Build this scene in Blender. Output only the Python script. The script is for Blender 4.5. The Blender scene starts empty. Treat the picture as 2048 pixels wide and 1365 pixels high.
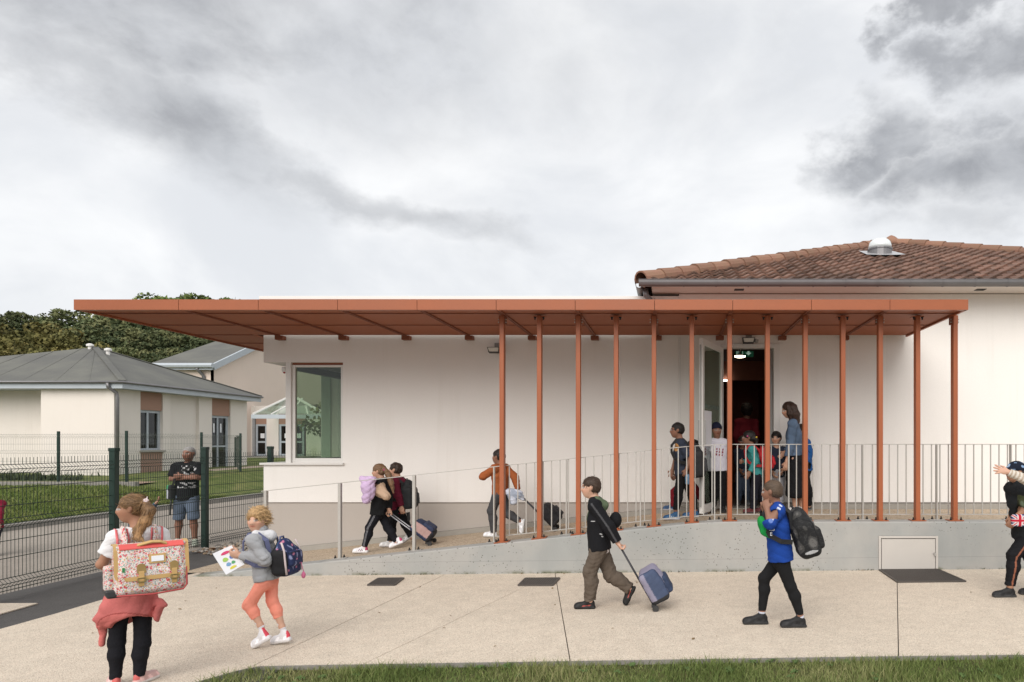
import bpy, bmesh, math, random
import numpy as np
from mathutils import Vector, Matrix

random.seed(7)
rng = np.random.default_rng(7)
scene = bpy.context.scene
COL = scene.collection
R = math.radians

# ---------------------------------------------------------------- camera
FPX, CX, CY, CAMZ = 1365.0, 1341.0, 885.0, 1.68      # focal length and vanishing point in photo pixels
cam_d = bpy.data.cameras.new('camera')
cam = bpy.data.objects.new('camera', cam_d)
COL.objects.link(cam)
cam_d.sensor_width = 36.0
cam_d.lens = 36.0 * FPX / 2048.0
cam_d.shift_x = -(CX - 1024.0) / 2048.0
cam_d.shift_y = (CY - 682.5) / 2048.0
cam_d.clip_start = 0.05
cam_d.clip_end = 1500.0
cam.location = (0, 0, CAMZ)
cam.rotation_euler = (R(90), 0, 0)
scene.camera = cam

# ---------------------------------------------------------------- view, sun
scene.view_settings.view_transform = 'Standard'
scene.view_settings.look = 'None'
scene.view_settings.exposure = 1.17
scene.view_settings.gamma = 1.0
scene.view_settings.use_curve_mapping = False
SUN_EL, SUN_AZ = R(36), R(190)       # azimuth measured clockwise from +y: behind the camera, to the left
sun_d = bpy.data.lights.new('sun', 'SUN')
sun_d.energy = 1.25
sun_d.angle = R(52)
sun_d.color = (1.0, 0.95, 0.89)
sun = bpy.data.objects.new('sun', sun_d)
COL.objects.link(sun)
sdir = Vector((math.sin(SUN_AZ) * math.cos(SUN_EL), math.cos(SUN_AZ) * math.cos(SUN_EL), math.sin(SUN_EL)))
sun.rotation_euler = (-sdir).to_track_quat('-Z', 'Y').to_euler()
sun.location = sdir * 60


# ---------------------------------------------------------------- node helper
class NT:
    def __init__(s, tree):
        s.t = tree

    def n(s, kind, **kw):
        nd = s.t.nodes.new(kind)
        for k, v in kw.items():
            if hasattr(nd, k) and not k.startswith('i_'):
                setattr(nd, k, v)
        return nd

    def put(s, sock, v):
        if v is None:
            return
        if isinstance(v, bpy.types.NodeSocket):
            s.t.links.new(v, sock)
        elif isinstance(v, (tuple, list)):
            dv = list(v)
            if sock.type == 'RGBA' and len(dv) == 3:
                dv.append(1.0)
            sock.default_value = dv
        else:
            if sock.type in ('RGBA',):
                sock.default_value = (v, v, v, 1)
            elif sock.type == 'VECTOR':
                sock.default_value = (v, v, v)
            else:
                sock.default_value = v

    def math(s, op, a, b=None, c=None, clamp=False):
        nd = s.n('ShaderNodeMath', operation=op, use_clamp=clamp)
        s.put(nd.inputs[0], a); s.put(nd.inputs[1], b); s.put(nd.inputs[2], c)
        return nd.outputs[0]

    def vmath(s, op, a, b=None):
        nd = s.n('ShaderNodeVectorMath', operation=op)
        s.put(nd.inputs[0], a); s.put(nd.inputs[1], b)
        return nd.outputs['Value'] if op in ('LENGTH', 'DOT_PRODUCT', 'DISTANCE') else nd.outputs[0]

    def mix(s, f, a, b, mode='MIX'):
        nd = s.n('ShaderNodeMix', data_type='RGBA', blend_type=mode)
        nd.clamp_factor = True
        s.put(nd.inputs[0], f); s.put(nd.inputs[6], a); s.put(nd.inputs[7], b)
        return nd.outputs[2]

    def noise(s, vec, scale, detail=3.0, rough=0.55, dist=0.0, color=False):
        nd = s.n('ShaderNodeTexNoise')
        s.put(nd.inputs['Vector'], vec)
        nd.inputs['Scale'].default_value = scale
        nd.inputs['Detail'].default_value = detail
        nd.inputs['Roughness'].default_value = rough
        nd.inputs['Distortion'].default_value = dist
        return nd.outputs['Color' if color else 'Fac']

    def voro(s, vec, scale, feature='F1', out='Distance', rand=1.0):
        nd = s.n('ShaderNodeTexVoronoi', feature=feature)
        s.put(nd.inputs['Vector'], vec)
        nd.inputs['Scale'].default_value = scale
        nd.inputs['Randomness'].default_value = rand
        return nd.outputs[out]

    def ramp(s, f, stops, interp='LINEAR'):
        nd = s.n('ShaderNodeValToRGB')
        cr = nd.color_ramp
        cr.interpolation = interp
        while len(cr.elements) < len(stops):
            cr.elements.new(0.5)
        for e, (p, c) in zip(cr.elements, stops):
            e.position = p
            e.color = (c, c, c, 1) if not isinstance(c, (tuple, list)) else (*c[:3], 1)
        s.put(nd.inputs[0], f)
        return nd.outputs[0]

    def smooth(s, v, a, b):
        nd = s.n('ShaderNodeMapRange', interpolation_type='SMOOTHSTEP')
        s.put(nd.inputs[0], v)
        nd.inputs[1].default_value = a; nd.inputs[2].default_value = b
        nd.inputs[3].default_value = 0; nd.inputs[4].default_value = 1
        return nd.outputs[0]

    def scalev(s, vec, sc):
        nd = s.n('ShaderNodeMapping')
        s.put(nd.inputs['Vector'], vec)
        nd.inputs['Scale'].default_value = sc
        return nd.outputs[0]


# ---------------------------------------------------------------- sky: Nishita behind a broken overcast laid on a cloud plane
world = bpy.data.worlds.new('World')
scene.world = world
world.use_nodes = True
wt = world.node_tree
wt.nodes.clear()
W = NT(wt)
skyn = W.n('ShaderNodeTexSky', sky_type='NISHITA')
skyn.sun_disc = False
skyn.sun_elevation = SUN_EL
skyn.sun_rotation = SUN_AZ
tc = W.n('ShaderNodeTexCoord').outputs['Generated']
sep = W.n('ShaderNodeSeparateXYZ'); wt.links.new(tc, sep.inputs[0])
dz = W.math('MAXIMUM', sep.outputs[2], 0.045)
px_ = W.math('DIVIDE', sep.outputs[0], dz)
py_ = W.math('DIVIDE', sep.outputs[1], dz)
cmb = W.n('ShaderNodeCombineXYZ'); wt.links.new(px_, cmb.inputs[0]); wt.links.new(py_, cmb.inputs[1])
P0 = cmb.outputs[0]
# swirl the plane coordinates a little so that edges billow
DIRN = W.scalev(tc, (1.0, 1.0, 1.5))
wob = W.vmath('SUBTRACT', W.noise(DIRN, 6.5, 6, 0.58, color=True), (0.5, 0.5, 0.5))
P1 = W.vmath('ADD', P0, W.vmath('SCALE', wob, None))
P1.node.inputs[1].links[0].from_node.inputs['Scale'].default_value = 1.15


def blob(cx, cy, rx, ry, ang=0.0, soft=0.55):
    q = W.vmath('SUBTRACT', P1, (cx, cy, 0))
    m = W.n('ShaderNodeMapping'); m.vector_type = 'TEXTURE'
    wt.links.new(q, m.inputs['Vector'])
    m.inputs['Rotation'].default_value = (0, 0, ang)
    m.inputs['Scale'].default_value = (rx, ry, 1)
    l = W.vmath('LENGTH', m.outputs[0])
    return W.math('SUBTRACT', 1.0, W.smooth(l, 1.0 - soft, 1.0 + soft))


def fsum(*a):
    r = a[0]
    for b in a[1:]:
        r = W.math('MAXIMUM', r, b)
    return r


n1 = W.noise(DIRN, 2.1, 6, 0.52)
n2 = W.noise(DIRN, 4.2, 7, 0.54, 0.35)
dark_l = fsum(W.math('MULTIPLY', blob(-0.85, 1.75, 0.85, 0.55, 0.1, .95), 0.42), blob(-1.15, 1.45, 0.62, 0.36, 0.2, .85), blob(-1.58, 2.05, 0.26, 0.72, 0.06, .9), W.math('MULTIPLY', blob(-1.25, 2.95, 0.20, 0.52, -0.85, .85), 0.8))
dark_r = fsum(blob(0.70, 2.30, 0.20, 0.36, 0.1, 0.6), blob(1.14, 2.40, 0.36, 0.42, 0.3, 0.65), blob(0.66, 1.56, 0.12, 0.12, 0, 0.6),
              blob(0.97, 1.62, 0.15, 0.24, 0, 0.7), W.math('MULTIPLY', blob(1.25, 3.0, 0.25, 0.25, 0.2, 0.8), 0.5))
n3 = W.noise(DIRN, 7.5, 7, 0.56, 0.5)
dark_e = W.math('MULTIPLY', W.smooth(n1, 0.58, 0.82), 0.45)         # the same kind of dark cloud elsewhere on the dome
far_fade = W.smooth(sep.outputs[2], 0.06, 0.22)
dk = W.math('MULTIPLY', fsum(W.math('MULTIPLY', dark_l, 0.80), W.math('MULTIPLY', dark_r, 0.98), dark_e), far_fade)
dk = W.math('MULTIPLY', dk, W.math('ADD', 0.40, W.math('MULTIPLY', n3, 1.05)), clamp=True)
veil = W.smooth(n2, 0.28, 0.72)
light = W.mix(veil, (6.0, 6.15, 6.4, 1), (7.7, 7.75, 7.8, 1))
dcol = W.mix(W.smooth(W.noise(DIRN, 11.0, 7, 0.6, 0.4), 0.32, 0.66), (2.5, 2.57, 2.75, 1), (3.7, 3.8, 4.0, 1))
cloud = W.mix(dk, light, dcol)
allc = W.mix(0.96, skyn.outputs[0], cloud)
bg = W.n('ShaderNodeBackground')
wt.links.new(allc, bg.inputs[0])
bg.inputs[1].default_value = 0.060
wo = W.n('ShaderNodeOutputWorld')
wt.links.new(bg.outputs[0], wo.inputs[0])


# ---------------------------------------------------------------- coordinates
def P(px, py, d):
    """the point at distance d in front of the camera whose bearing is that of photo pixel (px, py)"""
    return np.array([(px - CX) * d / FPX, d, CAMZ - (py - CY) * d / FPX])


def X(px, d):
    return (px - CX) * d / FPX


def Z(py, d):
    return CAMZ - (py - CY) * d / FPX


def gz(x):
    return 0.0096 * (min(max(x, -40), 40) - 2.4)


def G(px, py):
    """the ground point under photo pixel (px, py)"""
    u, v = (px - CX) / FPX, (py - CY) / FPX
    d = (CAMZ + 0.0096 * 2.4) / (v + 0.0096 * u)
    return np.array([u * d, d, gz(u * d)])


RX = 0.48                                                   # where the ramp meets the level landing


def ramp_z(x):
    """height of the top of the retaining wall along the ramp"""
    t = (x - RX) / 0.45
    if t >= 1:
        return 0.637
    if t <= -1:
        return 0.637 + 0.1055 * (x - RX)
    # rounded change of slope
    return 0.637 - 0.1055 * 0.45 * (1 - t) ** 2 / 4


def floor_z(x):
    return max(ramp_z(x) - 0.018, gz(x) + 0.004)


# ---------------------------------------------------------------- mesh builder
class MB:
    def __init__(s):
        s.v = []; s.f = []; s.mi = []; s.m = 0

    def quad(s, a, b, c, d):
        i = len(s.v); s.v += [tuple(a), tuple(b), tuple(c), tuple(d)]; s.f.append((i, i + 1, i + 2, i + 3)); s.mi.append(s.m)

    def poly(s, pts):
        i = len(s.v); s.v += [tuple(p) for p in pts]; s.f.append(tuple(range(i, i + len(pts)))); s.mi.append(s.m)

    def hexa(s, b, t):
        """b, t: four bottom and four top corners (counter clockwise seen from above)"""
        i = len(s.v); s.v += [tuple(p) for p in b] + [tuple(p) for p in t]
        for q in ((3, 2, 1, 0), (4, 5, 6, 7), (0, 1, 5, 4), (1, 2, 6, 5), (2, 3, 7, 6), (3, 0, 4, 7)):
            s.f.append(tuple(i + k for k in q)); s.mi.append(s.m)

    def box(s, x0, x1, y0, y1, z0, z1):
        if x0 > x1: x0, x1 = x1, x0
        if y0 > y1: y0, y1 = y1, y0
        if z0 > z1: z0, z1 = z1, z0
        s.hexa([(x0, y0, z0), (x1, y0, z0), (x1, y1, z0), (x0, y1, z0)], [(x0, y0, z1), (x1, y0, z1), (x1, y1, z1), (x0, y1, z1)])

    def bar(s, a, b, w, h, up=(0, 0, 1)):
        """box of section w (sideways) x h (along up) from a to b"""
        a = Vector(a); b = Vector(b); d = (b - a).normalized(); u = Vector(up)
        r = d.cross(u)
        if r.length < 1e-6:
            r = d.cross(Vector((0, 1, 0)))
        r.normalize(); u = r.cross(d).normalized()
        r *= w / 2; u *= h / 2
        s.hexa([a - r - u, b - r - u, b + r - u, a + r - u], [a - r + u, b - r + u, b + r + u, a + r + u])

    def tube(s, pts, r, n=8, cap=True):
        pts = [Vector(p) for p in pts]
        rr = r if isinstance(r, (list, tuple)) else [r] * len(pts)
        base = len(s.v); prev = None
        for k, p in enumerate(pts):
            d = (pts[min(k + 1, len(pts) - 1)] - pts[max(k - 1, 0)]).normalized()
            if prev is None:
                u = d.orthogonal().normalized()
            else:
                u = (prev - d * prev.dot(d)).normalized()
            prev = u; w = d.cross(u)
            for j in range(n):
                a = 2 * math.pi * j / n
                s.v.append(tuple(p + (u * math.cos(a) + w * math.sin(a)) * rr[k]))
        for k in range(len(pts) - 1):
            for j in range(n):
                a = base + k * n + j; b = base + k * n + (j + 1) % n
                s.f.append((a, b, b + n, a + n)); s.mi.append(s.m)
        if cap:
            s.f.append(tuple(base + n - 1 - j for j in range(n))); s.mi.append(s.m)
            e = base + (len(pts) - 1) * n
            s.f.append(tuple(e + j for j in range(n))); s.mi.append(s.m)

    def lathe(s, c, prof, n=20, axis=None):
        """prof: (radius, height) pairs, turned about z through c"""
        base = len(s.v)
        for r, h in prof:
            for j in range(n):
                a = 2 * math.pi * j / n
                s.v.append((c[0] + r * math.cos(a), c[1] + r * math.sin(a), c[2] + h))
        for k in range(len(prof) - 1):
            for j in range(n):
                a = base + k * n + j; b = base + k * n + (j + 1) % n
                s.f.append((a, b, b + n, a + n)); s.mi.append(s.m)
        s.f.append(tuple(base + n - 1 - j for j in range(n))); s.mi.append(s.m)
        e = base + (len(prof) - 1) * n
        s.f.append(tuple(e + j for j in range(n))); s.mi.append(s.m)

    def mesh(s, name, mats, smooth=False, off=(0, 0, 0)):
        me = bpy.data.meshes.new(name)
        ox, oy, oz = off
        me.from_pydata([(a - ox, b - oy, c - oz) for a, b, c in s.v], [], s.f)
        if not isinstance(mats, (list, tuple)):
            mats = [mats]
        for m in mats:
            me.materials.append(m)
        if len(mats) > 1:
            me.polygons.foreach_set('material_index', s.mi)
        if smooth:
            me.polygons.foreach_set('use_smooth', [True] * len(s.f))
        me.update()
        return me

    def build(s, name, mats, parent=None, smooth=False, bevel=0.0, origin=None):
        root = parent
        off = (0, 0, 0)
        if parent is not None:
            while root.parent is not None:
                root = root.parent
            off = tuple(root.location)
        elif origin is not None:
            off = origin
        elif s.v:
            a = np.array(s.v); lo, hi = a.min(0), a.max(0)
            off = (float((lo[0] + hi[0]) / 2), float((lo[1] + hi[1]) / 2), float(lo[2]))
        o = bpy.data.objects.new(name, s.mesh(name, mats, smooth, off))
        COL.objects.link(o)
        if parent is None:
            o.location = off
        else:
            o.parent = parent
        if bevel > 0:
            b = o.modifiers.new('bevel', 'BEVEL'); b.width = bevel; b.segments = 2; b.limit_method = 'ANGLE'; b.angle_limit = R(40)
        return o


def tag(o, label=None, cat=None, group=None, kind=None):
    if label: o['label'] = label
    if cat: o['category'] = cat
    if group: o['group'] = group
    if kind: o['kind'] = kind
    return o


def thing(name, loc, label, cat, group=None):
    o = bpy.data.objects.new(name, None)
    o.empty_display_size = 0.2
    COL.objects.link(o)
    o.location = tuple(float(v) for v in loc)
    return tag(o, label, cat, group)


def put(name, me, loc, parent=None, rot=None, scale=None):
    """another object on an existing mesh; loc is in world coordinates"""
    o = bpy.data.objects.new(name, me)
    COL.objects.link(o)
    if parent is not None:
        root = parent
        while root.parent is not None:
            root = root.parent
        o.parent = parent
        loc = tuple(float(a) - float(b) for a, b in zip(loc, root.location))
        if parent is not root:
            q = parent
            while q is not root:
                loc = tuple(a - b for a, b in zip(loc, q.location)); q = q.parent
    o.location = loc
    if rot is not None: o.rotation_euler = rot
    if scale is not None: o.scale = scale
    return o


# ---------------------------------------------------------------- materials
def lin(r, g, b):
    f = lambda c: (c / 255 / 12.92) if c / 255 <= 0.04045 else ((c / 255 + 0.055) / 1.055) ** 2.4
    return (f(r), f(g), f(b))


def mat(name, col, rough=0.75, metal=0.0, var=0.12, vscale=3.0, fine=0.0, fscale=120.0, bump=0.0, bscale=60.0, stretch=(1, 1, 1),
        spec=0.4, rand=0.0, col2=None, attr=False, world_pos=False, coat=0.0):
    m = bpy.data.materials.new(name); m.use_nodes = True
    t = m.node_tree; t.nodes.clear(); N = NT(t)
    out = N.n('ShaderNodeOutputMaterial'); b = N.n('ShaderNodeBsdfPrincipled')
    t.links.new(b.outputs[0], out.inputs[0])
    if world_pos:
        vec = N.n('ShaderNodeNewGeometry').outputs['Position']
    else:
        vec = N.n('ShaderNodeTexCoord').outputs['Object']
    oi = N.n('ShaderNodeObjectInfo').outputs['Random']
    if rand > 0:
        cmb_ = N.n('ShaderNodeCombineXYZ')
        sh = N.math('MULTIPLY', oi, 37.0)
        for k in range(3):
            t.links.new(sh, cmb_.inputs[k])
        vec = N.vmath('ADD', vec, cmb_.outputs[0])
    sv = N.scalev(vec, stretch)
    if attr:
        a = N.n('ShaderNodeAttribute'); a.attribute_name = 'Col'
        c = a.outputs['Color']
    else:
        c = (*col, 1)
    nz = N.noise(sv, vscale, 5, 0.6)
    if col2 is not None:
        c = N.mix(N.smooth(nz, 0.35, 0.68), c, (*col2, 1))
    f = N.math('MULTIPLY_ADD', N.math('SUBTRACT', nz, 0.5), 2.6 * var, 1.0)
    if rand > 0:
        f = N.math('MULTIPLY', f, N.math('MULTIPLY_ADD', N.math('SUBTRACT', oi, 0.5), 2 * rand, 1.0))
    if fine > 0:
        fn = N.noise(sv, fscale, 2, 0.7)
        f = N.math('MULTIPLY', f, N.math('MULTIPLY_ADD', N.math('SUBTRACT', fn, 0.5), 3 * fine, 1.0))
    vm = N.n('ShaderNodeVectorMath', operation='SCALE')
    if isinstance(c, tuple):
        rgb = N.n('ShaderNodeRGB'); rgb.outputs[0].default_value = c; c = rgb.outputs[0]
    t.links.new(c, vm.inputs[0]); t.links.new(f, vm.inputs['Scale'])
    t.links.new(vm.outputs[0], b.inputs['Base Color'])
    rn = N.math('MULTIPLY_ADD', N.math('SUBTRACT', nz, 0.5), 0.25, rough, clamp=True)
    t.links.new(rn, b.inputs['Roughness'])
    b.inputs['Metallic'].default_value = metal
    b.inputs['Specular IOR Level'].default_value = spec
    b.inputs['Coat Weight'].default_value = coat
    if bump > 0:
        bn = N.noise(sv, bscale, 4, 0.65)
        bp = N.n('ShaderNodeBump'); bp.inputs['Strength'].default_value = bump; bp.inputs['Distance'].default_value = 0.01
        t.links.new(bn, bp.inputs['Height']); t.links.new(bp.outputs[0], b.inputs['Normal'])
    m['bsdf'] = b.name
    return m


def glassy(name, tint=(0.82, 0.9, 0.84), refl=1.0, rough=0.02):
    """a pane: mostly see-through, mirrors by Fresnel"""
    m = bpy.data.materials.new(name); m.use_nodes = True
    t = m.node_tree; t.nodes.clear(); N = NT(t)
    out = N.n('ShaderNodeOutputMaterial')
    tr = N.n('ShaderNodeBsdfTransparent'); tr.inputs[0].default_value = (*tint, 1)
    gl = N.n('ShaderNodeBsdfGlossy'); gl.inputs['Roughness'].default_value = rough
    geo = N.n('ShaderNodeNewGeometry')
    ct = N.math('ABSOLUTE', N.vmath('DOT_PRODUCT', geo.outputs['Normal'], geo.outputs['Incoming']))
    fr_ = N.math('MULTIPLY_ADD', N.math('POWER', N.math('SUBTRACT', 1.0, ct, clamp=True), 5.0), 0.96, 0.04)
    nz = N.noise(N.n('ShaderNodeTexCoord').outputs['Object'], 1.5, 2)
    bp = N.n('ShaderNodeBump'); bp.inputs['Strength'].default_value = 0.03
    t.links.new(nz, bp.inputs['Height']); t.links.new(bp.outputs[0], gl.inputs['Normal'])
    mx = N.n('ShaderNodeMixShader')
    f = N.math('MULTIPLY', fr_, 1.15 * refl, clamp=True)
    t.links.new(f, mx.inputs[0]); t.links.new(tr.outputs[0], mx.inputs[1]); t.links.new(gl.outputs[0], mx.inputs[2])
    t.links.new(mx.outputs[0], out.inputs[0])
    return m


def emit(name, col, strength):
    m = bpy.data.materials.new(name); m.use_nodes = True
    t = m.node_tree; t.nodes.clear(); N = NT(t)
    out = N.n('ShaderNodeOutputMaterial'); e = N.n('ShaderNodeEmission')
    e.inputs[0].default_value = (*col, 1); e.inputs[1].default_value = strength
    t.links.new(e.outputs[0], out.inputs[0])
    return m


def aggregate(name, base, stone_a, stone_b, dark, scale=110.0, stain=0.16):
    """exposed-aggregate concrete: small stones in a paler paste"""
    m = bpy.data.materials.new(name); m.use_nodes = True
    t = m.node_tree; t.nodes.clear(); N = NT(t)
    out = N.n('ShaderNodeOutputMaterial'); b = N.n('ShaderNodeBsdfPrincipled'); t.links.new(b.outputs[0], out.inputs[0])
    pos = N.n('ShaderNodeNewGeometry').outputs['Position']
    vc = N.voro(pos, scale, out='Color'); vd = N.voro(pos, scale)
    sp = N.n('ShaderNodeSeparateColor'); t.links.new(vc, sp.inputs[0])
    st = N.ramp(sp.outputs[0], [(0.0, dark), (0.16, stone_b), (0.45, stone_a), (0.75, base), (1.0, tuple(min(1, c * 1.35) for c in base))])
    edge = N.smooth(vd, 0.30, 0.62)
    c = N.mix(edge, st, base)
    big = N.noise(pos, 0.45, 7, 0.66); mid = N.noise(pos, 6.0, 4, 0.6)
    f = N.math('MULTIPLY_ADD', N.math('SUBTRACT', big, 0.5), stain * 2.4, 1.0)
    f = N.math('MULTIPLY', f, N.math('MULTIPLY_ADD', N.math('SUBTRACT', mid, 0.5), 0.34, 1.0))
    # sparse darker spots and drips
    spot = N.smooth(N.noise(pos, 2.3, 5, 0.7), 0.68, 0.82)
    f = N.math('MULTIPLY', f, N.math('MULTIPLY_ADD', spot, -0.22, 1.0))
    vm = N.n('ShaderNodeVectorMath', operation='SCALE'); t.links.new(c, vm.inputs[0]); t.links.new(f, vm.inputs['Scale'])
    t.links.new(vm.outputs[0], b.inputs['Base Color'])
    b.inputs['Roughness'].default_value = 0.88; b.inputs['Specular IOR Level'].default_value = 0.25
    bp = N.n('ShaderNodeBump'); bp.inputs['Strength'].default_value = 0.35; bp.inputs['Distance'].default_value = 0.006
    t.links.new(N.math('SUBTRACT', 1.0, vd), bp.inputs['Height']); t.links.new(bp.outputs[0], b.inputs['Normal'])
    return m
# ================================================================ materials of the setting
def render_wall(name, base, streak=0.12, dirt=(0.42, 0.36, 0.28)):
    """painted render: fine grain, faint vertical run-off streaks and blotches"""
    m = bpy.data.materials.new(name); m.use_nodes = True
    t = m.node_tree; t.nodes.clear(); N = NT(t)
    out = N.n('ShaderNodeOutputMaterial'); b = N.n('ShaderNodeBsdfPrincipled'); t.links.new(b.outputs[0], out.inputs[0])
    pos = N.n('ShaderNodeNewGeometry').outputs['Position']
    st = N.noise(N.scalev(pos, (1, 1, 0.05)), 4.5, 5, 0.65)
    st2 = N.noise(N.scalev(pos, (1, 1, 0.03)), 17.0, 3, 0.6)
    brk = N.noise(pos, 0.9, 3, 0.5)
    f = N.math('MULTIPLY', N.smooth(st, 0.50, 0.74), N.smooth(brk, 0.38, 0.62))
    f = N.math('ADD', N.math('MULTIPLY', f, streak * 2.0), N.math('MULTIPLY', N.smooth(st2, 0.6, 0.8), streak * 0.5), clamp=True)
    c = N.mix(f, (*base, 1), (*dirt, 1))
    bl = N.noise(pos, 0.7, 5, 0.6); gr = N.noise(pos, 90, 3, 0.7)
    k = N.math('MULTIPLY_ADD', N.math('SUBTRACT', bl, 0.5), 0.09, 1.0)
    k = N.math('MULTIPLY', k, N.math('MULTIPLY_ADD', N.math('SUBTRACT', gr, 0.5), 0.12, 1.0))
    vm = N.n('ShaderNodeVectorMath', operation='SCALE'); t.links.new(c, vm.inputs[0]); t.links.new(k, vm.inputs['Scale'])
    t.links.new(vm.outputs[0], b.inputs['Base Color'])
    b.inputs['Roughness'].default_value = 0.92; b.inputs['Specular IOR Level'].default_value = 0.2
    bp = N.n('ShaderNodeBump'); bp.inputs['Strength'].default_value = 0.25; bp.inputs['Distance'].default_value = 0.004
    t.links.new(N.noise(pos, 160, 3, 0.7), bp.inputs['Height']); t.links.new(bp.outputs[0], b.inputs['Normal'])
    return m


def concrete_mat(name, base):
    """cast concrete: blotches, faint board line, bug holes, a little green at the foot"""
    m = bpy.data.materials.new(name); m.use_nodes = True
    t = m.node_tree; t.nodes.clear(); N = NT(t)
    out = N.n('ShaderNodeOutputMaterial'); b = N.n('ShaderNodeBsdfPrincipled'); t.links.new(b.outputs[0], out.inputs[0])
    pos = N.n('ShaderNodeNewGeometry').outputs['Position']
    sp = N.n('ShaderNodeSeparateXYZ'); t.links.new(pos, sp.inputs[0])
    bl = N.noise(pos, 1.1, 6, 0.62); cl = N.noise(N.scalev(pos, (1, 1, 0.35)), 4.0, 5, 0.65)
    c = N.mix(N.smooth(bl, 0.36, 0.66), (*base, 1), (base[0] * 0.86, base[1] * 0.90, base[2] * 0.92, 1))
    # bug holes, clustered
    vd = N.voro(pos, 27.0); vc = N.n('ShaderNodeTexVoronoi'); t.links.new(pos, vc.inputs['Vector']); vc.inputs['Scale'].default_value = 27.0
    sc = N.n('ShaderNodeSeparateColor'); t.links.new(vc.outputs['Color'], sc.inputs[0])
    r_ = N.math('MULTIPLY_ADD', N.smooth(sc.outputs[1], 0.5, 0.98), 0.42, -0.06)
    hole = N.math('MULTIPLY', N.math('LESS_THAN', vd, r_), N.smooth(N.noise(pos, 1.3, 3), 0.44, 0.56))
    c = N.mix(N.math('MULTIPLY', hole, 0.7), c, (0.09, 0.08, 0.07, 1))
    # moss and damp where the wall meets the paving
    zl = N.math('SUBTRACT', sp.outputs[2], N.math('MULTIPLY_ADD', sp.outputs[0], 0.0096, -0.023))
    ms = N.math('MULTIPLY', N.math('SUBTRACT', 1.0, N.smooth(zl, 0.0, 0.055)), N.smooth(N.noise(pos, 3.2, 4, 0.7), 0.44, 0.66))
    c = N.mix(N.math('MULTIPLY', ms, 0.8), c, (0.10, 0.105, 0.05, 1))
    # the line left by the formwork
    ln = N.math('LESS_THAN', N.math('ABSOLUTE', N.math('SUBTRACT', zl, 0.165)), 0.0035)
    c = N.mix(N.math('MULTIPLY', ln, 0.30), c, (0.16, 0.16, 0.16, 1))
    k = N.math('MULTIPLY_ADD', N.math('SUBTRACT', cl, 0.5), 0.22, 1.0)
    vm = N.n('ShaderNodeVectorMath', operation='SCALE'); t.links.new(c, vm.inputs[0]); t.links.new(k, vm.inputs['Scale'])
    t.links.new(vm.outputs[0], b.inputs['Base Color'])
    b.inputs['Roughness'].default_value = 0.85; b.inputs['Specular IOR Level'].default_value = 0.25
    bp = N.n('ShaderNodeBump'); bp.inputs['Strength'].default_value = 0.3; bp.inputs['Distance'].default_value = 0.006
    t.links.new(N.math('SUBTRACT', N.noise(pos, 40, 4, 0.7), N.math('MULTIPLY', hole, 0.9)), bp.inputs['Height'])
    t.links.new(bp.outputs[0], b.inputs['Normal'])
    return m


def lawn_mat(name, a, b_, dry, sc=1.0):
    m = bpy.data.materials.new(name); m.use_nodes = True
    t = m.node_tree; t.nodes.clear(); N = NT(t)
    out = N.n('ShaderNodeOutputMaterial'); b = N.n('ShaderNodeBsdfPrincipled'); t.links.new(b.outputs[0], out.inputs[0])
    pos = N.n('ShaderNodeNewGeometry').outputs['Position']
    c = N.mix(N.smooth(N.noise(pos, 2.2 * sc, 5, 0.65), 0.35, 0.65), (*a, 1), (*b_, 1))
    c = N.mix(N.math('MULTIPLY', N.smooth(N.noise(pos, 1.1 * sc, 6, 0.7), 0.54, 0.72), 0.75), c, (*dry, 1))
    k = N.math('MULTIPLY_ADD', N.math('SUBTRACT', N.noise(pos, 34 * sc, 3, 0.75), 0.5), 1.3, 1.0)
    vm = N.n('ShaderNodeVectorMath', operation='SCALE'); t.links.new(c, vm.inputs[0]); t.links.new(k, vm.inputs['Scale'])
    t.links.new(vm.outputs[0], b.inputs['Base Color'])
    b.inputs['Roughness'].default_value = 0.9; b.inputs['Specular IOR Level'].default_value = 0.15
    bp = N.n('ShaderNodeBump'); bp.inputs['Strength'].default_value = 0.6; bp.inputs['Distance'].default_value = 0.04
    t.links.new(N.noise(pos, 22 * sc, 4, 0.7), bp.inputs['Height']); t.links.new(bp.outputs[0], b.inputs['Normal'])
    return m


M = {}
M['pave'] = aggregate('beige_aggregate', (0.60, 0.525, 0.43), (0.53, 0.415, 0.33), (0.38, 0.31, 0.235), (0.21, 0.17, 0.135), 125, 0.11)
M['ramp'] = aggregate('ramp_aggregate', (0.46, 0.375, 0.28), (0.38, 0.29, 0.205), (0.26, 0.19, 0.125), (0.13, 0.10, 0.075), 48)
M['joint'] = mat('joint_dark', (0.07, 0.06, 0.05), 0.95)
M['asphalt'] = aggregate('asphalt', (0.088, 0.083, 0.080), (0.095, 0.088, 0.084), (0.066, 0.062, 0.060), (0.04, 0.038, 0.037), 130, 0.12)
M['drive'] = aggregate('worn_drive', (0.285, 0.25, 0.215), (0.27, 0.235, 0.20), (0.21, 0.18, 0.155), (0.12, 0.10, 0.09), 75, 0.2)
M['kerb'] = mat('kerb_stone', (0.24, 0.225, 0.205), 0.9, var=0.16, vscale=6, bump=0.3)
M['soil'] = mat('soil', (0.085, 0.07, 0.048), 0.95, var=0.3, vscale=3, fine=0.25, bump=0.6, bscale=25)
M['lawn'] = lawn_mat('lawn_grass', (0.085, 0.115, 0.032), (0.145, 0.165, 0.055), (0.23, 0.195, 0.09))
M['near_soil'] = lawn_mat('turf_base', (0.06, 0.072, 0.025), (0.10, 0.10, 0.04), (0.22, 0.165, 0.095), 1.4)
M['wall'] = render_wall('white_render', (0.83, 0.80, 0.765), 0.05)
M['plinth'] = render_wall('grey_plinth', (0.46, 0.415, 0.375), 0.06)
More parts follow.
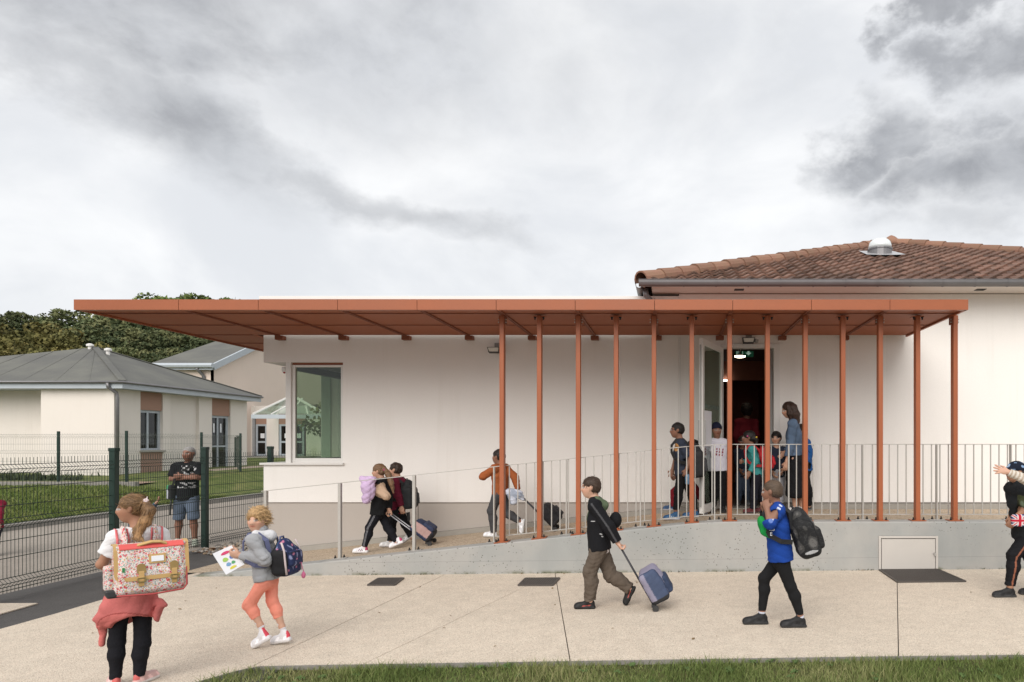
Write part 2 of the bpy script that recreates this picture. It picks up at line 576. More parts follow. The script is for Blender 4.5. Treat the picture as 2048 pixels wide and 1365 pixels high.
M['concrete'] = concrete_mat('cast_concrete', (0.365, 0.355, 0.335))
M['kerb_conc'] = mat('kerb_concrete', (0.34, 0.32, 0.285), 0.9, var=0.14, vscale=5, fine=0.1, bump=0.25)
M['rust'] = mat('rust_orange_paint', (0.325, 0.096, 0.038), 0.45, var=0.10, vscale=1.6, spec=0.4, fine=0.05, fscale=45, bump=0.12, bscale=3.5)
M['rust_soffit'] = mat('rust_orange_soffit', (0.32, 0.102, 0.046), 0.62, var=0.08, vscale=1.3, fine=0.05, fscale=200, spec=0.25)
M['rafter'] = mat('brown_rafter', (0.235, 0.080, 0.042), 0.6, var=0.06)
M['bolt'] = mat('dark_bolt', (0.03, 0.028, 0.027), 0.5, metal=0.4)
M['galv'] = mat('galvanised_rail', (0.43, 0.41, 0.38), 0.5, metal=0.35, var=0.08, vscale=7)
M['zinc'] = mat('zinc_gutter', (0.20, 0.195, 0.20), 0.45, metal=0.55, var=0.14, vscale=3, stretch=(1, 1, 3))
M['white_metal'] = mat('white_lacquer', (0.74, 0.72, 0.69), 0.4, var=0.03)
M['soffit_white'] = mat('pvc_soffit', (0.74, 0.68, 0.63), 0.55, var=0.05)
M['green'] = mat('green_lacquer', (0.007, 0.027, 0.019), 0.42, var=0.08, spec=0.45)
M['wire'] = mat('green_wire', (0.014, 0.030, 0.022), 0.5, spec=0.35)
M['wire_pale'] = mat('pale_green_wire', (0.10, 0.115, 0.095), 0.55)
M['felt'] = mat('grey_roof_felt', (0.118, 0.118, 0.110), 0.9, var=0.16, vscale=0.8, fine=0.12, fscale=40, bump=0.3, bscale=30, col2=(0.138, 0.138, 0.122))
M['bluegrey'] = mat('pale_blue_fascia', (0.42, 0.46, 0.50), 0.5, var=0.10, vscale=2)
M['cream'] = render_wall('cream_render', (0.75, 0.695, 0.64), 0.06)
M['pink'] = render_wall('pink_render', (0.74, 0.62, 0.54), 0.05)
M['pinkpanel'] = mat('pink_panel', (0.36, 0.22, 0.165), 0.85, var=0.05)
M['glass'] = glassy('window_glass', (0.78, 0.835, 0.765), 0.75)
M['door_glass'] = glassy('door_glass', (0.62, 0.70, 0.64), 1.4)
M['dark_glass'] = glassy('dark_glass', (0.22, 0.26, 0.25), 1.3)
M['roof_glass'] = glassy('roof_glass', (0.72, 0.82, 0.78), 2.0)
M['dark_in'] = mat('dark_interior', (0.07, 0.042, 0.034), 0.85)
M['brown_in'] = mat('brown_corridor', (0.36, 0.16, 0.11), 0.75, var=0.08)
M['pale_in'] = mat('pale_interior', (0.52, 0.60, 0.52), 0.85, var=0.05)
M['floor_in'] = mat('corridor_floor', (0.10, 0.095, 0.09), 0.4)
M['tile'] = mat('clay_tile', (0.185, 0.098, 0.070), 0.85, var=0.36, vscale=9, rand=0.42, fine=0.14, fscale=60, col2=(0.125, 0.078, 0.058), bump=0.3, bscale=50)
M['ridge'] = mat('clay_ridge', (0.27, 0.14, 0.095), 0.85, var=0.25, vscale=8, rand=0.22, fine=0.12, fscale=60, col2=(0.22, 0.13, 0.085), bump=0.3, bscale=50)
M['steel'] = mat('grating_steel', (0.10, 0.088, 0.08), 0.55, metal=0.5, var=0.2, vscale=10)
M['mat_brown'] = mat('door_mat', (0.085, 0.066, 0.055), 0.95, var=0.15, vscale=20, fine=0.3, fscale=150)
M['grey_plastic'] = mat('grey_plastic', (0.32, 0.315, 0.30), 0.45)
M['dark_plastic'] = mat('dark_plastic', (0.035, 0.035, 0.036), 0.45)
M['paper'] = mat('white_paper', (0.78, 0.79, 0.82), 0.8, var=0.03)
M['hatch'] = mat('hatch_paint', (0.52, 0.485, 0.445), 0.45, var=0.05, vscale=2)
M['lamp'] = emit('lamp_light', (1.0, 0.82, 0.6), 9)
M['strip'] = emit('strip_light', (1.0, 0.93, 0.82), 5)
M['exit'] = emit('exit_green', (0.03, 0.16, 0.08), 0.07)
M['exit_w'] = emit('exit_white', (0.55, 0.75, 0.62), 0.16)

# ================================================================ ground
base = MB(); base.box(-450, 450, -60, 700, -1.2, -0.9)
tag(base.build('ground', M['soil']), kind='structure')


def sheet(name, pts, z, m, parent=None, thick=0.0):
    """flat sheet following the fall of the site; z is an offset above it"""
    b = MB()
    top = [(p[0], p[1], gz(p[0]) + z) for p in pts]
    b.poly(top)
    if thick:
        n = len(pts)
        for i in range(n):
            a, c = top[i], top[(i + 1) % n]
            b.quad((a[0], a[1], a[2] - thick), (c[0], c[1], c[2] - thick), c, a)
    return b.build(name, m, parent, origin=(0, 0, 0) if parent is None else None)


def ccw(pts):
    a = sum(pts[i][0] * pts[(i + 1) % len(pts)][1] - pts[(i + 1) % len(pts)][0] * pts[i][1] for i in range(len(pts)))
    return pts if a > 0 else pts[::-1]


grass_edge = [(14.0, 5.42), (4.0, 5.345)] + [tuple(G(*p)[:2]) for p in ((2000, 1313.5), (1700, 1317), (1120, 1326), (640, 1333.5), (520, 1336), (478, 1344), (400, 1366), (300, 1400))]
grass_edge = grass_edge + [(-4.6, 3.9), (-6.5, 3.2)]
asph_edge = [tuple(G(*p)[:2]) for p in ((-200, 1318), (0, 1258.5), (110, 1228), (203, 1200), (300, 1172), (362, 1154), (436, 1135))] + [(-6.36, 10.35), (-6.33, 10.35)]
pave_poly = ccw([(14.0, 9.15)] + grass_edge + asph_edge + [(-6.33, 9.15)])
tag(sheet('asphalt_strip', ccw([(-3.0, 2.0), (-3.0, 12.5), (-7.9, 12.5), (-7.9, 8.0), (-20, 8.0), (-20, 2.0)]), -0.016, M['asphalt']), kind='structure')
pavement = tag(sheet('pavement', pave_poly, -0.010, M['joint']), kind='structure')


def clip(poly, p, n):
    """part of a polygon on the side of p that n points to"""
    out = []
    for i in range(len(poly)):
        a = np.array(poly[i]); c = np.array(poly[(i + 1) % len(poly)])
        da, dc = np.dot(a - p, n), np.dot(c - p, n)
        if da >= 0: out.append(tuple(a))
        if (da > 0 > dc) or (da < 0 < dc):
            out.append(tuple(a + (c - a) * da / (da - dc)))
    return out


joints = [((830, 1178), (470, 1349)), ((1052, 1173), (845, 1272)), ((1112, 1158), (1141, 1326)), ((1794, 1150), (1797, 1313))]
jl = []
for a, b in joints:
    a, b = G(*a)[:2], G(*b)[:2]
    t = (b - a) / np.linalg.norm(b - a)          # runs towards the camera
    jl.append((a, np.array([-t[1], t[0]])))      # normal to the right of the photo
GAP = (0.0045, 0.003, 0.0045, 0.0045)
for i in range(5):
    poly = pave_poly
    if i > 0:
        p, n = jl[i - 1]; poly = clip(poly, p + n * GAP[i - 1], n)
    if i < 4:
        p, n = jl[i]; poly = clip(poly, p - n * GAP[i], -n)
    if len(poly) > 2:
        sheet('pavement_slab', poly, 0.0, M['pave'], pavement, 0.012)
tri = [tuple(G(*p)[:2]) for p in ((-120, 1207), (-120, 1262), (76, 1206.5))]
sheet('pavement_slab', ccw(tri), 0.0, M['pave'], pavement, 0.012)

# ---- front lawn with steel edging
ge = [p for p in grass_edge]
lawn_poly = ccw(ge + [(-6.5, 0.5), (14, 0.5)])
tag(sheet('turf_soil', lawn_poly, -0.022, M['near_soil']), kind='structure')
eb = MB()
for a, c in zip(ge[:-1], ge[1:]):
    eb.bar((a[0], a[1] - 0.004, gz(a[0]) - 0.012), (c[0], c[1] - 0.004, gz(c[0]) - 0.012), 0.008, 0.05)
tag(eb.build('lawn_edging', M['kerb']), 'thin grey edging strip between the beige pavement and the near grass', 'edging')

# ---- drive beyond the fence, kerb, rising lawn
tag(sheet('driveway', ccw([(-7.62, 4.5), (-6.55, 12.2), (-6.55, 70), (-13.86, 70), (-13.86, 4.5)]), -0.022, M['drive']), kind='structure')


def lawn_z(x, d):
    t = min(max((-14.0 - x) / 3.2, 0), 1); t = t * t * (3 - 2 * t)
    z = gz(-14) + 0.10 + 0.33 * t
    u = min(max((d - 22.5) / 2.6, 0), 1)
    z += 0.26 * u * t + max(0, d - 26) * 0.009
    return z + 0.02 * math.sin(x * 0.9) * math.sin(d * 0.7) * t


lb = MB()
xs = [-14.0 - 0.5 * i for i in range(14)] + [-24, -30, -45, -80]
ds = [4 + 1.0 * i for i in range(28)] + [36, 42, 50, 60, 72]
for i in range(len(xs) - 1):
    for j in range(len(ds) - 1):
        q = [(xs[i], ds[j]), (xs[i], ds[j + 1]), (xs[i + 1], ds[j + 1]), (xs[i + 1], ds[j])]
        lb.quad(*[(x, d, lawn_z(x, d)) for x, d in q])
tag(lb.build('lawn', M['lawn'], smooth=True, origin=(0, 0, 0)), kind='structure')
kb = thing('kerb', (-13.93, 20, gz(-14)), 'grey concrete kerb between the drive and the rising lawn', 'kerb')
for k in range(56):
    d0 = 5.0 + k
    b = MB(); b.box(-14.02, -13.86, d0 + 0.004, d0 + 0.996, gz(-14) - 0.15, gz(-14) + 0.11 + random.uniform(-0.004, 0.004))
    b.build('kerb_stone', M['kerb'], kb, bevel=0.012 if k > 6 and k < 24 else 0)

# concrete strip and reddish path at the foot of the far fence
b = MB(); b.box(-30, -17.0, 21.65, 21.85, 0.2, 0.42)
tag(b.build('fence_footing', M['kerb'], bevel=0.01), 'low concrete footing under the pale fence in front of the cream house', 'footing')
b = MB()
for x0, x1 in ((-30, -24), (-24, -17.2)):
    b.poly([(x0, 21.9, lawn_z(x0, 21.9) + 0.06), (x1, 21.9, lawn_z(x1, 21.9) + 0.06), (x1, 22.9, lawn_z(x1, 22.9) + 0.05), (x0, 22.9, lawn_z(x0, 22.9) + 0.05)])
tag(b.build('path', mat('red_path', (0.33, 0.225, 0.165), 0.9, var=0.15), origin=(0, 0, 0)), kind='structure')
b = MB()
for k in range(12):
    d0, d1 = 27 + k, 28 + k
    b.poly([(-14.6, d0, lawn_z(-14.6, d0) + 0.05), (-14.6, d1, lawn_z(-14.6, d1) + 0.05), (-18.4, d1, lawn_z(-18.4, d1) + 0.05), (-18.4, d0, lawn_z(-18.4, d0) + 0.05)][::-1])
tag(b.build('path', mat('beige_path', (0.34, 0.275, 0.21), 0.9, var=0.15), origin=(0, 0, 0)), kind='structure')

# ---- hill under the forest
hb = MB()
hx = [-140 + 8 * i for i in range(19)]; hy = [62 + 8 * i for i in range(12)]
hz = lambda x, y: 0.9 + max(0, (y - 66)) * 0.13 + 1.2 * math.sin(x * 0.05) * min(1, max(0, (y - 66) / 20)) + 0.6 * math.sin(x * 0.21 + y * 0.1) * min(1, max(0, (y - 66) / 20))
for i in range(len(hx) - 1):
    for j in range(len(hy) - 1):
        hb.quad(*[(x, y, hz(x, y)) for x, y in ((hx[i], hy[j]), (hx[i + 1], hy[j]), (hx[i + 1], hy[j + 1]), (hx[i], hy[j + 1]))])
tag(hb.build('hill', M['lawn'], smooth=True, origin=(0, 0, 0)), kind='structure')


# ================================================================ ramp and retaining wall
YF, YB = 8.95, 9.22            # faces of the retaining wall
YW = 10.92                     # face of the school wall
xr = [-6.27 + 0.18 * i for i in range(61)]
xr = [x for x in xr if x < 3.0] + [3.0, 8.0, 14.0]
rb = MB()
for a, c in zip(xr[:-1], xr[1:]):
    rb.quad((a, YB, floor_z(a)), (c, YB, floor_z(c)), (c, YW + 0.25, floor_z(c)), (a, YW + 0.25, floor_z(a)))
# apron that joins the foot of the ramp to the pavement
rb.quad((-6.27, YB, floor_z(-6.27)), (-6.27, YW, floor_z(-6.27)), (-6.62, YW - 0.35, gz(-6.6) + 0.002), (-6.62, YB, gz(-6.6) + 0.002))
tag(rb.build('ramp', M['ramp'], origin=(0, 0, 0)), kind='structure')
HX0, HX1, HZ1 = X(1757, YF), X(1876, YF), Z(1072, YF)       # hatch opening
wb = MB()
for a, c in zip(xr[:-1], xr[1:]):
    za, zc = ramp_z(a), ramp_z(c)
    ga, gc = gz(a) - 0.3, gz(c) - 0.3
    ch = 0.012
    wb.quad((a, YF, za - ch), (c, YF, zc - ch), (c, YF + ch, zc), (a, YF + ch, za))
    wb.quad((a, YF + ch, za), (c, YF + ch, zc), (c, YB, zc), (a, YB, za))
    wb.quad((c, YB, gc), (a, YB, ga), (a, YB, za), (c, YB, zc))
    # front face, left open where the hatch sits
    cuts = [a] + [h for h in (HX0, HX1) if a < h < c] + [c]
    for p, q in zip(cuts[:-1], cuts[1:]):
        zp = za + (zc - za) * (p - a) / (c - a); zq = za + (zc - za) * (q - a) / (c - a)
        if HX0 - 1e-6 <= p and q <= HX1 + 1e-6:
            wb.quad((p, YF, HZ1), (q, YF, HZ1), (q, YF, zq - ch), (p, YF, zp - ch))
        else:
            wb.quad((p, YF, gz(p) - 0.3), (q, YF, gz(q) - 0.3), (q, YF, zq - ch), (p, YF, zp - ch))
# reveal of the hatch
wb.quad((HX0, YF, -0.1), (HX0, YF + 0.06, -0.1), (HX0, YF + 0.06, HZ1), (HX0, YF, HZ1))
wb.quad((HX1, YF + 0.06, -0.1), (HX1, YF, -0.1), (HX1, YF, HZ1), (HX1, YF + 0.06, HZ1))
wb.quad((HX0, YF, HZ1), (HX0, YF + 0.06, HZ1), (HX1, YF + 0.06, HZ1), (HX1, YF, HZ1))
rw = tag(wb.build('retaining_wall', M['concrete']), 'grey cast concrete retaining wall carrying the ramp and its orange columns', 'retaining wall')
# hatch
hd = thing('access_hatch', ((HX0 + HX1) / 2, YF, gz(2.9)), 'beige metal access hatch set in the concrete wall above the dark grating', 'hatch')
b = MB(); fw = 0.032; g0 = gz(2.9) + 0.004
b.box(HX0 + 0.002, HX0 + fw, YF - 0.012, YF + 0.05, g0, HZ1 - 0.002); b.box(HX1 - fw, HX1 - 0.002, YF - 0.012, YF + 0.05, g0, HZ1 - 0.002)
b.box(HX0 + fw, HX1 - fw, YF - 0.0125, YF + 0.05, HZ1 - fw, HZ1 - 0.003)
b.build('hatch_frame', M['hatch'], hd, bevel=0.003)
b = MB(); b.box(HX0 + fw + 0.010, HX1 - fw - 0.006, YF - 0.004, YF + 0.02, g0 + 0.008, HZ1 - fw - 0.010)
dr = b.build('hatch_door', M['hatch'], hd, bevel=0.003)
b = MB(); b.box(HX0 + fw, HX1 - fw, YF + 0.03, YF + 0.05, g0, HZ1 - fw); b.build('hatch_back', M['dark_in'], hd)
b = MB(); lx, lz = X(1868, YF), Z(1107, YF)
b.tube([(lx, YF - 0.003, lz), (lx, YF - 0.02, lz)], 0.014, 12); b.box(lx - 0.004, lx + 0.02, YF - 0.026, YF - 0.02, lz - 0.035, lz + 0.006)
b.build('lock', M['galv'], dr)


def grating(px, label, kind='grating'):
    """a grid of bars in a frame, let into the paving"""
    c = [G(*p) for p in px]                    # four corners: back left, back right, front right, front left
    ctr = sum(c) / 4
    t = thing(kind, ctr, label, kind, 'dark floor gratings and mats in the pavement')
    b = MB(); z = 0.010
    pts = [(p[0], p[1], p[2] + 0.0) for p in c]
    b.poly([(p[0], p[1], p[2] + 0.004) for p in pts[::-1]])
    b.build('tray', M['dark_in'], t)
    b = MB()
    for i in range(4):
        a, q = np.array(pts[i]), np.array(pts[(i + 1) % 4]); b.bar(a + (0, 0, 0.008), q + (0, 0, 0.008), 0.022, 0.018)
    b.build('frame', M['steel'], t)
    b = MB()
    w = np.linalg.norm(c[1] - c[0]); n = int(w / 0.022)
    for i in range(1, n):
        s = i / n
        b.bar(c[0] + (c[1] - c[0]) * s + (0, 0, 0.009), c[3] + (c[2] - c[3]) * s + (0, 0, 0.009), 0.009, 0.012)
    m = int(np.linalg.norm(c[3] - c[0]) / 0.032)
    for i in range(1, m):
        s = i / m
        b.bar(c[0] + (c[3] - c[0]) * s + (0, 0, 0.011), c[1] + (c[2] - c[1]) * s + (0, 0, 0.011), 0.007, 0.010)
    tag(b.build('grate_bars', M['steel'], t), kind='stuff')
    return t


grating(((1759, 1141.5), (1876, 1140.5), (1931, 1164.5), (1795, 1166)), 'large dark steel grating in the pavement in front of the hatch')
grating(((757, 1158.5), (807, 1158), (789, 1172), (736, 1172)), 'small dark grating in the pavement, left of the two small ones')
grating(((1051, 1158.5), (1119, 1158), (1105, 1172.5), (1037, 1172.5)), 'small dark grating in the pavement, right of the two small ones')

lf0 = MB()
for k in range(34):
    x = rng.uniform(-5.5, 4.5); d = rng.uniform(5.4, 8.8) if k % 3 else 8.95 - abs(rng.normal(0, .12)); a = rng.uniform(0, 6.28); r = rng.uniform(0.012, 0.03)
    c = np.array([x, d, gz(x) + 0.006]); u = np.array([math.cos(a), math.sin(a), rng.uniform(-.2, .3)]) * r; w = np.array([-math.sin(a), math.cos(a), rng.uniform(-.2, .3)]) * r * 0.5
    lf0.quad(c - u, c - w + (0, 0, .004), c + u, c + w + (0, 0, .005))
tag(lf0.build('stray_leaves', mat('stray_leaf', (0.20, 0.13, 0.05), 0.85, var=0.4), origin=(0, 0, 0)), kind='stuff')
# pebbles round the left corner of the building
pb = MB()
for k in range(1700):
    d = rng.uniform(10.45, 13.6)
    x = rng.uniform(-7.72, -6.56)
    if x < -7.55 + max(0, 10.95 - d) * 1.6 and d < 10.95: continue
    r = rng.uniform(0.012, 0.034); c = np.array([x, d, gz(x) - 0.012 + r * rng.uniform(0.3, 0.9) + (0.02 if d > 10.9 else 0)])
    a = rng.uniform(0, 6.28); sx, sy, sz = r * rng.uniform(0.8, 1.4), r * rng.uniform(0.7, 1.1), r * rng.uniform(0.5, 0.8)
    i = len(pb.v)
    for ph, n in ((1.0, 0), (0.35, 5), (-0.5, 5)):
        if n == 0:
            pb.v.append(tuple(c + (0, 0, sz)))
        else:
            for j in range(n):
                t = a + 6.283 * (j + 0.5 * (ph < 0)) / n; cr = math.sqrt(1 - ph * ph)
                u, w = sx * cr * math.cos(t), sy * cr * math.sin(t)
                pb.v.append((c[0] + u * math.cos(a) - w * math.sin(a), c[1] + u * math.sin(a) + w * math.cos(a), c[2] + sz * ph))
    pm = int(rng.choice([0, 0, 1, 2]))
    for j in range(5):
        pb.f.append((i, i + 1 + j, i + 1 + (j + 1) % 5)); pb.mi.append(pm)
        pb.f.append((i + 1 + j, i + 6 + j, i + 1 + (j + 1) % 5)); pb.mi.append(pm)
        pb.f.append((i + 1 + (j + 1) % 5, i + 6 + j, i + 6 + (j + 1) % 5)); pb.mi.append(pm)
tag(pb.build('pebbles', [mat('pebble_pale', (0.42, 0.38, 0.33), 0.8), mat('pebble_grey', (0.22, 0.20, 0.18), 0.8), mat('pebble_tan', (0.30, 0.22, 0.15), 0.8)],
             smooth=True, origin=(0, 0, 0)), kind='stuff')
lf = MB()
for k in range(26):
    x = rng.uniform(-7.6, -6.7) if k > 10 else rng.normal(-7.35, 0.12); d = rng.uniform(10.7, 12.6) if k > 10 else rng.normal(11.1, 0.12); a = rng.uniform(0, 6.28); r = rng.uniform(0.035, 0.06)
    c = np.array([x, d, gz(x) + 0.035]); u = np.array([math.cos(a), math.sin(a), rng.uniform(-.3, .5)]) * r; w = np.array([-math.sin(a), math.cos(a), rng.uniform(-.3, .5)]) * r * 0.55
    lf.quad(c - u, c - w + (0, 0, .01), c + u, c + w + (0, 0, .012))
tag(lf.build('dead_leaves', mat('dead_leaf', (0.16, 0.075, 0.03), 0.85, var=0.3), origin=(0, 0, 0)), kind='stuff')
# ================================================================ the white school annex
AX0 = -6.51                    # its left corner
MX0 = 0.13                     # where the older tiled building begins
GX = -6.13                     # plane of the corner window's side pane
WZ0, WZ1 = Z(930, YW), Z(725, YW)
WX1 = X(686, YW)
PZ0 = Z(1005, YW)              # foot of the white render
DX0, DX1 = X(1443, YW), X(1562, YW)
DZ1 = Z(688, YW)
DZ0 = floor_z(1.2) + 0.02
TOPZ = Z(594.5, YW) - 0.045
ann = thing('school_annex', ((AX0 + MX0) / 2, YW, gz(-3)), 'flat-roofed white school annex with a corner window behind the orange canopy', 'building')
b = MB()
T = 0.36
b.box(AX0, WX1, YW, YW + T, WZ1, TOPZ)                                   # band over the window
b.box(WX1, MX0, YW, YW + T, PZ0, TOPZ)
b.box(AX0, WX1, YW, YW + T, PZ0, WZ0)                                    # breast under the window
SD = 12.71                                                               # far jamb of the side opening
b.box(AX0, GX + 0.04, YW + T, SD, WZ1, TOPZ)
b.box(AX0, GX + 0.04, YW + T, SD, gz(-6.5) - 0.2, WZ0)
b.box(AX0, GX + 0.04, SD, 19.0, gz(-6.5) - 0.2, TOPZ)
b.build('wall', M['wall'], ann)
b = MB(); b.box(AX0 + 0.035, MX0, YW + 0.03, YW + T - 0.01, -0.3, PZ0); b.build('plinth', M['plinth'], ann)
b = MB()
for px in (835, 1133):
    b.box(X(px, YW) - 0.003, X(px, YW) + 0.003, YW + 0.026, YW + 0.034, gz(-3), PZ0 - 0.002)
b.build('plinth_joint', M['joint'], ann)
b = MB()
b.box(AX0 - 0.045, MX0, YW - 0.05, YW + T, TOPZ, TOPZ + 0.05); b.box(AX0 - 0.045, AX0 + 0.3, YW + T, 19.0, TOPZ, TOPZ + 0.05)
b.build('coping', M['white_metal'], ann, bevel=0.004)
b = MB(); b.box(AX0 + 0.3, MX0 + 6, YW + T, 19.0, TOPZ - 0.35, TOPZ - 0.2); b.build('roof', M['felt'], ann)
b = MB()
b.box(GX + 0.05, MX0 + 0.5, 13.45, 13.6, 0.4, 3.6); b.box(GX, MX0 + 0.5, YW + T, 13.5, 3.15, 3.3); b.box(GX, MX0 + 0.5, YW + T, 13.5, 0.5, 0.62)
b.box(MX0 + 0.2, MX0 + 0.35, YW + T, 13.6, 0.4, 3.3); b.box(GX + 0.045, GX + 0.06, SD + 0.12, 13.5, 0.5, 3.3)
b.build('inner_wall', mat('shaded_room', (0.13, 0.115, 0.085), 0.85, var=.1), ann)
b = MB(); b.box(AX0 + 0.02, AX0 + 0.19, SD - 0.02, SD - 0.002, WZ0 + 0.01, WZ1 - 0.01); b.build('jamb', M['pale_in'], ann)
# kerb that follows the ramp along the wall
b = MB()
for a, c in zip(xr[:-1], xr[1:]):
    if a > DX0 - 0.1 and a < DX1: continue
    za, zc = floor_z(a), floor_z(c)
    h = 0.075
    b.hexa([(a, YW - 0.10, za - 0.02), (c, YW - 0.10, zc - 0.02), (c, YW + 0.028, zc - 0.02), (a, YW + 0.028, za - 0.02)],
           [(a, YW - 0.10, za + h), (c, YW - 0.10, zc + h), (c, YW + 0.028, zc + h), (a, YW + 0.028, za + h)])
b.build('ramp_kerb', M['kerb_conc'], ann)
# corner window
win = MB(); f = 0.055
fy = YW + 0.035
win.box(GX - 0.03, GX + 0.055, fy - 0.035, fy + 0.06, WZ0 + 0.03, WZ1)                        # corner post
win.box(GX + 0.058, GX + 0.105, fy, fy + 0.06, WZ0 + 0.03, WZ1 - 0.04)
win.box(WX1 - 0.052, WX1 - 0.003, fy, fy + 0.06, WZ0 + 0.03, WZ1 - 0.04)
win.box(GX + 0.105, WX1 - 0.052, fy + 0.001, fy + 0.06, WZ0 + 0.03, WZ0 + 0.105)
win.box(GX + 0.105, WX1 - 0.052, fy + 0.001, fy + 0.06, WZ1 - 0.075, WZ1 - 0.04)
win.box(GX - 0.02, GX + 0.04, fy + 0.06, SD - 0.03, WZ0 + 0.03, WZ0 + 0.09)                   # side frame
win.box(GX - 0.02, GX + 0.04, SD - 0.09, SD - 0.03, WZ0 + 0.09, WZ1 - 0.09)
wf = win.build('window_frame', M['white_metal'], ann, bevel=0.004)
b = MB(); b.box(GX - 0.022, GX + 0.042, fy + 0.06, SD - 0.03, WZ1 - 0.11, WZ1 - 0.001); b.build('side_rail', M['bolt'], ann)
b = MB(); b.box(GX + 0.10, WX1 - 0.05, fy + 0.028, fy + 0.036, WZ0 + 0.10, WZ1 - 0.07); b.build('pane', M['glass'], wf)
b = MB(); b.box(GX + 0.006, GX + 0.014, fy + 0.055, SD - 0.08, WZ0 + 0.085, WZ1 - 0.10); b.build('pane', M['glass'], wf)
b = MB(); b.box(GX + 0.057, WX1 - 0.004, fy + 0.008, fy + 0.07, WZ1 - 0.0385, WZ1 - 0.002); b.build('blind_box', M['rafter'], wf)
b = MB(); b.box(AX0 - 0.04, WX1 + 0.02, YW - 0.05, YW + 0.10, WZ0 - 0.002, WZ0 + 0.032); b.box(AX0 - 0.04, GX - 0.03, YW + 0.10, SD, WZ0 - 0.002, WZ0 + 0.032)
b.build('window_sill', M['white_metal'], ann, bevel=0.004)
b = MB(); b.box(-4.9, -3.2, 12.4, 13.4, 0.62, 2.3); b.build('cupboard', mat('cupboard_wood', (0.12, 0.085, 0.05), 0.6), ann)
# security sensor on the overhang
sx, sz = X(571, 10.95), Z(740, 10.95)
sn = thing('security_sensor', (sx, 10.93, sz), 'tiny white sensor with a red lens high on the corner window post', 'sensor')
b = MB(); b.lathe((sx - 0.03, 10.97, sz - 0.03), [(0.012, -0.015), (0.035, 0.0), (0.04, 0.05), (0.035, 0.075)], 12); b.build('housing', M['white_metal'], sn, smooth=True)
b = MB(); b.lathe((sx - 0.025, 10.96, sz - 0.06), [(0.005, 0), (0.018, 0.008), (0.018, 0.03)], 10); b.build('lens', mat('red_lens', (0.25, 0.02, 0.02), 0.3), sn)


def floodlight(px, py, d, label):
    x, z = X(px, d), Z(py, d)
    t = thing('floodlight', (x, d, z), label, 'floodlight', 'floodlights on the white wall')
    b = MB(); b.hexa([(x - .085, d - .02, z - .05), (x + .085, d - .02, z - .05), (x + .085, d + .05, z - .06), (x - .085, d + .05, z - .06)],
                     [(x - .10, d - .05, z + .03), (x + .10, d - .05, z + .03), (x + .10, d + .06, z + .045), (x - .10, d + .06, z + .045)])
    b.build('housing', M['dark_plastic'], t, bevel=0.006)
    b = MB(); b.hexa([(x - .07, d - .032, z - .035), (x + .07, d - .032, z - .035), (x + .07, d - .02, z - .04), (x - .07, d - .02, z - .04)],
                     [(x - .085, d - .056, z + .02), (x + .085, d - .056, z + .02), (x + .085, d - .045, z + .02), (x - .085, d - .045, z + .02)])
    b.build('lens', mat('lamp_lens', (0.62, 0.60, 0.56), 0.25), t)
    b = MB(); b.bar((x + .02, d + .05, z), (x + .02, YW, z + .06), 0.03, 0.02); b.box(x - .03, x + .07, YW - .012, YW, z + .02, z + .12); b.bar((x + .1, d, z - .01), (x + .145, d + .03, z - .02), .05, .05)
    b.build('bracket', M['grey_plastic'], t)


floodlight(988, 699, YW - 0.16, 'small dark floodlight on the white wall left of the first orange column')
floodlight(1497, 680, YW - 0.14, 'grey floodlight mounted above the open school door')

# ================================================================ the tiled building to the right
GYF = 10.40                                                             # line of the gutter
EX0 = X(1278, GYF)
EZ = Z(558, GYF - 0.12) - 0.018
mb_ = thing('tiled_building', (5.2, YW, floor_z(5)), 'white building with a low clay tiled pyramid roof and zinc gutter, right of the annex', 'building')
b = MB()
WT = 4.05
DXI0, DXI1, DZI = DX0 - 0.02, DX1 - 0.02, DZ1
b.box(MX0 + 0.003, DXI0, YW - 0.003, YW + 0.34, PZ0, WT); b.box(DXI1, 12.5, YW - 0.003, YW + 0.34, PZ0, WT); b.box(DXI0, DXI1, YW - 0.003, YW + 0.34, DZI, WT)
b.box(MX0 + 0.003, MX0 + 0.3, YW + 0.34, 20.5, 0.3, WT)
b.build('wall', M['wall'], mb_)
b = MB(); b.box(MX0 + 0.004, DXI0 + 0.01, YW + 0.03, YW + 0.3, 0.3, PZ0); b.box(DXI1 - 0.01, 12.5, YW + 0.03, YW + 0.3, 0.3, PZ0); b.build('plinth', M['plinth'], mb_)
b = MB(); b.box(X(1360, YW) - 0.011, X(1360, YW) + 0.011, YW - 0.016, YW - 0.003, PZ0, 3.36); b.build('wall_trim', M['white_metal'], mb_)
# soffit boards and their vents
sf = MB(); SZ = Z(571, GYF)
for k in range(4):
    y0 = GYF + 0.02 + k * 0.128; sf.box(MX0 - 0.42, 11.2, y0, y0 + 0.124, SZ - 0.012, SZ)
sfo = sf.build('soffit', M['soffit_white'], mb_)
sf = MB(); sf.box(MX0 - 0.42, MX0 - 0.004, GYF + 0.54, 20.0, SZ - 0.012, SZ); sf.build('soffit', M['soffit_white'], mb_)
for px in (1478, 1960):
    b = MB(); x = X(px, 10.65)
    for k in range(6):
        b.box(x - 0.075, x + 0.075, 10.58 + k * 0.022, 10.592 + k * 0.022, SZ - 0.018, SZ - 0.0125)
    b.build('vent', M['dark_plastic'], sfo)
b = MB(); b.box(EX0 + 0.06, 11.3, GYF + 0.02, GYF + 0.045, SZ, EZ - 0.005); b.box(EX0 + 0.06, EX0 + 0.085, GYF + 0.05, 20.0, SZ, EZ - 0.005)
b.build('fascia', M['soffit_white'], mb_)
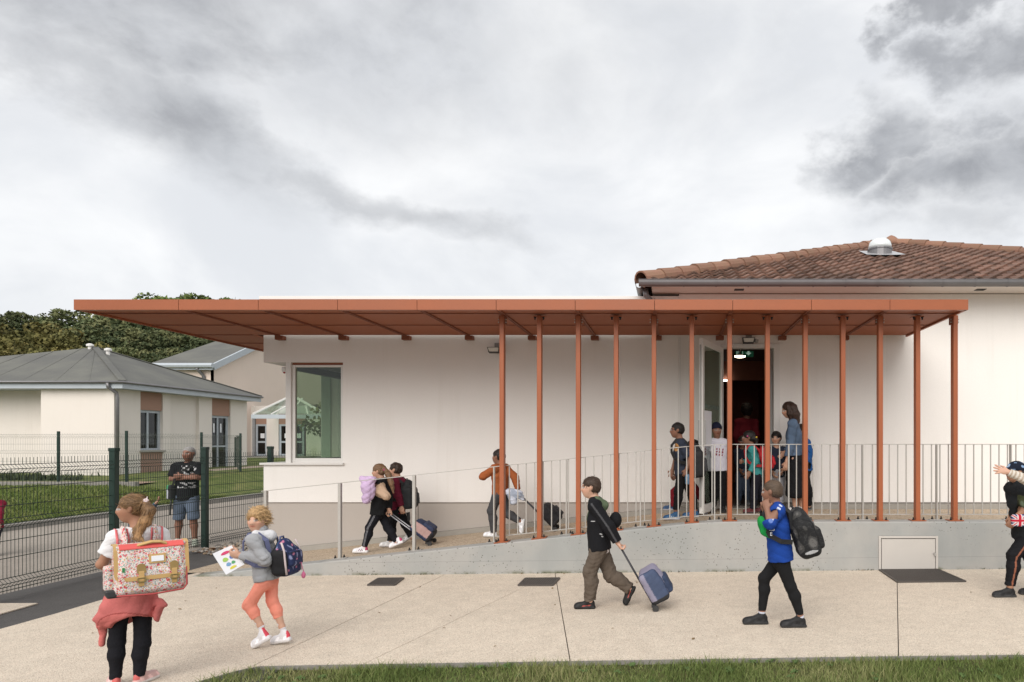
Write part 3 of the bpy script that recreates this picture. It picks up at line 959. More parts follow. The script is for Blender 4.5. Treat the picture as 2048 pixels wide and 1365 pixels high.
# gutter: a half round with a rolled lip
gb = MB(); n = 9
prof = [(-0.06 - 0.062 * math.cos(math.pi * j / (n - 1)), -0.085 * math.sin(math.pi * j / (n - 1))) for j in range(n)]
prof = [(-0.06 + 0.062, 0.0)] + [(-0.06 + 0.062 * math.cos(math.pi * j / 10), -0.088 * math.sin(math.pi * j / 10)) for j in range(1, 11)] + [(-0.126, 0.012), (-0.118, 0.018)]
for (y0, z0), (y1, z1) in zip(prof[:-1], prof[1:]):
    gb.quad((EX0, GYF + y0, EZ + z0), (11.3, GYF + y0, EZ + z0), (11.3, GYF + y1, EZ + z1), (EX0, GYF + y1, EZ + z1))
for (y0, z0), (y1, z1) in zip(prof[:-1], prof[1:]):                       # the return along the left eave
    gb.quad((EX0 + 0.06 + y0, GYF, EZ + z0), (EX0 + 0.06 + y1, GYF, EZ + z1), (EX0 + 0.06 + y1, 20.0, EZ + z1), (EX0 + 0.06 + y0, 20.0, EZ + z0))
gb.poly([(EX0, GYF + y, EZ + z) for y, z in prof])
gut = gb.build('gutter', M['zinc'], mb_, smooth=True)
for k in range(24):
    x = EX0 + 0.19 + 0.5 * k * 0.98
    b = MB()
    for (y0, z0), (y1, z1) in zip(prof[1:-1], prof[2:]):
        b.quad((x - .011, GYF + y0 * 1.05, EZ + z0 * 1.06), (x + .011, GYF + y0 * 1.05, EZ + z0 * 1.06), (x + .011, GYF + y1 * 1.05, EZ + z1 * 1.06), (x - .011, GYF + y1 * 1.05, EZ + z1 * 1.06))
    b.build('gutter_bracket', M['zinc'], gut)
b = MB(); dx = EX0 + 0.09
b.tube([(dx, GYF + 0.18, EZ - 0.06), (dx + .01, GYF + 0.18, EZ - 0.17), (dx + .12, GYF + 0.3, EZ - 0.27), (dx + 0.18, GYF + 0.4, EZ - 0.42), (dx + 0.18, GYF + 0.44, TOPZ - 0.3)], 0.045, 10)
b.build('downpipe', M['zinc'], mb_, smooth=True)
# pyramid roof
AP = np.array([5.19, 16.07, 6.33])
c0 = np.array([EX0 + 0.05, GYF + 0.02, EZ + 0.005]); c1 = np.array([10.8, GYF + 0.02, EZ + 0.005]); c2 = np.array([10.8, 21.7, EZ]); c3 = np.array([EX0 + 0.05, 21.7, EZ])
b = MB()
for a, c in ((c0, c1), (c1, c2), (c2, c3), (c3, c0)):
    b.poly([a, c, AP])
roof = b.build('roof', mat('roof_underlay', (0.10, 0.05, 0.035), 0.9), mb_)
TW, TL, CR = 0.215, 0.37, 0.300
slope = Vector((0, AP[1] - c0[1], AP[2] - c0[2])); SL = slope.length; su = slope.normalized(); sn_ = Vector((0, -su.z, su.y))


def tile_mesh(k):
    """one clay tile: a roll and a pan, with a thick butt end; local x across, y up the slope, z off the roof"""
    rr = random.Random(k); b = MB(); n = 7; th = 0.026
    xs_ = [TW * 1.04 * (j / (n - 1) - 0.5) for j in range(n)]
    hz_ = [0.004, 0.0, 0.006, 0.028, 0.042, 0.031, 0.008]
    hz_ = [h + rr.uniform(-0.003, 0.003) for h in hz_]
    lift = 0.044 + rr.uniform(-0.004, 0.006)
    top0 = [(x, 0, h + lift) for x, h in zip(xs_, hz_)]; top1 = [(x, TL, h + 0.004) for x, h in zip(xs_, hz_)]
    bot0 = [(x, 0, h + lift - th) for x, h in zip(xs_, hz_)]
    for j in range(n - 1):
        b.quad(top0[j], top0[j + 1], top1[j + 1], top1[j]); b.quad(bot0[j], bot0[j + 1], top0[j + 1], top0[j])
    b.quad(bot0[0], top0[0], top1[0], (xs_[0], TL, -0.01)); b.quad(top0[-1], bot0[-1], (xs_[-1], TL, -0.01), top1[-1])
    return b


tile_b = [tile_mesh(k) for k in range(6)]
tile_m = [t.mesh('roof_tile', M['tile'], True) for t in tile_b]
for me in tile_m:
    me.polygons.foreach_set('use_smooth', [j % 2 == 0 and j < 12 for j in range(len(me.polygons))])
Rm = Matrix((Vector((1, 0, 0)), su, sn_)).transposed()
spots = []
for r in range(int(SL / CR) + 1):
    s0 = r * CR - 0.05
    for q in range(60):
        xx = c0[0] + 0.02 + q * TW + TW / 2
        fr = (s0 + 0.30) / SL
        l, rr_ = c0[0] + (AP[0] - c0[0]) * fr - 0.11, c1[0] + (AP[0] - c1[0]) * fr + 0.11
        if not (l < xx < rr_): continue
        p = Vector((xx, c0[1], c0[2])) + su * s0
        if xx > 0.53 * p.y + 0.1 + 99 * 0: vis = False
        else: vis = True
        if abs(CX + FPX * xx / p.y - 1760) < 27 and abs(CY - FPX * (p.z - CAMZ) / p.y - 516) < 3: pass
        spots.append((not vis, r, xx, p))
spots.sort(key=lambda t: (t[0], t[1], t[2]))
stuff = MB()
for k, (nv, r, xx, p) in enumerate(spots):
    j = random.randrange(6)
    wob_ = Vector((random.uniform(-.004, .004), 0, 0)); tw = random.uniform(-0.012, 0.012)
    if k < 300:
        o = put('roof_tile', tile_m[j], p + wob_, roof, rot=(Rm @ Matrix.Rotation(tw, 3, 'Z')).to_euler())
    else:
        i0 = len(stuff.v)
        for v in tile_b[j].v:
            stuff.v.append(tuple(p + wob_ + Rm @ Vector(v)))
        stuff.f += [tuple(i0 + q for q in f_) for f_ in tile_b[j].f]; stuff.mi += [0] * len(tile_b[j].f)
tag(stuff.build('roof_tiles', M['tile'], roof), kind='stuff')
# half-round ridge tiles on the two hips in view
hb2 = MB(); HL = 0.46
for j in range(9):
    a0, a1 = math.pi * (j - 0.2) / 8.6, math.pi * (j + 0.8) / 8.6
rt = MB(); nn = 8
ring = lambda y, r0: [(r0 * math.cos(math.pi * (j / nn) * 1.1 - 0.157), y, r0 * math.sin(math.pi * (j / nn) * 1.1 - 0.157)) for j in range(nn + 1)]
A0, A1, A2 = ring(0, 0.150), ring(HL, 0.128), ring(0, 0.125)
for j in range(nn):
    rt.quad(A0[j], A1[j], A1[j + 1], A0[j + 1]); rt.quad(A2[j], A0[j], A0[j + 1], A2[j + 1])
rtm = rt.mesh('ridge_tile', M['ridge'], True)
for a, c, lim in ((c0, AP, 1.0), (c1, AP, 1.0)):
    a, c = Vector(a), Vector(c); d = (c - a).normalized(); L = (c - a).length; x_ = d.cross(Vector((0, 0, 1))).normalized(); z_ = x_.cross(d)
    Mr = Matrix((x_, d, z_)).transposed()
    k = 0; s = -0.02
    while s < L - 0.15:
        if not (a.x > 6 and s < L - 4.6):
            put('ridge_tile', rtm, a + d * s + z_ * (0.018 + random.uniform(-.006, .008)), roof, rot=(Mr @ Matrix.Rotation(random.uniform(-.05, .05), 3, 'Y')).to_euler())
        s += 0.41
b = MB(); b.lathe(AP + np.array([0, -0.02, 0.02]), [(0.26, -0.06), (0.19, 0.06), (0.10, 0.15), (0.03, 0.19), (0.004, 0.195)], 12); b.build('ridge_cap', M['ridge'], roof, smooth=True)
# light tube
fr = None
sx_, sd_ = X(1760, 13.55), 13.55
sz_ = c0[2] + (sd_ - c0[1]) * (AP[2] - c0[2]) / (AP[1] - c0[1])
lt = thing('roof_light_tube', (sx_, sd_, sz_), 'clear domed light tube with a zinc collar on the tiled roof', 'skylight')
b = MB()
zf = lambda y: c0[2] + (y - c0[1]) * (AP[2] - c0[2]) / (AP[1] - c0[1]) + 0.10
b.poly([(sx_ - .36, sd_ - .34, zf(sd_ - .34)), (sx_ - .1, sd_ - .42, zf(sd_ - .42)), (sx_ + .2, sd_ - .40, zf(sd_ - .40)), (sx_ + .40, sd_ - .32, zf(sd_ - .32)), (sx_ + .34, sd_ + .3, zf(sd_ + .3)), (sx_ - .34, sd_ + .3, zf(sd_ + .3))])
b.build('flashing', mat('lead_flashing', (0.50, 0.50, 0.51), 0.4, metal=0.5), lt)
b = MB(); b.lathe((sx_, sd_, sz_), [(0.23, -0.1), (0.225, 0.135), (0.24, 0.14), (0.24, 0.165), (0.215, 0.17)], 24); b.build('collar', M['zinc'], lt, smooth=False)
b = MB(); b.lathe((sx_, sd_, sz_ + 0.168), [(0.225, 0.0), (0.222, 0.06), (0.20, 0.13), (0.15, 0.18), (0.08, 0.205), (0.01, 0.21)], 24)
b.build('dome', mat('clear_dome', (0.70, 0.74, 0.74), 0.12, spec=0.9, coat=0.5), lt, smooth=True)

# ================================================================ door and corridor
dr_ = thing('school_door', ((DX0 + DX1) / 2, YW, DZ0), 'white framed glass double door standing open under the canopy', 'door')
b = MB(); FW = 0.10
b.box(DXI0 + 0.003, DXI0 + 0.05, YW - 0.03, YW + 0.1, DZ0 - .02, DZI - 0.004); b.box(DXI1 - FW, DXI1 - 0.003, YW - 0.03, YW + 0.1, DZ0 - .02, DZI - 0.004)
b.box(DXI0 + 0.05, DXI1 - FW, YW - 0.031, YW + 0.1, DZI - 0.075, DZI - 0.005)
b.build('door_frame', M['white_metal'], dr_, bevel=0.004)
b = MB(); b.box(DXI1 - FW - 0.10, DXI1 - FW - 0.003, YW + 0.10, YW + 0.16, DZ0, DZI - 0.08); b.build('inner_frame', M['grey_plastic'], dr_)
# open leaf: from the hinge back at the wall to the free edge towards the camera
h0 = Vector((X(1443, YW), YW - 0.04, 0)); h1 = Vector((X(1402, 9.84), 9.84, 0))
ld = (h1 - h0).normalized(); LW = (h1 - h0).length; LZ0, LZ1 = DZ0 + 0.01, Z(697, YW)
st_ = 0.085
b = MB()
q = lambda s, z: (h0.x + ld.x * s, h0.y + ld.y * s, z)
b.bar(q(st_ / 2, LZ0), q(st_ / 2, LZ1), 0.055, st_, up=ld); b.bar(q(LW - st_ / 2, LZ0), q(LW - st_ / 2, LZ1), 0.055, st_, up=ld)
b.bar(q(st_, LZ1 - st_ / 2), q(LW - st_, LZ1 - st_ / 2), 0.054, st_); b.bar(q(st_, LZ0 + 0.06), q(LW - st_, LZ0 + 0.06), 0.054, 0.12)
leaf = b.build('door_leaf', M['white_metal'], dr_, bevel=0.004)
b = MB(); b.bar(q(st_ - .01, (LZ0 + LZ1) / 2), q(LW - st_ + .01, (LZ0 + LZ1) / 2), 0.012, LZ1 - LZ0 - st_ - 0.1); b.build('pane', M['door_glass'], leaf)
b = MB(); b.bar(q(LW + 0.022, LZ0 + .1), q(LW + 0.022, LZ1 - .1), 0.02, 0.012, up=ld); b.bar(q(LW - 0.05, LZ0 + 1.0), q(LW - 0.05, LZ0 + 1.35), 0.11, 0.012, up=ld)
b.build('handle', M['grey_plastic'], leaf)
nrm = Vector((-ld.y, ld.x, 0))
if nrm.x > 0: nrm = -nrm
nrm = Vector((ld.y, -ld.x, 0)) if Vector((ld.y, -ld.x, 0)).dot(Vector((0.4, -1, 0))) > 0 else Vector((-ld.y, ld.x, 0))
pp = lambda s, z: Vector(q(s, z)) + nrm * 0.012
for zz in (Z(838, 10.3),):
    pass
b = MB(); b.quad(pp(LW - 0.50, Z(893, 10.1)), pp(LW - .11, Z(893, 10.1)), pp(LW - .11, Z(822, 10.1)), pp(LW - .5, Z(822, 10.1)))
tag(b.build('notice', M['paper']), 'white paper notice taped to the glass of the open door', 'notice')
b = MB()
for k in range(7):
    s = LW - 0.15 - k * 0.12; b.quad(pp(s - .02, Z(817, 10.1)), pp(s + .02, Z(817, 10.1)), pp(s + .02, Z(809, 10.1)), pp(s - .02, Z(809, 10.1)))
b.build('glass_marking', mat('frosted_mark', (0.12, 0.15, 0.14), 0.7), leaf)
b = MB(); b.box(DX0 - 0.02, DX1, YW - 0.1, YW + 0.35, DZ0 - 0.1, DZ0 - 0.005); b.build('threshold', M['kerb_conc'], dr_)
# corridor
cr = thing('corridor', (1.3, 14, DZ0), 'dark brown school corridor seen through the open door', 'corridor')
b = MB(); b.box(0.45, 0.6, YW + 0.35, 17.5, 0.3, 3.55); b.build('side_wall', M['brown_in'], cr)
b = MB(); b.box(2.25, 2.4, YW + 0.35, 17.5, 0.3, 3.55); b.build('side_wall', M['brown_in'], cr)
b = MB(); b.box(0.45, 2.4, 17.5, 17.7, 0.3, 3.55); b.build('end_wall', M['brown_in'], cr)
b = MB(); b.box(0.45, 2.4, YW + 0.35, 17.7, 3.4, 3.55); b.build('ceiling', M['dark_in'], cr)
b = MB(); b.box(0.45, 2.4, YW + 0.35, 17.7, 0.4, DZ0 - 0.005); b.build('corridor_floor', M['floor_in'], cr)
b = MB(); b.box(0.602, 2.248, 14.5, 14.6, Z(761, 14.5), 3.4); b.build('lintel', M['brown_in'], cr)
lx, ly, lz = X(1480, 12.3), 12.3, Z(713, 12.3)
t = thing('ceiling_lamp', (lx, ly, lz), 'round lit ceiling lamp glowing inside the dark doorway', 'lamp')
b = MB(); b.lathe((lx, ly, lz - 0.03), [(0.02, 0.008), (0.07, 0.011), (0.096, 0.022), (0.098, 0.03)], 20); b.build('diffuser', M['lamp'], t)
b = MB(); b.lathe((lx, ly, lz + 0.002), [(0.10, 0), (0.10, 0.02), (0.02, 0.03), (0.012, 3.40 - lz)], 20); b.build('stem', M['white_metal'], t)
t = thing('exit_sign', (X(1490, 12.9), 12.9, Z(705, 12.9)), 'green emergency exit sign with a down arrow above the corridor', 'exit sign')
ex, ez = X(1489, 12.9), Z(706, 12.9)
b = MB(); b.box(ex - .17, ex + .17, 12.9, 12.93, ez - .075, ez + .085); b.build('sign_plate', M['exit'], t)
b = MB(); y = 12.896
b.poly([(ex + .02, y, ez), (ex + .075, y, ez - .05), (ex + .13, y, ez), (ex + .095, y, ez), (ex + .095, y, ez + .055), (ex + .055, y, ez + .055), (ex + .055, y, ez)][::-1])
b.build('arrow', M['exit_w'], t)
b = MB()                                                                 # running man in a doorway
b.quad((ex - .15, y, ez - .055), (ex - .135, y, ez - .055), (ex - .135, y, ez + .06), (ex - .15, y, ez + .06)); b.quad((ex - .15, y, ez + .06), (ex - .03, y, ez + .06), (ex - .03, y, ez + .07), (ex - .15, y, ez + .07)); b.quad((ex - .04, y, ez - .055), (ex - .03, y, ez - .055), (ex - .03, y, ez + .06), (ex - .04, y, ez + .06))
b.poly([(ex - .10 + .013 * math.cos(a * .785), y, ez + .042 + .013 * math.sin(a * .785)) for a in range(8)])
b.quad((ex - .105, y, ez - .01), (ex - .085, y, ez - .01), (ex - .088, y, ez + .028), (ex - .106, y, ez + .026)); b.quad((ex - .125, y, ez - .05), (ex - .112, y, ez - .05), (ex - .085, y, ez - .008), (ex - .105, y, ez - .008)); b.quad((ex - .072, y, ez - .05), (ex - .06, y, ez - .045), (ex - .085, y, ez), (ex - .1, y, ez - .005))
b.quad((ex - .13, y, ez + .005), (ex - .125, y, ez + .018), (ex - .09, y, ez + .026), (ex - .09, y, ez + .015))
b.build('running_figure', M['exit_w'], t)
b = MB(); b.box(X(1443, 14.4), X(1457, 14.4), 14.42, 14.44, Z(763, 14.4), Z(759.5, 14.4)); tag(b.build('strip_light', M['strip']), 'thin lit strip light on the corridor lintel', 'lamp')

# ================================================================ canopy
CZ0, CZ1 = Z(620, 8.61), Z(599.3, 8.61)
CYF = 8.61; CXL, CXR = X(147, CYF), X(1937, CYF)
can = thing('canopy', ((CXL + CXR) / 2, 9.07, gz(-2)), 'long flat rust-orange steel canopy on thirteen thin columns along the ramp', 'canopy')
fj = [X(p, CYF) for p in (147, 357, 516.5, 675, 834, 992.3, 1150.3, 1309, 1465.5, 1623, 1780, 1937)]
for a, c in zip(fj[:-1], fj[1:]):
    b = MB(); b.box(a + 0.003, c - 0.003, CYF, CYF + 0.03, CZ0, CZ1); b.box(a + 0.003, c - 0.003, CYF + 0.03, CYF + 0.09, CZ0, CZ0 + 0.006); b.build('fascia_panel', M['rust'], can)
BACK = YW - 0.085
CBL = 14.0
b = MB(); b.box(CXR - 0.03, CXR, CYF + 0.033, BACK, CZ0, CZ1); b.build('fascia_panel', M['rust'], can)
b = MB(); b.box(CXL, CXL + 0.03, CYF + 0.033, CBL, CZ0, CZ1); b.build('fascia_panel', M['rust'], can)
b = MB(); b.box(CXL + 0.03, AX0 - 0.09, CBL - .03, CBL, CZ0, CZ1); b.build('fascia_panel', M['rust'], can)
b = MB(); b.box(CXL + 0.03, CXR - 0.03, CYF + 0.035, BACK, CZ1 - 0.03, CZ1 - 0.006); b.box(CXL + 0.03, AX0 - 0.09, BACK, CBL - .03, CZ1 - 0.03, CZ1 - 0.006); b.build('roof_sheet', M['rafter'], can)
rj = fj[:-1] + [CXR - 0.0]
rows = [CYF + 0.092, 8.985, 9.885, BACK]
SZ0 = CZ0 + 0.028
for i in range(len(fj) - 1):
    a, c = fj[i], fj[i + 1]
    a2 = a + (0.032 if i == 0 else 0.0); c2 = c - (0.032 if i == len(fj) - 2 else 0.0)
    for y0, y1 in zip(rows[:-1], rows[1:]):
        b = MB(); b.box(a2 + 0.004, c2 - 0.004, y0 + 0.012, y1 - 0.012, SZ0, SZ0 + 0.012); b.build('soffit_panel', M['rust_soffit'], can)
for y0, y1 in ((BACK, 10.785), (10.79, 11.685), (11.685, 12.585), (12.585, 13.485), (13.485, CBL - 0.03)):
    if y1 <= y0 + 0.05: continue
    b = MB(); b.box(CXL + 0.034, AX0 - 0.094, y0 + 0.005, y1 - 0.005, SZ0, SZ0 + 0.012); b.build('soffit_panel', M['rust_soffit'], can)
for x in fj[1:-1]:
    b = MB(); b.box(x - 0.022, x - 0.012, CYF + 0.092, BACK, CZ0 + 0.008, SZ0 - 0.003); b.box(x + 0.012, x + 0.022, CYF + 0.092, BACK, CZ0 + 0.008, SZ0 - 0.003); b.box(x - 0.012, x + 0.012, CYF + 0.092, BACK, SZ0 - 0.012, SZ0 - 0.004)
    if x < AX0: 
        pass
    b.build('rafter', M['rafter'], can)
    if x > AX0 + 0.1:
        b = MB(); b.box(x - 0.062, x + 0.062, BACK - 0.03, YW - 0.004, CZ0 - 0.045, CZ0 + 0.02); b.build('wall_bracket', M['rafter'], can, bevel=0.003)
for y in (8.985, 9.885):
    b = MB(); b.box(CXL + 0.035, CXR - 0.035, y - 0.011, y + 0.011, SZ0 - 0.0105, SZ0 + 0.004); b.build('cross_batten', M['rafter'], can)
for y in (10.785, 11.685, 12.585, 13.485):
    b = MB(); b.box(CXL + 0.035, AX0 - 0.10, y - 0.011, y + 0.011, SZ0 - 0.0105, SZ0 + 0.004); b.build('cross_batten', M['rafter'], can)
CYC = 9.085
col_px = [1005, 1079.5, 1157, 1232.5, 1308, 1383.5, 1459, 1534.5, 1610, 1685, 1759.5, 1834, 1908.5]
colm = MB(); colm.box(-0.03, 0.03, -0.05, 0.05, 0, 1)
bpm = MB(); bpm.box(-0.095, 0.095, -0.075, 0.075, 0, 0.012); bpm = bpm.mesh('base_plate', M['rust'])
bom = MB(); bom.lathe((0, 0, 0), [(0.017, 0), (0.017, 0.016), (0.010, 0.017), (0.010, 0.036), (0.006, 0.04)], 6); bom = bom.mesh('bolt', M['bolt'])
cam_cols = []
for k, px in enumerate(col_px):
    x = X(px, CYC); z0 = ramp_z(x); tilt = -math.atan((ramp_z(x + .05) - ramp_z(x - .05)) / 0.1)
    b = MB(); b.box(x - 0.03, x + 0.03, CYC - 0.05, CYC + 0.05, z0 + 0.004, SZ0 - 0.014 if k % 2 else CZ0 + 0.012)
    c = b.build('column', M['rust'], can, bevel=0.006)
    rl = can.location
    o = put('base_plate', bpm, (x, CYC - 0.012, z0 + 0.002), c, rot=(0, tilt, 0))
    for sx in (-0.068, 0.068):
        put('bolt', bom, (x + sx, CYC - 0.055, z0 + 0.012 - sx * math.tan(tilt)), c, rot=(0, tilt, 0))
    if k % 2:
        b = MB(); b.box(x - 0.075, x + 0.075, CYC - 0.055, CYC + 0.055, CZ0 - 0.012, CZ0 + 0.0); b.build('cap_plate', M['rust'], c)
        for sx in (-0.055, 0.055):
            put('bolt', bom, (x + sx, CYC - 0.04, CZ0 - 0.012), c, rot=(math.pi, 0, 0))
    else:
        b = MB(); b.box(x - 0.040, x + 0.040, CYC - 0.03, CYC + 0.08, CZ0 - 0.10, CZ0 + 0.01); b.build('cap_plate', M['rafter'], c)
        for sx in (-0.042, 0.042):
            for dz_ in (-0.04, -0.075):
                b = MB(); b.tube([(x + sx, CYC - 0.01, CZ0 + dz_), (x + sx * 1.35, CYC - 0.01, CZ0 + dz_)], 0.008, 6); b.build('bolt', M['galv'], c)

# ================================================================ ramp railing
RY = 9.175
rail = thing('ramp_railing', (-1, RY, ramp_z(-1)), 'galvanised steel railing of thin upright bars along the ramp and landing', 'railing')
BX0 = X(985, RY)
RT = lambda x: ramp_z(x) + 1.015
b = MB()
pts = [X(524, RY)] + [x for x in np.arange(X(560, RY), 0.0, 0.24)] + [0.15, 0.3, 0.48, 0.66, 0.84, 1.0, 2, 4, 6, 8, 11]
for a, c in zip(pts[:-1], pts[1:]):
    b.bar((a, RY, RT(a)), (c + .001, RY, RT(c)), 0.042, 0.010)
b.build('top_rail', M['galv'], rail)
b = MB()
pts = [x for x in np.arange(BX0 + .01, 0.0, 0.24)] + [0.15, 0.3, 0.48, 0.66, 0.84, 1.0, 2, 4, 6, 8, 11]
for a, c in zip(pts[:-1], pts[1:]):
    b.bar((a, RY, ramp_z(a) + 0.075), (c + .001, RY, ramp_z(c) + 0.075), 0.030, 0.010)
b.build('bottom_rail', M['galv'], rail)
posts = [X(p, RY) for p in (532, 680, 828.5, 988)] ; s_ = X(1132.5, RY)
k = 0
while s_ < 6:
    posts.append(s_); s_ += 0.995
for x in posts:
    b = MB(); b.box(x - 0.005 if x > BX0 - .1 else x - 0.018, x + 0.011 if x > BX0 - .1 else x + 0.018, RY - 0.025, RY + 0.025, ramp_z(x) + 0.003, RT(x) - 0.005); p_ = b.build('post', M['galv'], rail)
    b = MB(); tl = (ramp_z(x + .05) - ramp_z(x - .05)) / 0.1
    b.hexa([(x - .1, RY - .03, ramp_z(x) - .1 * tl + .002), (x + .1, RY - .03, ramp_z(x) + .1 * tl + .002), (x + .1, RY + .03, ramp_z(x) + .1 * tl + .002), (x - .1, RY + .03, ramp_z(x) - .1 * tl + .002)],
           [(x - .1, RY - .03, ramp_z(x) - .1 * tl + .010), (x + .1, RY - .03, ramp_z(x) + .1 * tl + .010), (x + .1, RY + .03, ramp_z(x) + .1 * tl + .010), (x - .1, RY + .03, ramp_z(x) - .1 * tl + .010)])
    b.build('foot_plate', M['galv'], p_)
    for sx in (-.06, .06):
        put('bolt', bom, (x + sx, RY - 0.01, ramp_z(x) + sx * tl + .01), p_)
bal = MB(); bal.box(-0.0065, 0.0065, -0.0065, 0.0065, 0, 0.93); bal = bal.mesh('baluster', M['galv'])
x = BX0 + 0.1135
while x < 5.6:
    if min(abs(x - p) for p in posts) > 0.03:
        put('baluster', bal, (x, RY, ramp_z(x) + 0.08), rail)
    x += 0.1135
# ================================================================ cream pavilion on the left
H0 = 24.4
HXR = X(228, 24.65)                                   # plane of its right wall
hz0 = 0.55
EVX = X(245, H0)
EVZ = Z(762, H0)
hs = thing('cream_pavilion', (-23, H0, hz0), 'cream single-storey pavilion with a grey felt pyramid roof and pale blue fascia', 'building')
hd_ = lambda px: HXR * FPX / (px - CX)                # depth on the right wall under photo column px
BKD = 32.4
b = MB()
WTZ = EVZ - 0.16
HL_ = X(93, 24.9)
b.box(HL_, HXR - 0.30, 24.68, 25.0, hz0 - .4, WTZ); b.box(-30, HL_, 25.55, 25.9, hz0 - .4, WTZ); b.box(HL_, HL_ + .3, 25.0, 25.6, hz0 - .4, WTZ)
# right wall: pilasters proud, panels recessed, openings
seg = [(228, 281, 'p'), (281, 326, 'w'), (326, 341, 'p'), (341, 398, 'r'), (398, 424, 'p'), (424, 461, 'd'), (461, 481, 'p')]
panels = []; wins = []
for a, c, k in seg:
    d0, d1 = hd_(a), hd_(c)
    if k == 'p': b.box(HXR - 0.30, HXR, d0, d1, hz0 - .4, WTZ)
    elif k == 'r': b.box(HXR - 0.30, HXR - 0.12, d0, d1, hz0 - .4, WTZ)
    else:
        dm = (d0 + d1) / 2
        zt = Z(821 if k == 'w' else 832, dm); zb = Z(901, dm) if k == 'w' else hz0 - .1
        panels.append((d0, d1, zt, WTZ))
        if k == 'w': panels.append((d0, d1, hz0 - .3, zb - 0.06))
        wins.append((d0, d1, zb, zt, k))
b.box(-30, HXR - .3, BKD - .3, BKD, hz0 - .4, WTZ); b.box(HXR - .31, HXR - .01, hd_(481), BKD, hz0 - .4, WTZ)
b.build('wall', M['cream'], hs)
for d0, d1, z0_, z1_ in panels:
    b = MB(); b.box(HXR - 0.26, HXR - 0.05, d0, d1, z0_, z1_); b.build('wall_panel', M['pinkpanel'], hs)
for d0, d1, zb, zt, k in wins:
    b = MB(); xf = HXR - 0.20
    b.box(xf, xf + .08, d0, d0 + .07, zb, zt); b.box(xf, xf + .08, d1 - .10, d1, zb, zt); b.box(xf, xf + .08, d0 + .07, d1 - .1, zt - .1, zt); b.box(xf, xf + .08, d0 + .07, d1 - .1, zb, zb + .08)
    dm = d0 + (d1 - d0) * 0.46
    b.box(xf - .005, xf + .07, dm - .04, dm + .04, zb + .08, zt - .1)
    if k == 'd': b.box(xf - .006, xf + .068, d0 + .07, d1 - .1, zb + (zt - zb) * .42, zb + (zt - zb) * .42 + .07)
    w = b.build('window' if k == 'w' else 'glazed_door', M['bluegrey'], hs)
    b = MB(); b.box(xf + .02, xf + .03, d0 + .06, d1 - .09, zb + .07, zt - .09); b.build('pane', M['dark_glass'], w)
    b = MB(); b.box(xf - .25, xf - .2, d0, d1, zb, zt); b.build('dark_room', M['dark_in'], w)
    b = MB()
    if k == 'w':
        b.box(xf - .03, xf - .025, d0 + .1, d1 - .12, zb + .1, zb + (zt - zb) * .42)
        b.build('half_curtain', mat('half_curtain', (0.40, 0.43, 0.42), 0.9), w)
        b = MB(); b.box(HXR - .14, HXR + .06, d0 - .05, d1 + .08, zb - .07, zb); b.build('sill', M['kerb_conc'], w)
    else:
        for s in (.25, .62):
            b.box(xf + .035, xf + .037, d0 + (d1 - d0) * s, d0 + (d1 - d0) * (s + .08), zt - .75, zt - .35)
        b.build('sticker', M['paper'], w)
ra = np.array([X(190, 28.4), 28.4, Z(695, 28.4)])
e0 = np.array([EVX, H0, EVZ]); e1 = np.array([EVX, BKD + .3, EVZ]); e2 = np.array([-33.0, BKD + .3, EVZ]); e3 = np.array([-33.0, H0, EVZ])
b = MB(); b.poly([e3, e0, ra]); b.poly([e0, e1, ra]); b.poly([e1, e2, ra]); b.poly([e2, e3, ra])
hr = b.build('roof', M['felt'], hs)
# lapped strips of felt
for k in range(9):
    s = (k + 1) / 10
    b = MB(); p = e0 + (e3 - e0) * s * 0.9; q_ = ra + (e3 - ra) * max(0, s - 0.25) * 0.9
    b.bar(p + (0, 0.02, .012), p + (q_ - p) * .98 + (0, 0, .012), 0.03, 0.004, up=(0, -.35, 1)); b.build('felt_lap', M['felt'], hr)
for a, c in ((e0, ra), (e1, ra)):
    b = MB(); b.bar(a + (0, 0, .015), c + (0, 0, .015), 0.22, 0.03); b.build('hip_strip', M['felt'], hr)
b = MB(); b.box(-33, EVX - .02, H0 + .02, H0 + .06, EVZ - .27, EVZ - .07); b.box(EVX - .06, EVX - .02, H0 + .06, BKD + .3, EVZ - .27, EVZ - .07); b.build('fascia', M['bluegrey'], hs)
b = MB(); b.box(-33, EVX - .03, H0 + .03, 25.9, EVZ - .265, EVZ - .25); b.box(HXR - .4, EVX - .03, H0 + .9, BKD, EVZ - .264, EVZ - .25); b.build('soffit', M['bluegrey'], hs)
b = MB(); b.tube([(-33, H0 - .05, EVZ - .05), (EVX + .05, H0 - .05, EVZ - .05), (EVX + .05, BKD + .3, EVZ - .05)], 0.048, 8); b.build('gutter', M['zinc'], hs, smooth=True)
gx = X(218, 24.4)
b = MB(); b.tube([(gx, 24.34, EVZ - .08), (gx, 24.36, EVZ - .22), (X(229, 24.5), 24.58, EVZ - .42), (X(230, 24.5), 24.6, EVZ - .6), (X(230, 24.5), 24.6, hz0 - .1)], 0.06, 8); b.build('downpipe', M['zinc'], hs, smooth=True)
for px, py, dd in ((180, 690, 28.2), (216, 699, 28.0)):
    b = MB(); x, z = X(px, dd), Z(py, dd); b.lathe((x, dd, z - .35), [(.07, 0), (.07, .27), (.13, .29), (.13, .36), (.05, .40)], 12); b.build('roof_vent', M['white_metal'], hr, smooth=False)

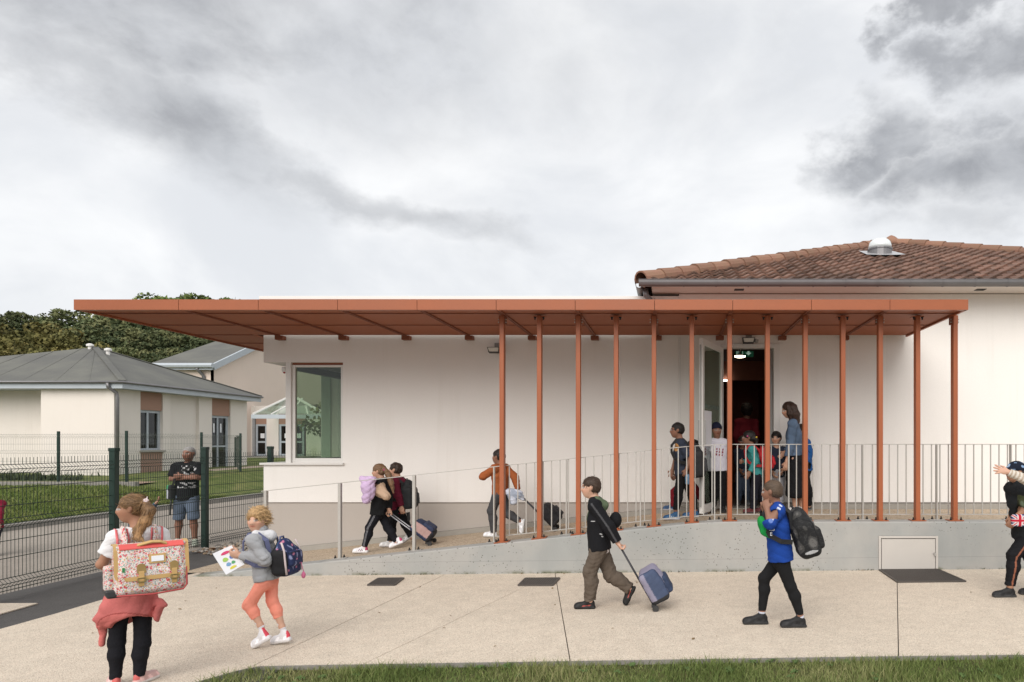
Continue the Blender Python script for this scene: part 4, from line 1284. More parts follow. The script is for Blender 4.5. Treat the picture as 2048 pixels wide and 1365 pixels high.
# ================================================================ pink hall behind, with a glazed porch
PD = 42.0; PX0 = X(424, PD)
pz = Z(729, PD)
ph = thing('pink_hall', (PX0 - 3, PD, .8), 'tall pink rendered hall with a grey roof and pale blue gutters behind the pavilion', 'building')
RDG = 52.0; rz = pz + 10 * .43
b = MB(); b.box(-33.0, PX0 - .35, PD + .4, PD + .7, .4, pz - .1)
b.poly([(PX0 - .35, PD + .4, .4), (PX0 - .35, 62, .4), (PX0 - .35, 62, pz - .1), (PX0 - .35, RDG, rz - .25), (PX0 - .35, PD + .4, pz - .1)])
b.box(-33.0, PX0 - .35, 61.7, 62, .4, pz - .1)
b.build('wall', M['pink'], ph)
el = np.array([X(295, PD), PD, pz]); er = np.array([PX0, PD, pz]); rl_ = np.array([X(295, PD) + 10, RDG, rz]); rr2 = np.array([PX0, RDG, rz]); bl_ = np.array([X(295, PD), 62, pz]); br_ = np.array([PX0, 62, pz])
b = MB(); b.poly([el, er, rr2 + (0, 0, 0), np.array([-31.0 + .5, RDG, rz])]) ; b.poly([er, br_, rr2]) if False else None
b.poly([br_, bl_, np.array([-30.5, RDG, rz]), rr2]); b.poly([bl_, el, np.array([-30.5, RDG, rz])])
prf = b.build('roof', M['felt'], ph)
b = MB(); b.bar(er + (0, .1, -.16), rr2 + (0, 0, -.16), 0.12, .38); b.bar(rr2 + (0, 0, -.16), br_ + (0, 0, -.16), 0.12, .38); b.build('verge_board', M['bluegrey'], ph)
b = MB(); b.tube([el + (-.1, -.08, -.08), er + (.1, -.08, -.08)], .15, 8); b.box(el[0], er[0], PD + .02, PD + .1, pz - .34, pz - .02); b.build('gutter', M['bluegrey'], ph)
gx = X(397, PD)
b = MB(); b.tube([(gx - .1, PD - .05, pz - .2), (gx - .05, PD + .1, pz - .4), (gx + .1, PD + .32, pz - .7), (gx + .1, PD + .34, .8)], .10, 8); b.build('downpipe', M['zinc'], ph, smooth=True)
# entrance wing with the glazed porch
wg = thing('entrance_wing', (-25, 46.5, .8), 'low cream entrance wing with dark glazed doors under a glass hip-roofed porch', 'building')
WD = 46.5; bz = Z(912, WD); wt_ = Z(812, WD)
pxw = lambda p: X(p, WD)
b = MB(); b.box(-31, pxw(508), WD, WD + .3, bz - .5, wt_); b.box(pxw(533), pxw(557), WD, WD + .3, bz - .5, wt_); b.box(pxw(612), -14, WD, WD + .3, bz - .5, wt_ - .3); b.box(pxw(508), pxw(533), WD + .04, WD + .3, Z(828, WD), wt_); b.box(pxw(557), pxw(612), WD + .04, WD + .3, Z(828, WD), wt_)
b.build('wall', M['cream'], wg)
b = MB(); b.box(pxw(508), pxw(533), WD + .05, WD + .2, Z(849, WD), Z(828, WD)); b.box(pxw(557), pxw(612), WD + .05, WD + .2, Z(849, WD), Z(828, WD)); b.build('wall_panel', M['pinkpanel'], wg)
for a, c in ((511, 533), (558, 582), (583, 607)):
    b = MB(); x0, x1 = pxw(a), pxw(c); z1 = Z(849, WD); fr_ = .12
    b.box(x0, x0 + fr_, WD + .05, WD + .15, bz, z1); b.box(x1 - fr_, x1, WD + .05, WD + .15, bz, z1); b.box(x0 + fr_, x1 - fr_, WD + .05, WD + .15, z1 - fr_, z1); b.box(x0 + fr_, x1 - fr_, WD + .05, WD + .15, bz + .88, bz + 1.0); b.box(x0 + fr_, x1 - fr_, WD + .05, WD + .15, bz, bz + .12)
    dw = b.build('glazed_door', M['bluegrey'], wg)
    b = MB(); b.box(x0 + fr_, x1 - fr_, WD + .09, WD + .11, bz + .1, z1 - .1); b.build('pane', M['dark_glass'], dw)
    b = MB(); b.box(x0, x1, WD + .28, WD + .3, bz, z1); b.build('dark_room', M['dark_in'], dw)
    b = MB(); xm = (x0 + x1) / 2; b.box(xm - .05, xm + .22, WD + .03, WD + .04, bz + 1.2, bz + 1.52); b.build('notice', M['paper'], dw)
b = MB(); b.box(-31, -14, WD - 3.2, WD, bz - .6, bz); b.build('step', M['kerb'], wg)
GD = 44.0
g0, g1, ge_ = X(505, GD), X(652, GD), Z(829, GD)
gr0, gr1, grz = X(572, GD + 1.6), X(594, GD + 1.6), Z(797, GD + 1.6)
b = MB(); b.poly([(g0, GD, ge_), (g1, GD, ge_), (gr1, GD + 1.6, grz), (gr0, GD + 1.6, grz)]); b.poly([(g0, WD, ge_), (g0, GD, ge_), (gr0, GD + 1.6, grz)]); b.poly([(g1, GD, ge_), (g1, WD, ge_), (gr1, GD + 1.6, grz)])
prg = b.build('glass_roof', M['roof_glass'], wg)
b = MB(); b.bar((g0, GD, ge_), (gr0, GD + 1.6, grz), .14, .12); b.bar((g1, GD, ge_), (gr1, GD + 1.6, grz), .14, .12); b.bar((gr0, GD + 1.6, grz), (gr1, GD + 1.6, grz), .12, .12)
for s in (.25, .5, .75):
    b.bar((g0 + (g1 - g0) * s, GD, ge_), (g0 + (g1 - g0) * s + (.55 if s < .5 else (0 if s == .5 else -.55)), GD + (.8 if s != .5 else 1.6), ge_ + (grz - ge_) * (.5 if s != .5 else 1)), .08, .08)
b.build('glazing_bars', M['white_metal'], prg)
b = MB(); b.box(g0 - .05, g1 + .05, GD - .08, GD + .05, ge_ - .28, ge_ - .02); b.build('gutter', M['bluegrey'], wg)
b = MB()
for x in (g0 + .08, g1 - .08, (g0 + g1) / 2 + 2.2):
    b.box(x - .08, x + .08, GD - .03, GD + .1, bz - .2, ge_ - .28)
b.build('porch_posts', M['zinc'], wg)


# ================================================================ fences
def mesh_panel(b, p0, p1, z0, z1, folds, step, r, hr, nx):
    """welded wire panel with V folds; nx is the unit vector the folds point to"""
    p0, p1 = np.array(p0), np.array(p1); L = np.linalg.norm(p1 - p0); t = (p1 - p0) / L
    prof = [(0, 0.0)]
    for f_ in folds:
        prof += [(f_ - 0.05, 0.0), (f_, 0.055), (f_ + 0.05, 0.0)]
    prof += [(1e9, 0)]
    n = int(L / step)
    H = z1 - z0
    pr = [(min(z, H), o) for z, o in prof if z <= H] + [(H, 0)]
    for i in range(n):
        s = (i + 0.5) * step; q = p0 + t * s
        zz = z0 + (gz(q[0]) if abs(q[0]) < 9 else 0)
        for (za, oa), (zc, oc) in zip(pr[:-1], pr[1:]):
            if zc - za < 1e-4: continue
            a = (q[0] + nx[0] * oa, q[1] + nx[1] * oa, zz + za); c = (q[0] + nx[0] * oc, q[1] + nx[1] * oc, zz + zc)
            i0 = len(b.v)
            for (X_, Y_, Z_) in (a, c):
                b.v += [(X_ - t[0] * r, Y_ - t[1] * r, Z_), (X_ + nx[0] * r, Y_ + nx[1] * r, Z_), (X_ + t[0] * r, Y_ + t[1] * r, Z_)]
            b.f += [(i0, i0 + 1, i0 + 4, i0 + 3), (i0 + 1, i0 + 2, i0 + 5, i0 + 4), (i0 + 2, i0, i0 + 3, i0 + 5)]; b.mi += [0, 0, 0]
    hz_ = sorted(set([0.03] + [f_ for f_ in folds] + [f_ + .05 for f_ in folds] + [f_ - .05 for f_ in folds] + hr))
    for z in hz_:
        o = 0.055 if any(abs(z - f_) < 1e-6 for f_ in folds) else 0
        za = z0 + (gz(p0[0]) if abs(p0[0]) < 9 else 0) + z; zc = z0 + (gz(p1[0]) if abs(p1[0]) < 9 else 0) + z
        b.bar((p0[0] + nx[0] * o, p0[1] + nx[1] * o, za), (p1[0] + nx[0] * o, p1[1] + nx[1] * o, zc), r * 2, r * 2)


fx = lambda d: float(np.interp(d, (5.5, 7.48, 9.42, 11.45, 13.12), (-7.47, -7.57, -7.68, -7.81, -7.69)))
fd = [5.55, 7.48, 9.42, 11.45, 13.12]
fn = thing('mesh_fence', (fx(9.4), 9.4, gz(-7.6)), 'dark green welded mesh fence with square posts between the asphalt strip and the drive', 'fence')
for k, d in enumerate(fd):
    x = fx(d); b = MB(); b.box(x - .042, x + .042, d - .042, d + .042, gz(x) - .05, gz(x) + 1.68 if k > 1 else gz(x) + 1.64)
    po = b.build('post', M['green'], fn, bevel=.006)
    b = MB(); zt = gz(x) + (1.68 if k > 1 else 1.64); b.box(x - .048, x + .048, d - .048, d + .048, zt - .03, zt + .02); b.build('post_cap', M['green'], po, bevel=.008)
for d0, d1 in zip(fd[:-1], fd[1:]):
    b = MB(); mesh_panel(b, (fx(d0 + .05), d0 + .05), (fx(d1 - .05), d1 - .05), 0.05, 1.60, [0.12, 0.80, 1.42], 0.05, 0.0040, [0.4, 0.6, 1.0, 1.2], (1, 0))
    b.build('mesh_panel', M['wire'], fn)
b = MB(); mesh_panel(b, (fx(13.17), 13.17), (-6.6, 14.6), 0.05, 1.60, [0.12, 0.80, 1.42], 0.05, 0.0026, [0.4, 0.6, 1.0, 1.2], (.6, -.6)); b.build('mesh_panel', M['wire'], fn)
# paler fence round the lawn
bp_ = [(X(-40, 21.8), 21.8, 967, 864), (X(117, 21.8), 21.8, 967, 863), (X(253, 21.7), 21.7, 967, 862), (X(403, 24.1), 24.1, 958, 865), (X(481, 26.8), 26.8, 950, 867), (X(471, 30), 30.0, 940, 875)]
bf = thing('pale_mesh_fence', (bp_[1][0], 21.8, .4), 'thin pale green mesh fence round the lawn in front of the cream pavilion', 'fence')
for x, d, y0, y1 in bp_:
    b = MB(); b.box(x - .03, x + .03, d - .03, d + .03, Z(y0, d) - .1, Z(y1, d)); b.build('post', M['green'], bf)
for p, q in zip(bp_[:-1], bp_[1:]):
    b = MB(); t = np.array([q[0] - p[0], q[1] - p[1]]); t = t / np.linalg.norm(t)
    mesh_panel(b, p[:2], q[:2], Z(p[2], p[1]) + .05, Z(p[3] + 4, p[1]), [0.35, 0.95, 1.45], 0.055, 0.0028, [0.65, 1.2], (t[1], -t[0])); b.build('mesh_panel', M['wire_pale'], bf)

# ================================================================ trees on the hill
def leaf_mat(name, a, b_, c_):
    m = bpy.data.materials.new(name); m.use_nodes = True
    t = m.node_tree; t.nodes.clear(); N = NT(t)
    out = N.n('ShaderNodeOutputMaterial'); b = N.n('ShaderNodeBsdfPrincipled'); t.links.new(b.outputs[0], out.inputs[0])
    at = N.n('ShaderNodeAttribute'); at.attribute_name = 'clump'
    oi = N.n('ShaderNodeObjectInfo').outputs['Random']
    f = N.math('FRACT', N.math('ADD', at.outputs['Fac'], N.math('MULTIPLY', oi, 0.5)))
    c = N.ramp(at.outputs['Fac'], [(0.0, a), (0.5, b_), (1.0, c_)])
    k = N.math('MULTIPLY_ADD', oi, 0.5, 0.75)
    vm = N.n('ShaderNodeVectorMath', operation='SCALE'); t.links.new(c, vm.inputs[0]); t.links.new(k, vm.inputs['Scale'])
    t.links.new(vm.outputs[0], b.inputs['Base Color']); b.inputs['Roughness'].default_value = 0.75; b.inputs['Specular IOR Level'].default_value = 0.2
    return m


bark = mat('bark', (0.07, 0.055, 0.042), 0.95, var=0.25, vscale=2)


def crown_mesh(seed, r, h, n_cl, n_leaf, leaf, shape=1.0, cr=1.35):
    """leaf-sized faces gathered in clumps through the crown's volume"""
    g = np.random.default_rng(seed); V = []; A = []
    for k in range(n_cl):
        while True:
            q = g.uniform(-1, 1, 3)
            l = np.linalg.norm(q)
            if 0.35 < l < 1 and (q[2] < 0.85): break
        w = (1 - max(0, q[2]) * 0.35 * shape) * (1 + 0.25 * math.sin(3 * math.atan2(q[1], q[0]) + seed))
        c = np.array([q[0] * r * w, q[1] * r * w, h * (0.56 + 0.44 * q[2])])
        R_ = cr * g.uniform(0.45, 1.25); val = g.uniform(0, 1)
        p = g.normal(0, 1, (n_leaf, 3)); p /= np.linalg.norm(p, axis=1)[:, None]; p *= (R_ * g.uniform(0.55, 1.05, n_leaf) ** 0.6)[:, None]; p[:, 2] *= 0.62
        p += c
        nn_ = g.normal(0, 1, (n_leaf, 3)) + (p - c) / R_ * 0.9 + np.array([0, 0, 0.5]); nn_ /= np.linalg.norm(nn_, axis=1)[:, None]
        u = np.cross(nn_, g.normal(0, 1, (n_leaf, 3))); u /= np.linalg.norm(u, axis=1)[:, None] + 1e-9; w_ = np.cross(nn_, u)
        s = leaf * g.uniform(0.6, 1.3, n_leaf)[:, None]
        V.append(np.stack([p - u * s, p - w_ * s * .6, p + u * s, p + w_ * s * .6], 1)); A.append(np.repeat(np.clip(val + g.normal(0, .13, n_leaf), 0, 1), 4))
    V = np.concatenate(V).reshape(-1, 3); A = np.concatenate(A).astype(np.float32); nf = len(V) // 4
    me = bpy.data.meshes.new('crown'); me.vertices.add(len(V)); me.vertices.foreach_set('co', V.astype(np.float32).ravel())
    me.loops.add(nf * 4); me.loops.foreach_set('vertex_index', np.arange(nf * 4, dtype=np.int32))
    me.polygons.add(nf); me.polygons.foreach_set('loop_start', np.arange(0, nf * 4, 4, dtype=np.int32)); me.polygons.foreach_set('loop_total', np.full(nf, 4, dtype=np.int32))
    at = me.attributes.new('clump', 'FLOAT', 'POINT'); at.data.foreach_set('value', A)
    me.update(); return me


def trunk_mesh(seed, h, r):
    rr = random.Random(seed); b = MB()
    pts = [(0, 0, -1)] + [(rr.uniform(-.2, .2) * k, rr.uniform(-.2, .2) * k, h * .2 * k) for k in range(1, 5)]
    b.tube(pts, [r, r * .9, r * .7, r * .5, r * .25], 8)
    for k in range(8):
        z = h * rr.uniform(.25, .7); a = rr.uniform(0, 6.28); l = h * rr.uniform(.16, .3)
        b.tube([(0, 0, z), (math.cos(a) * l * .5, math.sin(a) * l * .5, z + l * .35), (math.cos(a) * l, math.sin(a) * l, z + l * .6)], [r * .35, r * .22, r * .06], 6)
    return b.mesh('trunk', bark, True)


leafm = {'olive': leaf_mat('olive_leaf', (0.075, 0.074, 0.024), (0.125, 0.118, 0.038), (0.195, 0.165, 0.055)), 'dark': leaf_mat('dark_leaf', (0.050, 0.068, 0.031), (0.090, 0.110, 0.047), (0.165, 0.168, 0.075)), 'light': leaf_mat('bright_leaf', (0.07, 0.105, 0.025), (0.11, 0.155, 0.040), (0.155, 0.19, 0.06))}
kinds = {'olive': [], 'dark': [], 'light': []}
for kname, pars in {'olive': [(3, 4.6, 11), (4, 5.2, 12)], 'dark': [(11, 4.4, 13), (12, 5.0, 14.5), (13, 4.2, 12)], 'light': [(21, 4.6, 13)]}.items():
    for sd, r, h in pars:
        cm = crown_mesh(sd, r, h, 95, 130, 0.20 if kname != 'light' else 0.24, cr=1.15); cm.materials.append(leafm[kname]); kinds[kname].append((cm, trunk_mesh(sd, h, .26)))
labels = {'olive': 'yellowish olive tree on the wooded hill behind the cream pavilion', 'dark': 'dark green tree in the dense wood on the hill', 'light': 'bright green tree top showing above the canopy edge'}


def tree(kind, px, d, ytop, j):
    cm, tm = kinds[kind][j % len(kinds[kind])]
    x = X(px, d); zb = hz(x, d); zt = Z(ytop, d); h0 = max(v.co.z for v in cm.vertices) if False else {3: 11, 4: 12}.get(0, 0)
    hh = cm['h']; s = (zt - zb) / hh
    o = thing('tree', (x, d, zb - .3), labels[kind], 'tree', 'trees of the wood on the hill')
    o.rotation_euler = (0, 0, random.uniform(0, 6.28)); o.scale = (s * random.uniform(.92, 1.08),) * 2 + (s,)
    c = bpy.data.objects.new('crown', cm); COL.objects.link(c); c.parent = o
    t = bpy.data.objects.new('trunk', tm); COL.objects.link(t); t.parent = o


for kl in kinds.values():
    for cm, tm in kl:
        a = np.empty(len(cm.vertices) * 3, np.float32); cm.vertices.foreach_get('co', a); cm['h'] = float(a[2::3].max())
for i, (px, d, yt) in enumerate([(-60, 80, 650), (-5, 84, 640), (45, 76, 652), (95, 82, 640), (140, 76, 655), (20, 70, 690), (90, 70, 690), (160, 70, 690), (-40, 70, 690)]):
    tree('olive', px, d, yt, i)
for i, (px, d, yt) in enumerate([(30, 96, 618), (85, 100, 622), (-30, 100, 625), (140, 98, 614), (185, 90, 622), (215, 84, 640), (235, 96, 618), (265, 82, 648), (290, 92, 618), (320, 80, 655), (345, 94, 622), (370, 84, 650), (400, 92, 625), (425, 80, 655), (450, 90, 625), (480, 84, 640), (510, 92, 625), (210, 74, 690), (260, 72, 690), (310, 72, 690), (365, 72, 690), (415, 73, 690), (465, 75, 685), (540, 80, 660), (560, 95, 630), (600, 90, 640), (640, 95, 640)]):
    tree('dark', px, d, yt, i)
for i, (px, d, yt) in enumerate([(285, 112, 588), (330, 116, 582), (375, 112, 588), (412, 114, 584), (452, 112, 585), (480, 118, 592)]):
    tree('light', px, d, yt, i)
# the slim young tree seen through the corner window
yt_ = thing('young_tree', (X(655, 17.0), 17.0, gz(-8)), 'slim young leafy tree seen through the corner window', 'tree')
cm = crown_mesh(77, 0.52, 2.2, 15, 34, 0.06, cr=.24); cm.materials.append(leafm['dark'])
a = bpy.data.objects.new('crown', cm); COL.objects.link(a); a.parent = yt_; a.location = (0, 0, 1.25)
b = MB(); x = yt_.location.x; b.tube([(x, 17, gz(-8) - .1), (x + .03, 17, 1.2), (x, 17.02, 2.3), (x + .02, 17, 3.3)], [.035, .028, .02, .006], 7); b.build('trunk', bark, yt_, smooth=True)
# low weeds and shrubs along the pavilion wall
sb = MB()
for k in range(900):
    x = rng.uniform(-30, -20.4); d = 23.4 + abs(rng.normal(0, .35)); h = rng.uniform(.08, .28); a = rng.uniform(0, 6.28); w = .05
    z = lawn_z(x, d)
    sb.v += [(x - w * math.cos(a), d - w * math.sin(a), z - .02), (x + w * math.cos(a), d + w * math.sin(a), z - .02), (x + rng.normal(0, .08), d + rng.normal(0, .08), z + h)]; i = len(sb.v); sb.f.append((i - 3, i - 2, i - 1)); sb.mi.append(0)
tag(sb.build('weeds', leafm['dark'], origin=(0, 0, 0)), kind='stuff')


# ================================================================ grass blades
def blades(name, xy, zf, hmin, hmax, wid, m, lean=0.5):
    n = len(xy); g = rng
    h = g.uniform(hmin, hmax, n) * (0.55 + 0.9 * (0.5 + 0.5 * np.sin(xy[:, 0] * 5.1) * np.sin(xy[:, 1] * 6.3 + 1)))
    a = g.uniform(0, 6.283, n); b_ = g.uniform(0, 6.283, n); ln = g.uniform(0.1, lean, n) * h
    z = np.array([zf(x, y) for x, y in xy])
    base = np.column_stack([xy, z]); w = wid * g.uniform(.6, 1.3, n)
    u = np.column_stack([np.cos(a), np.sin(a), np.zeros(n)]) * w[:, None]; l = np.column_stack([np.cos(b_), np.sin(b_), np.zeros(n)])
    mid = base + l * (ln * .35)[:, None] + np.column_stack([np.zeros(n), np.zeros(n), h * .6]); tip = base + l * ln[:, None] + np.column_stack([np.zeros(n), np.zeros(n), h])
    V = np.stack([base - u, base + u, mid + u * .7, mid - u * .7, tip], 1).reshape(-1, 3)
    k = np.arange(n) * 5
    F = [(i, i + 1, i + 2, i + 3) for i in k] + [(i + 3, i + 2, i + 4) for i in k]
    me = bpy.data.meshes.new(name); me.from_pydata(V.tolist(), [], F)
    at = me.attributes.new('clump', 'FLOAT', 'POINT'); cl = np.clip(0.5 + 0.28 * np.sin(xy[:, 0] * 3.1 + 1) * np.sin(xy[:, 1] * 4.7) + g.normal(0, .2, n), 0, 1)
    at.data.foreach_set('value', np.repeat(cl, 5).astype(np.float32)); me.materials.append(m); me.update()
    o = bpy.data.objects.new(name, me); COL.objects.link(o); tag(o, kind='stuff'); return o


gm = leaf_mat('grass_blade', (0.082, 0.118, 0.032), (0.14, 0.18, 0.052), (0.29, 0.275, 0.13))
ge_a = sorted([p for p in grass_edge if p[1] > 3.95])
gex = np.array([p[0] for p in ge_a]); gey = np.array([p[1] for p in ge_a])
n = 46000
xx = rng.uniform(-3.6, 3.2, n); yy = rng.uniform(4.3, 5.4, n)
lim = np.interp(xx, gex, gey) + rng.normal(-0.012, 0.012, n)
bare = (np.sin(xx * 2.3 + 1.2) * np.sin(yy * 5.1 + xx) + np.sin(xx * 6.1) * np.sin(yy * 9 + 2) * .6 + rng.normal(0, .45, n)) > 1.05
ok = (yy < lim) & (~bare)
blades('grass', np.column_stack([xx[ok], yy[ok]]), lambda x, y: gz(x) - 0.024, 0.018, 0.075, 0.0026, gm, 1.1)
# broad-leaved weeds among the near grass
wv = MB()
for k in range(46):
    x = rng.uniform(-3.0, 2.9); y = float(np.interp(x, gex, gey)) - abs(rng.normal(0.0, .25)) - .05
    for j in range(int(rng.integers(4, 9))):
        a = rng.uniform(0, 6.28); l = rng.uniform(.02, .05); w = l * .32; d_ = np.array([math.cos(a), math.sin(a), 0]); s_ = np.array([-d_[1], d_[0], 0]); c = np.array([x, y, gz(x) - .01]); up = np.array([0, 0, 1])
        wv.quad(c, c + d_ * l * .6 + s_ * w + up * .025, c + d_ * l * 1.3 + up * .018, c + d_ * l * .6 - s_ * w + up * .03)
tag(wv.build('clover', mat('weed_leaf', (0.075, 0.13, 0.03), 0.7, var=.3, rand=.2), origin=(0, 0, 0)), kind='stuff')
n = 26000
xx = -14.05 - rng.uniform(0, 1, n) ** 1.4 * 7; yy = rng.uniform(13.5, 21.6, n)
ok = (xx > -yy * 1.0)
blades('lawn_grass', np.column_stack([xx[ok], yy[ok]]), lawn_z, 0.04, 0.10, 0.012, leaf_mat('lawn_blade', (0.075, 0.115, 0.024), (0.115, 0.15, 0.038), (0.19, 0.20, 0.07)), 0.9)
# tufts of moss and weed where the retaining wall meets the paving
mv = MB()
for k in range(420):
    x = rng.uniform(-4.8, 5.5)
    if math.sin(x * 3.1) + math.sin(x * 7.7 + 1) + rng.normal(0, .5) < .9 or HX0 - .05 < x < HX1 + .05: continue
    h = rng.uniform(.006, .03); a = rng.uniform(0, 6.28); y = YF - rng.uniform(0, .015)
    mv.v += [(x - .006, y, gz(x)), (x + .006, y, gz(x)), (x + rng.normal(0, .012), y - abs(rng.normal(0, .012)), gz(x) + h)]; i = len(mv.v); mv.f.append((i - 3, i - 2, i - 1)); mv.mi.append(0)
tag(mv.build('wall_weeds', leafm['olive'], origin=(0, 0, 0)), kind='stuff')
# ================================================================ figures: implicit shapes meshed with surface nets
V3 = lambda *a: np.array(a, dtype=float)


def nrm_(v):
    v = np.asarray(v, float); return v / (np.linalg.norm(v) + 1e-12)


def cone(a, b, ra, rb, k=0.02, lat=None, wide=1.0, flat=None, thin=1.0, op='u'):
    """tapered capsule; lat/wide stretch its section sideways, flat/thin squeeze it"""
    return dict(t='c', a=np.asarray(a, float), b=np.asarray(b, float), ra=ra, rb=rb, k=k, lat=None if lat is None else nrm_(lat), wide=wide, op=op)


def ell(c, rad, M3=None, k=0.02, op='u'):
    return dict(t='e', c=np.asarray(c, float), r=np.asarray(rad, float), M=np.eye(3) if M3 is None else np.asarray(M3, float), k=k, op=op)


def rbox(c, half, M3=None, rnd=0.02, k=0.015, op='u'):
    return dict(t='b', c=np.asarray(c, float), r=np.asarray(half, float), M=np.eye(3) if M3 is None else np.asarray(M3, float), rnd=rnd, k=k, op=op)


def cutp(p, n, k=0.004):
    """remove what lies on the side of p that n points to"""
    return dict(t='p', c=np.asarray(p, float), n=nrm_(n), k=k, op='i')


def _dist(pr, Pt):
    x, y, z = Pt
    if pr['t'] == 'c':
        a, b = pr['a'], pr['b']; ba = b - a; L2 = ba.dot(ba) + 1e-12
        px, py, pz = x - a[0], y - a[1], z - a[2]
        if pr['lat'] is not None and pr['wide'] != 1.0:
            l = pr['lat'] - ba * (pr['lat'].dot(ba) / L2); l = nrm_(l)
            s = (1 - 1 / pr['wide']) * (px * l[0] + py * l[1] + pz * l[2])
            px, py, pz = px - l[0] * s, py - l[1] * s, pz - l[2] * s
        t = np.clip((px * ba[0] + py * ba[1] + pz * ba[2]) / L2, 0, 1)
        return np.sqrt((px - ba[0] * t) ** 2 + (py - ba[1] * t) ** 2 + (pz - ba[2] * t) ** 2) - (pr['ra'] + (pr['rb'] - pr['ra']) * t)
    c, M_ = pr['c'], pr.get('M')
    px, py, pz = x - c[0], y - c[1], z - c[2]
    if pr['t'] == 'p':
        n = pr['n']; return px * n[0] + py * n[1] + pz * n[2]
    q = [px * M_[i, 0] + py * M_[i, 1] + pz * M_[i, 2] for i in range(3)]
    r = pr['r']
    if pr['t'] == 'e':
        k0 = np.sqrt(sum((q[i] / r[i]) ** 2 for i in range(3))); k1 = np.sqrt(sum((q[i] / r[i] ** 2) ** 2 for i in range(3))) + 1e-9
        return k0 * (k0 - 1) / k1
    h = r - pr['rnd']
    d = [np.abs(q[i]) - h[i] for i in range(3)]
    return np.sqrt(sum(np.maximum(v, 0) ** 2 for v in d)) + np.minimum(np.maximum(d[0], np.maximum(d[1], d[2])), 0) - pr['rnd']


def _bounds(pr):
    if pr['t'] == 'c':
        w = max(pr['ra'], pr['rb']) * max(1.0, pr['wide'])
        return np.minimum(pr['a'], pr['b']) - w, np.maximum(pr['a'], pr['b']) + w
    if pr['t'] == 'p': return None
    e = np.abs(pr['M'].T) @ pr['r']
    return pr['c'] - e, pr['c'] + e


EDG = [(0, 1), (2, 3), (4, 5), (6, 7), (0, 2), (1, 3), (4, 6), (5, 7), (0, 4), (1, 5), (2, 6), (3, 7)]
CRN = np.array([(0, 0, 0), (1, 0, 0), (0, 1, 0), (1, 1, 0), (0, 0, 1), (1, 0, 1), (0, 1, 1), (1, 1, 1)], float)


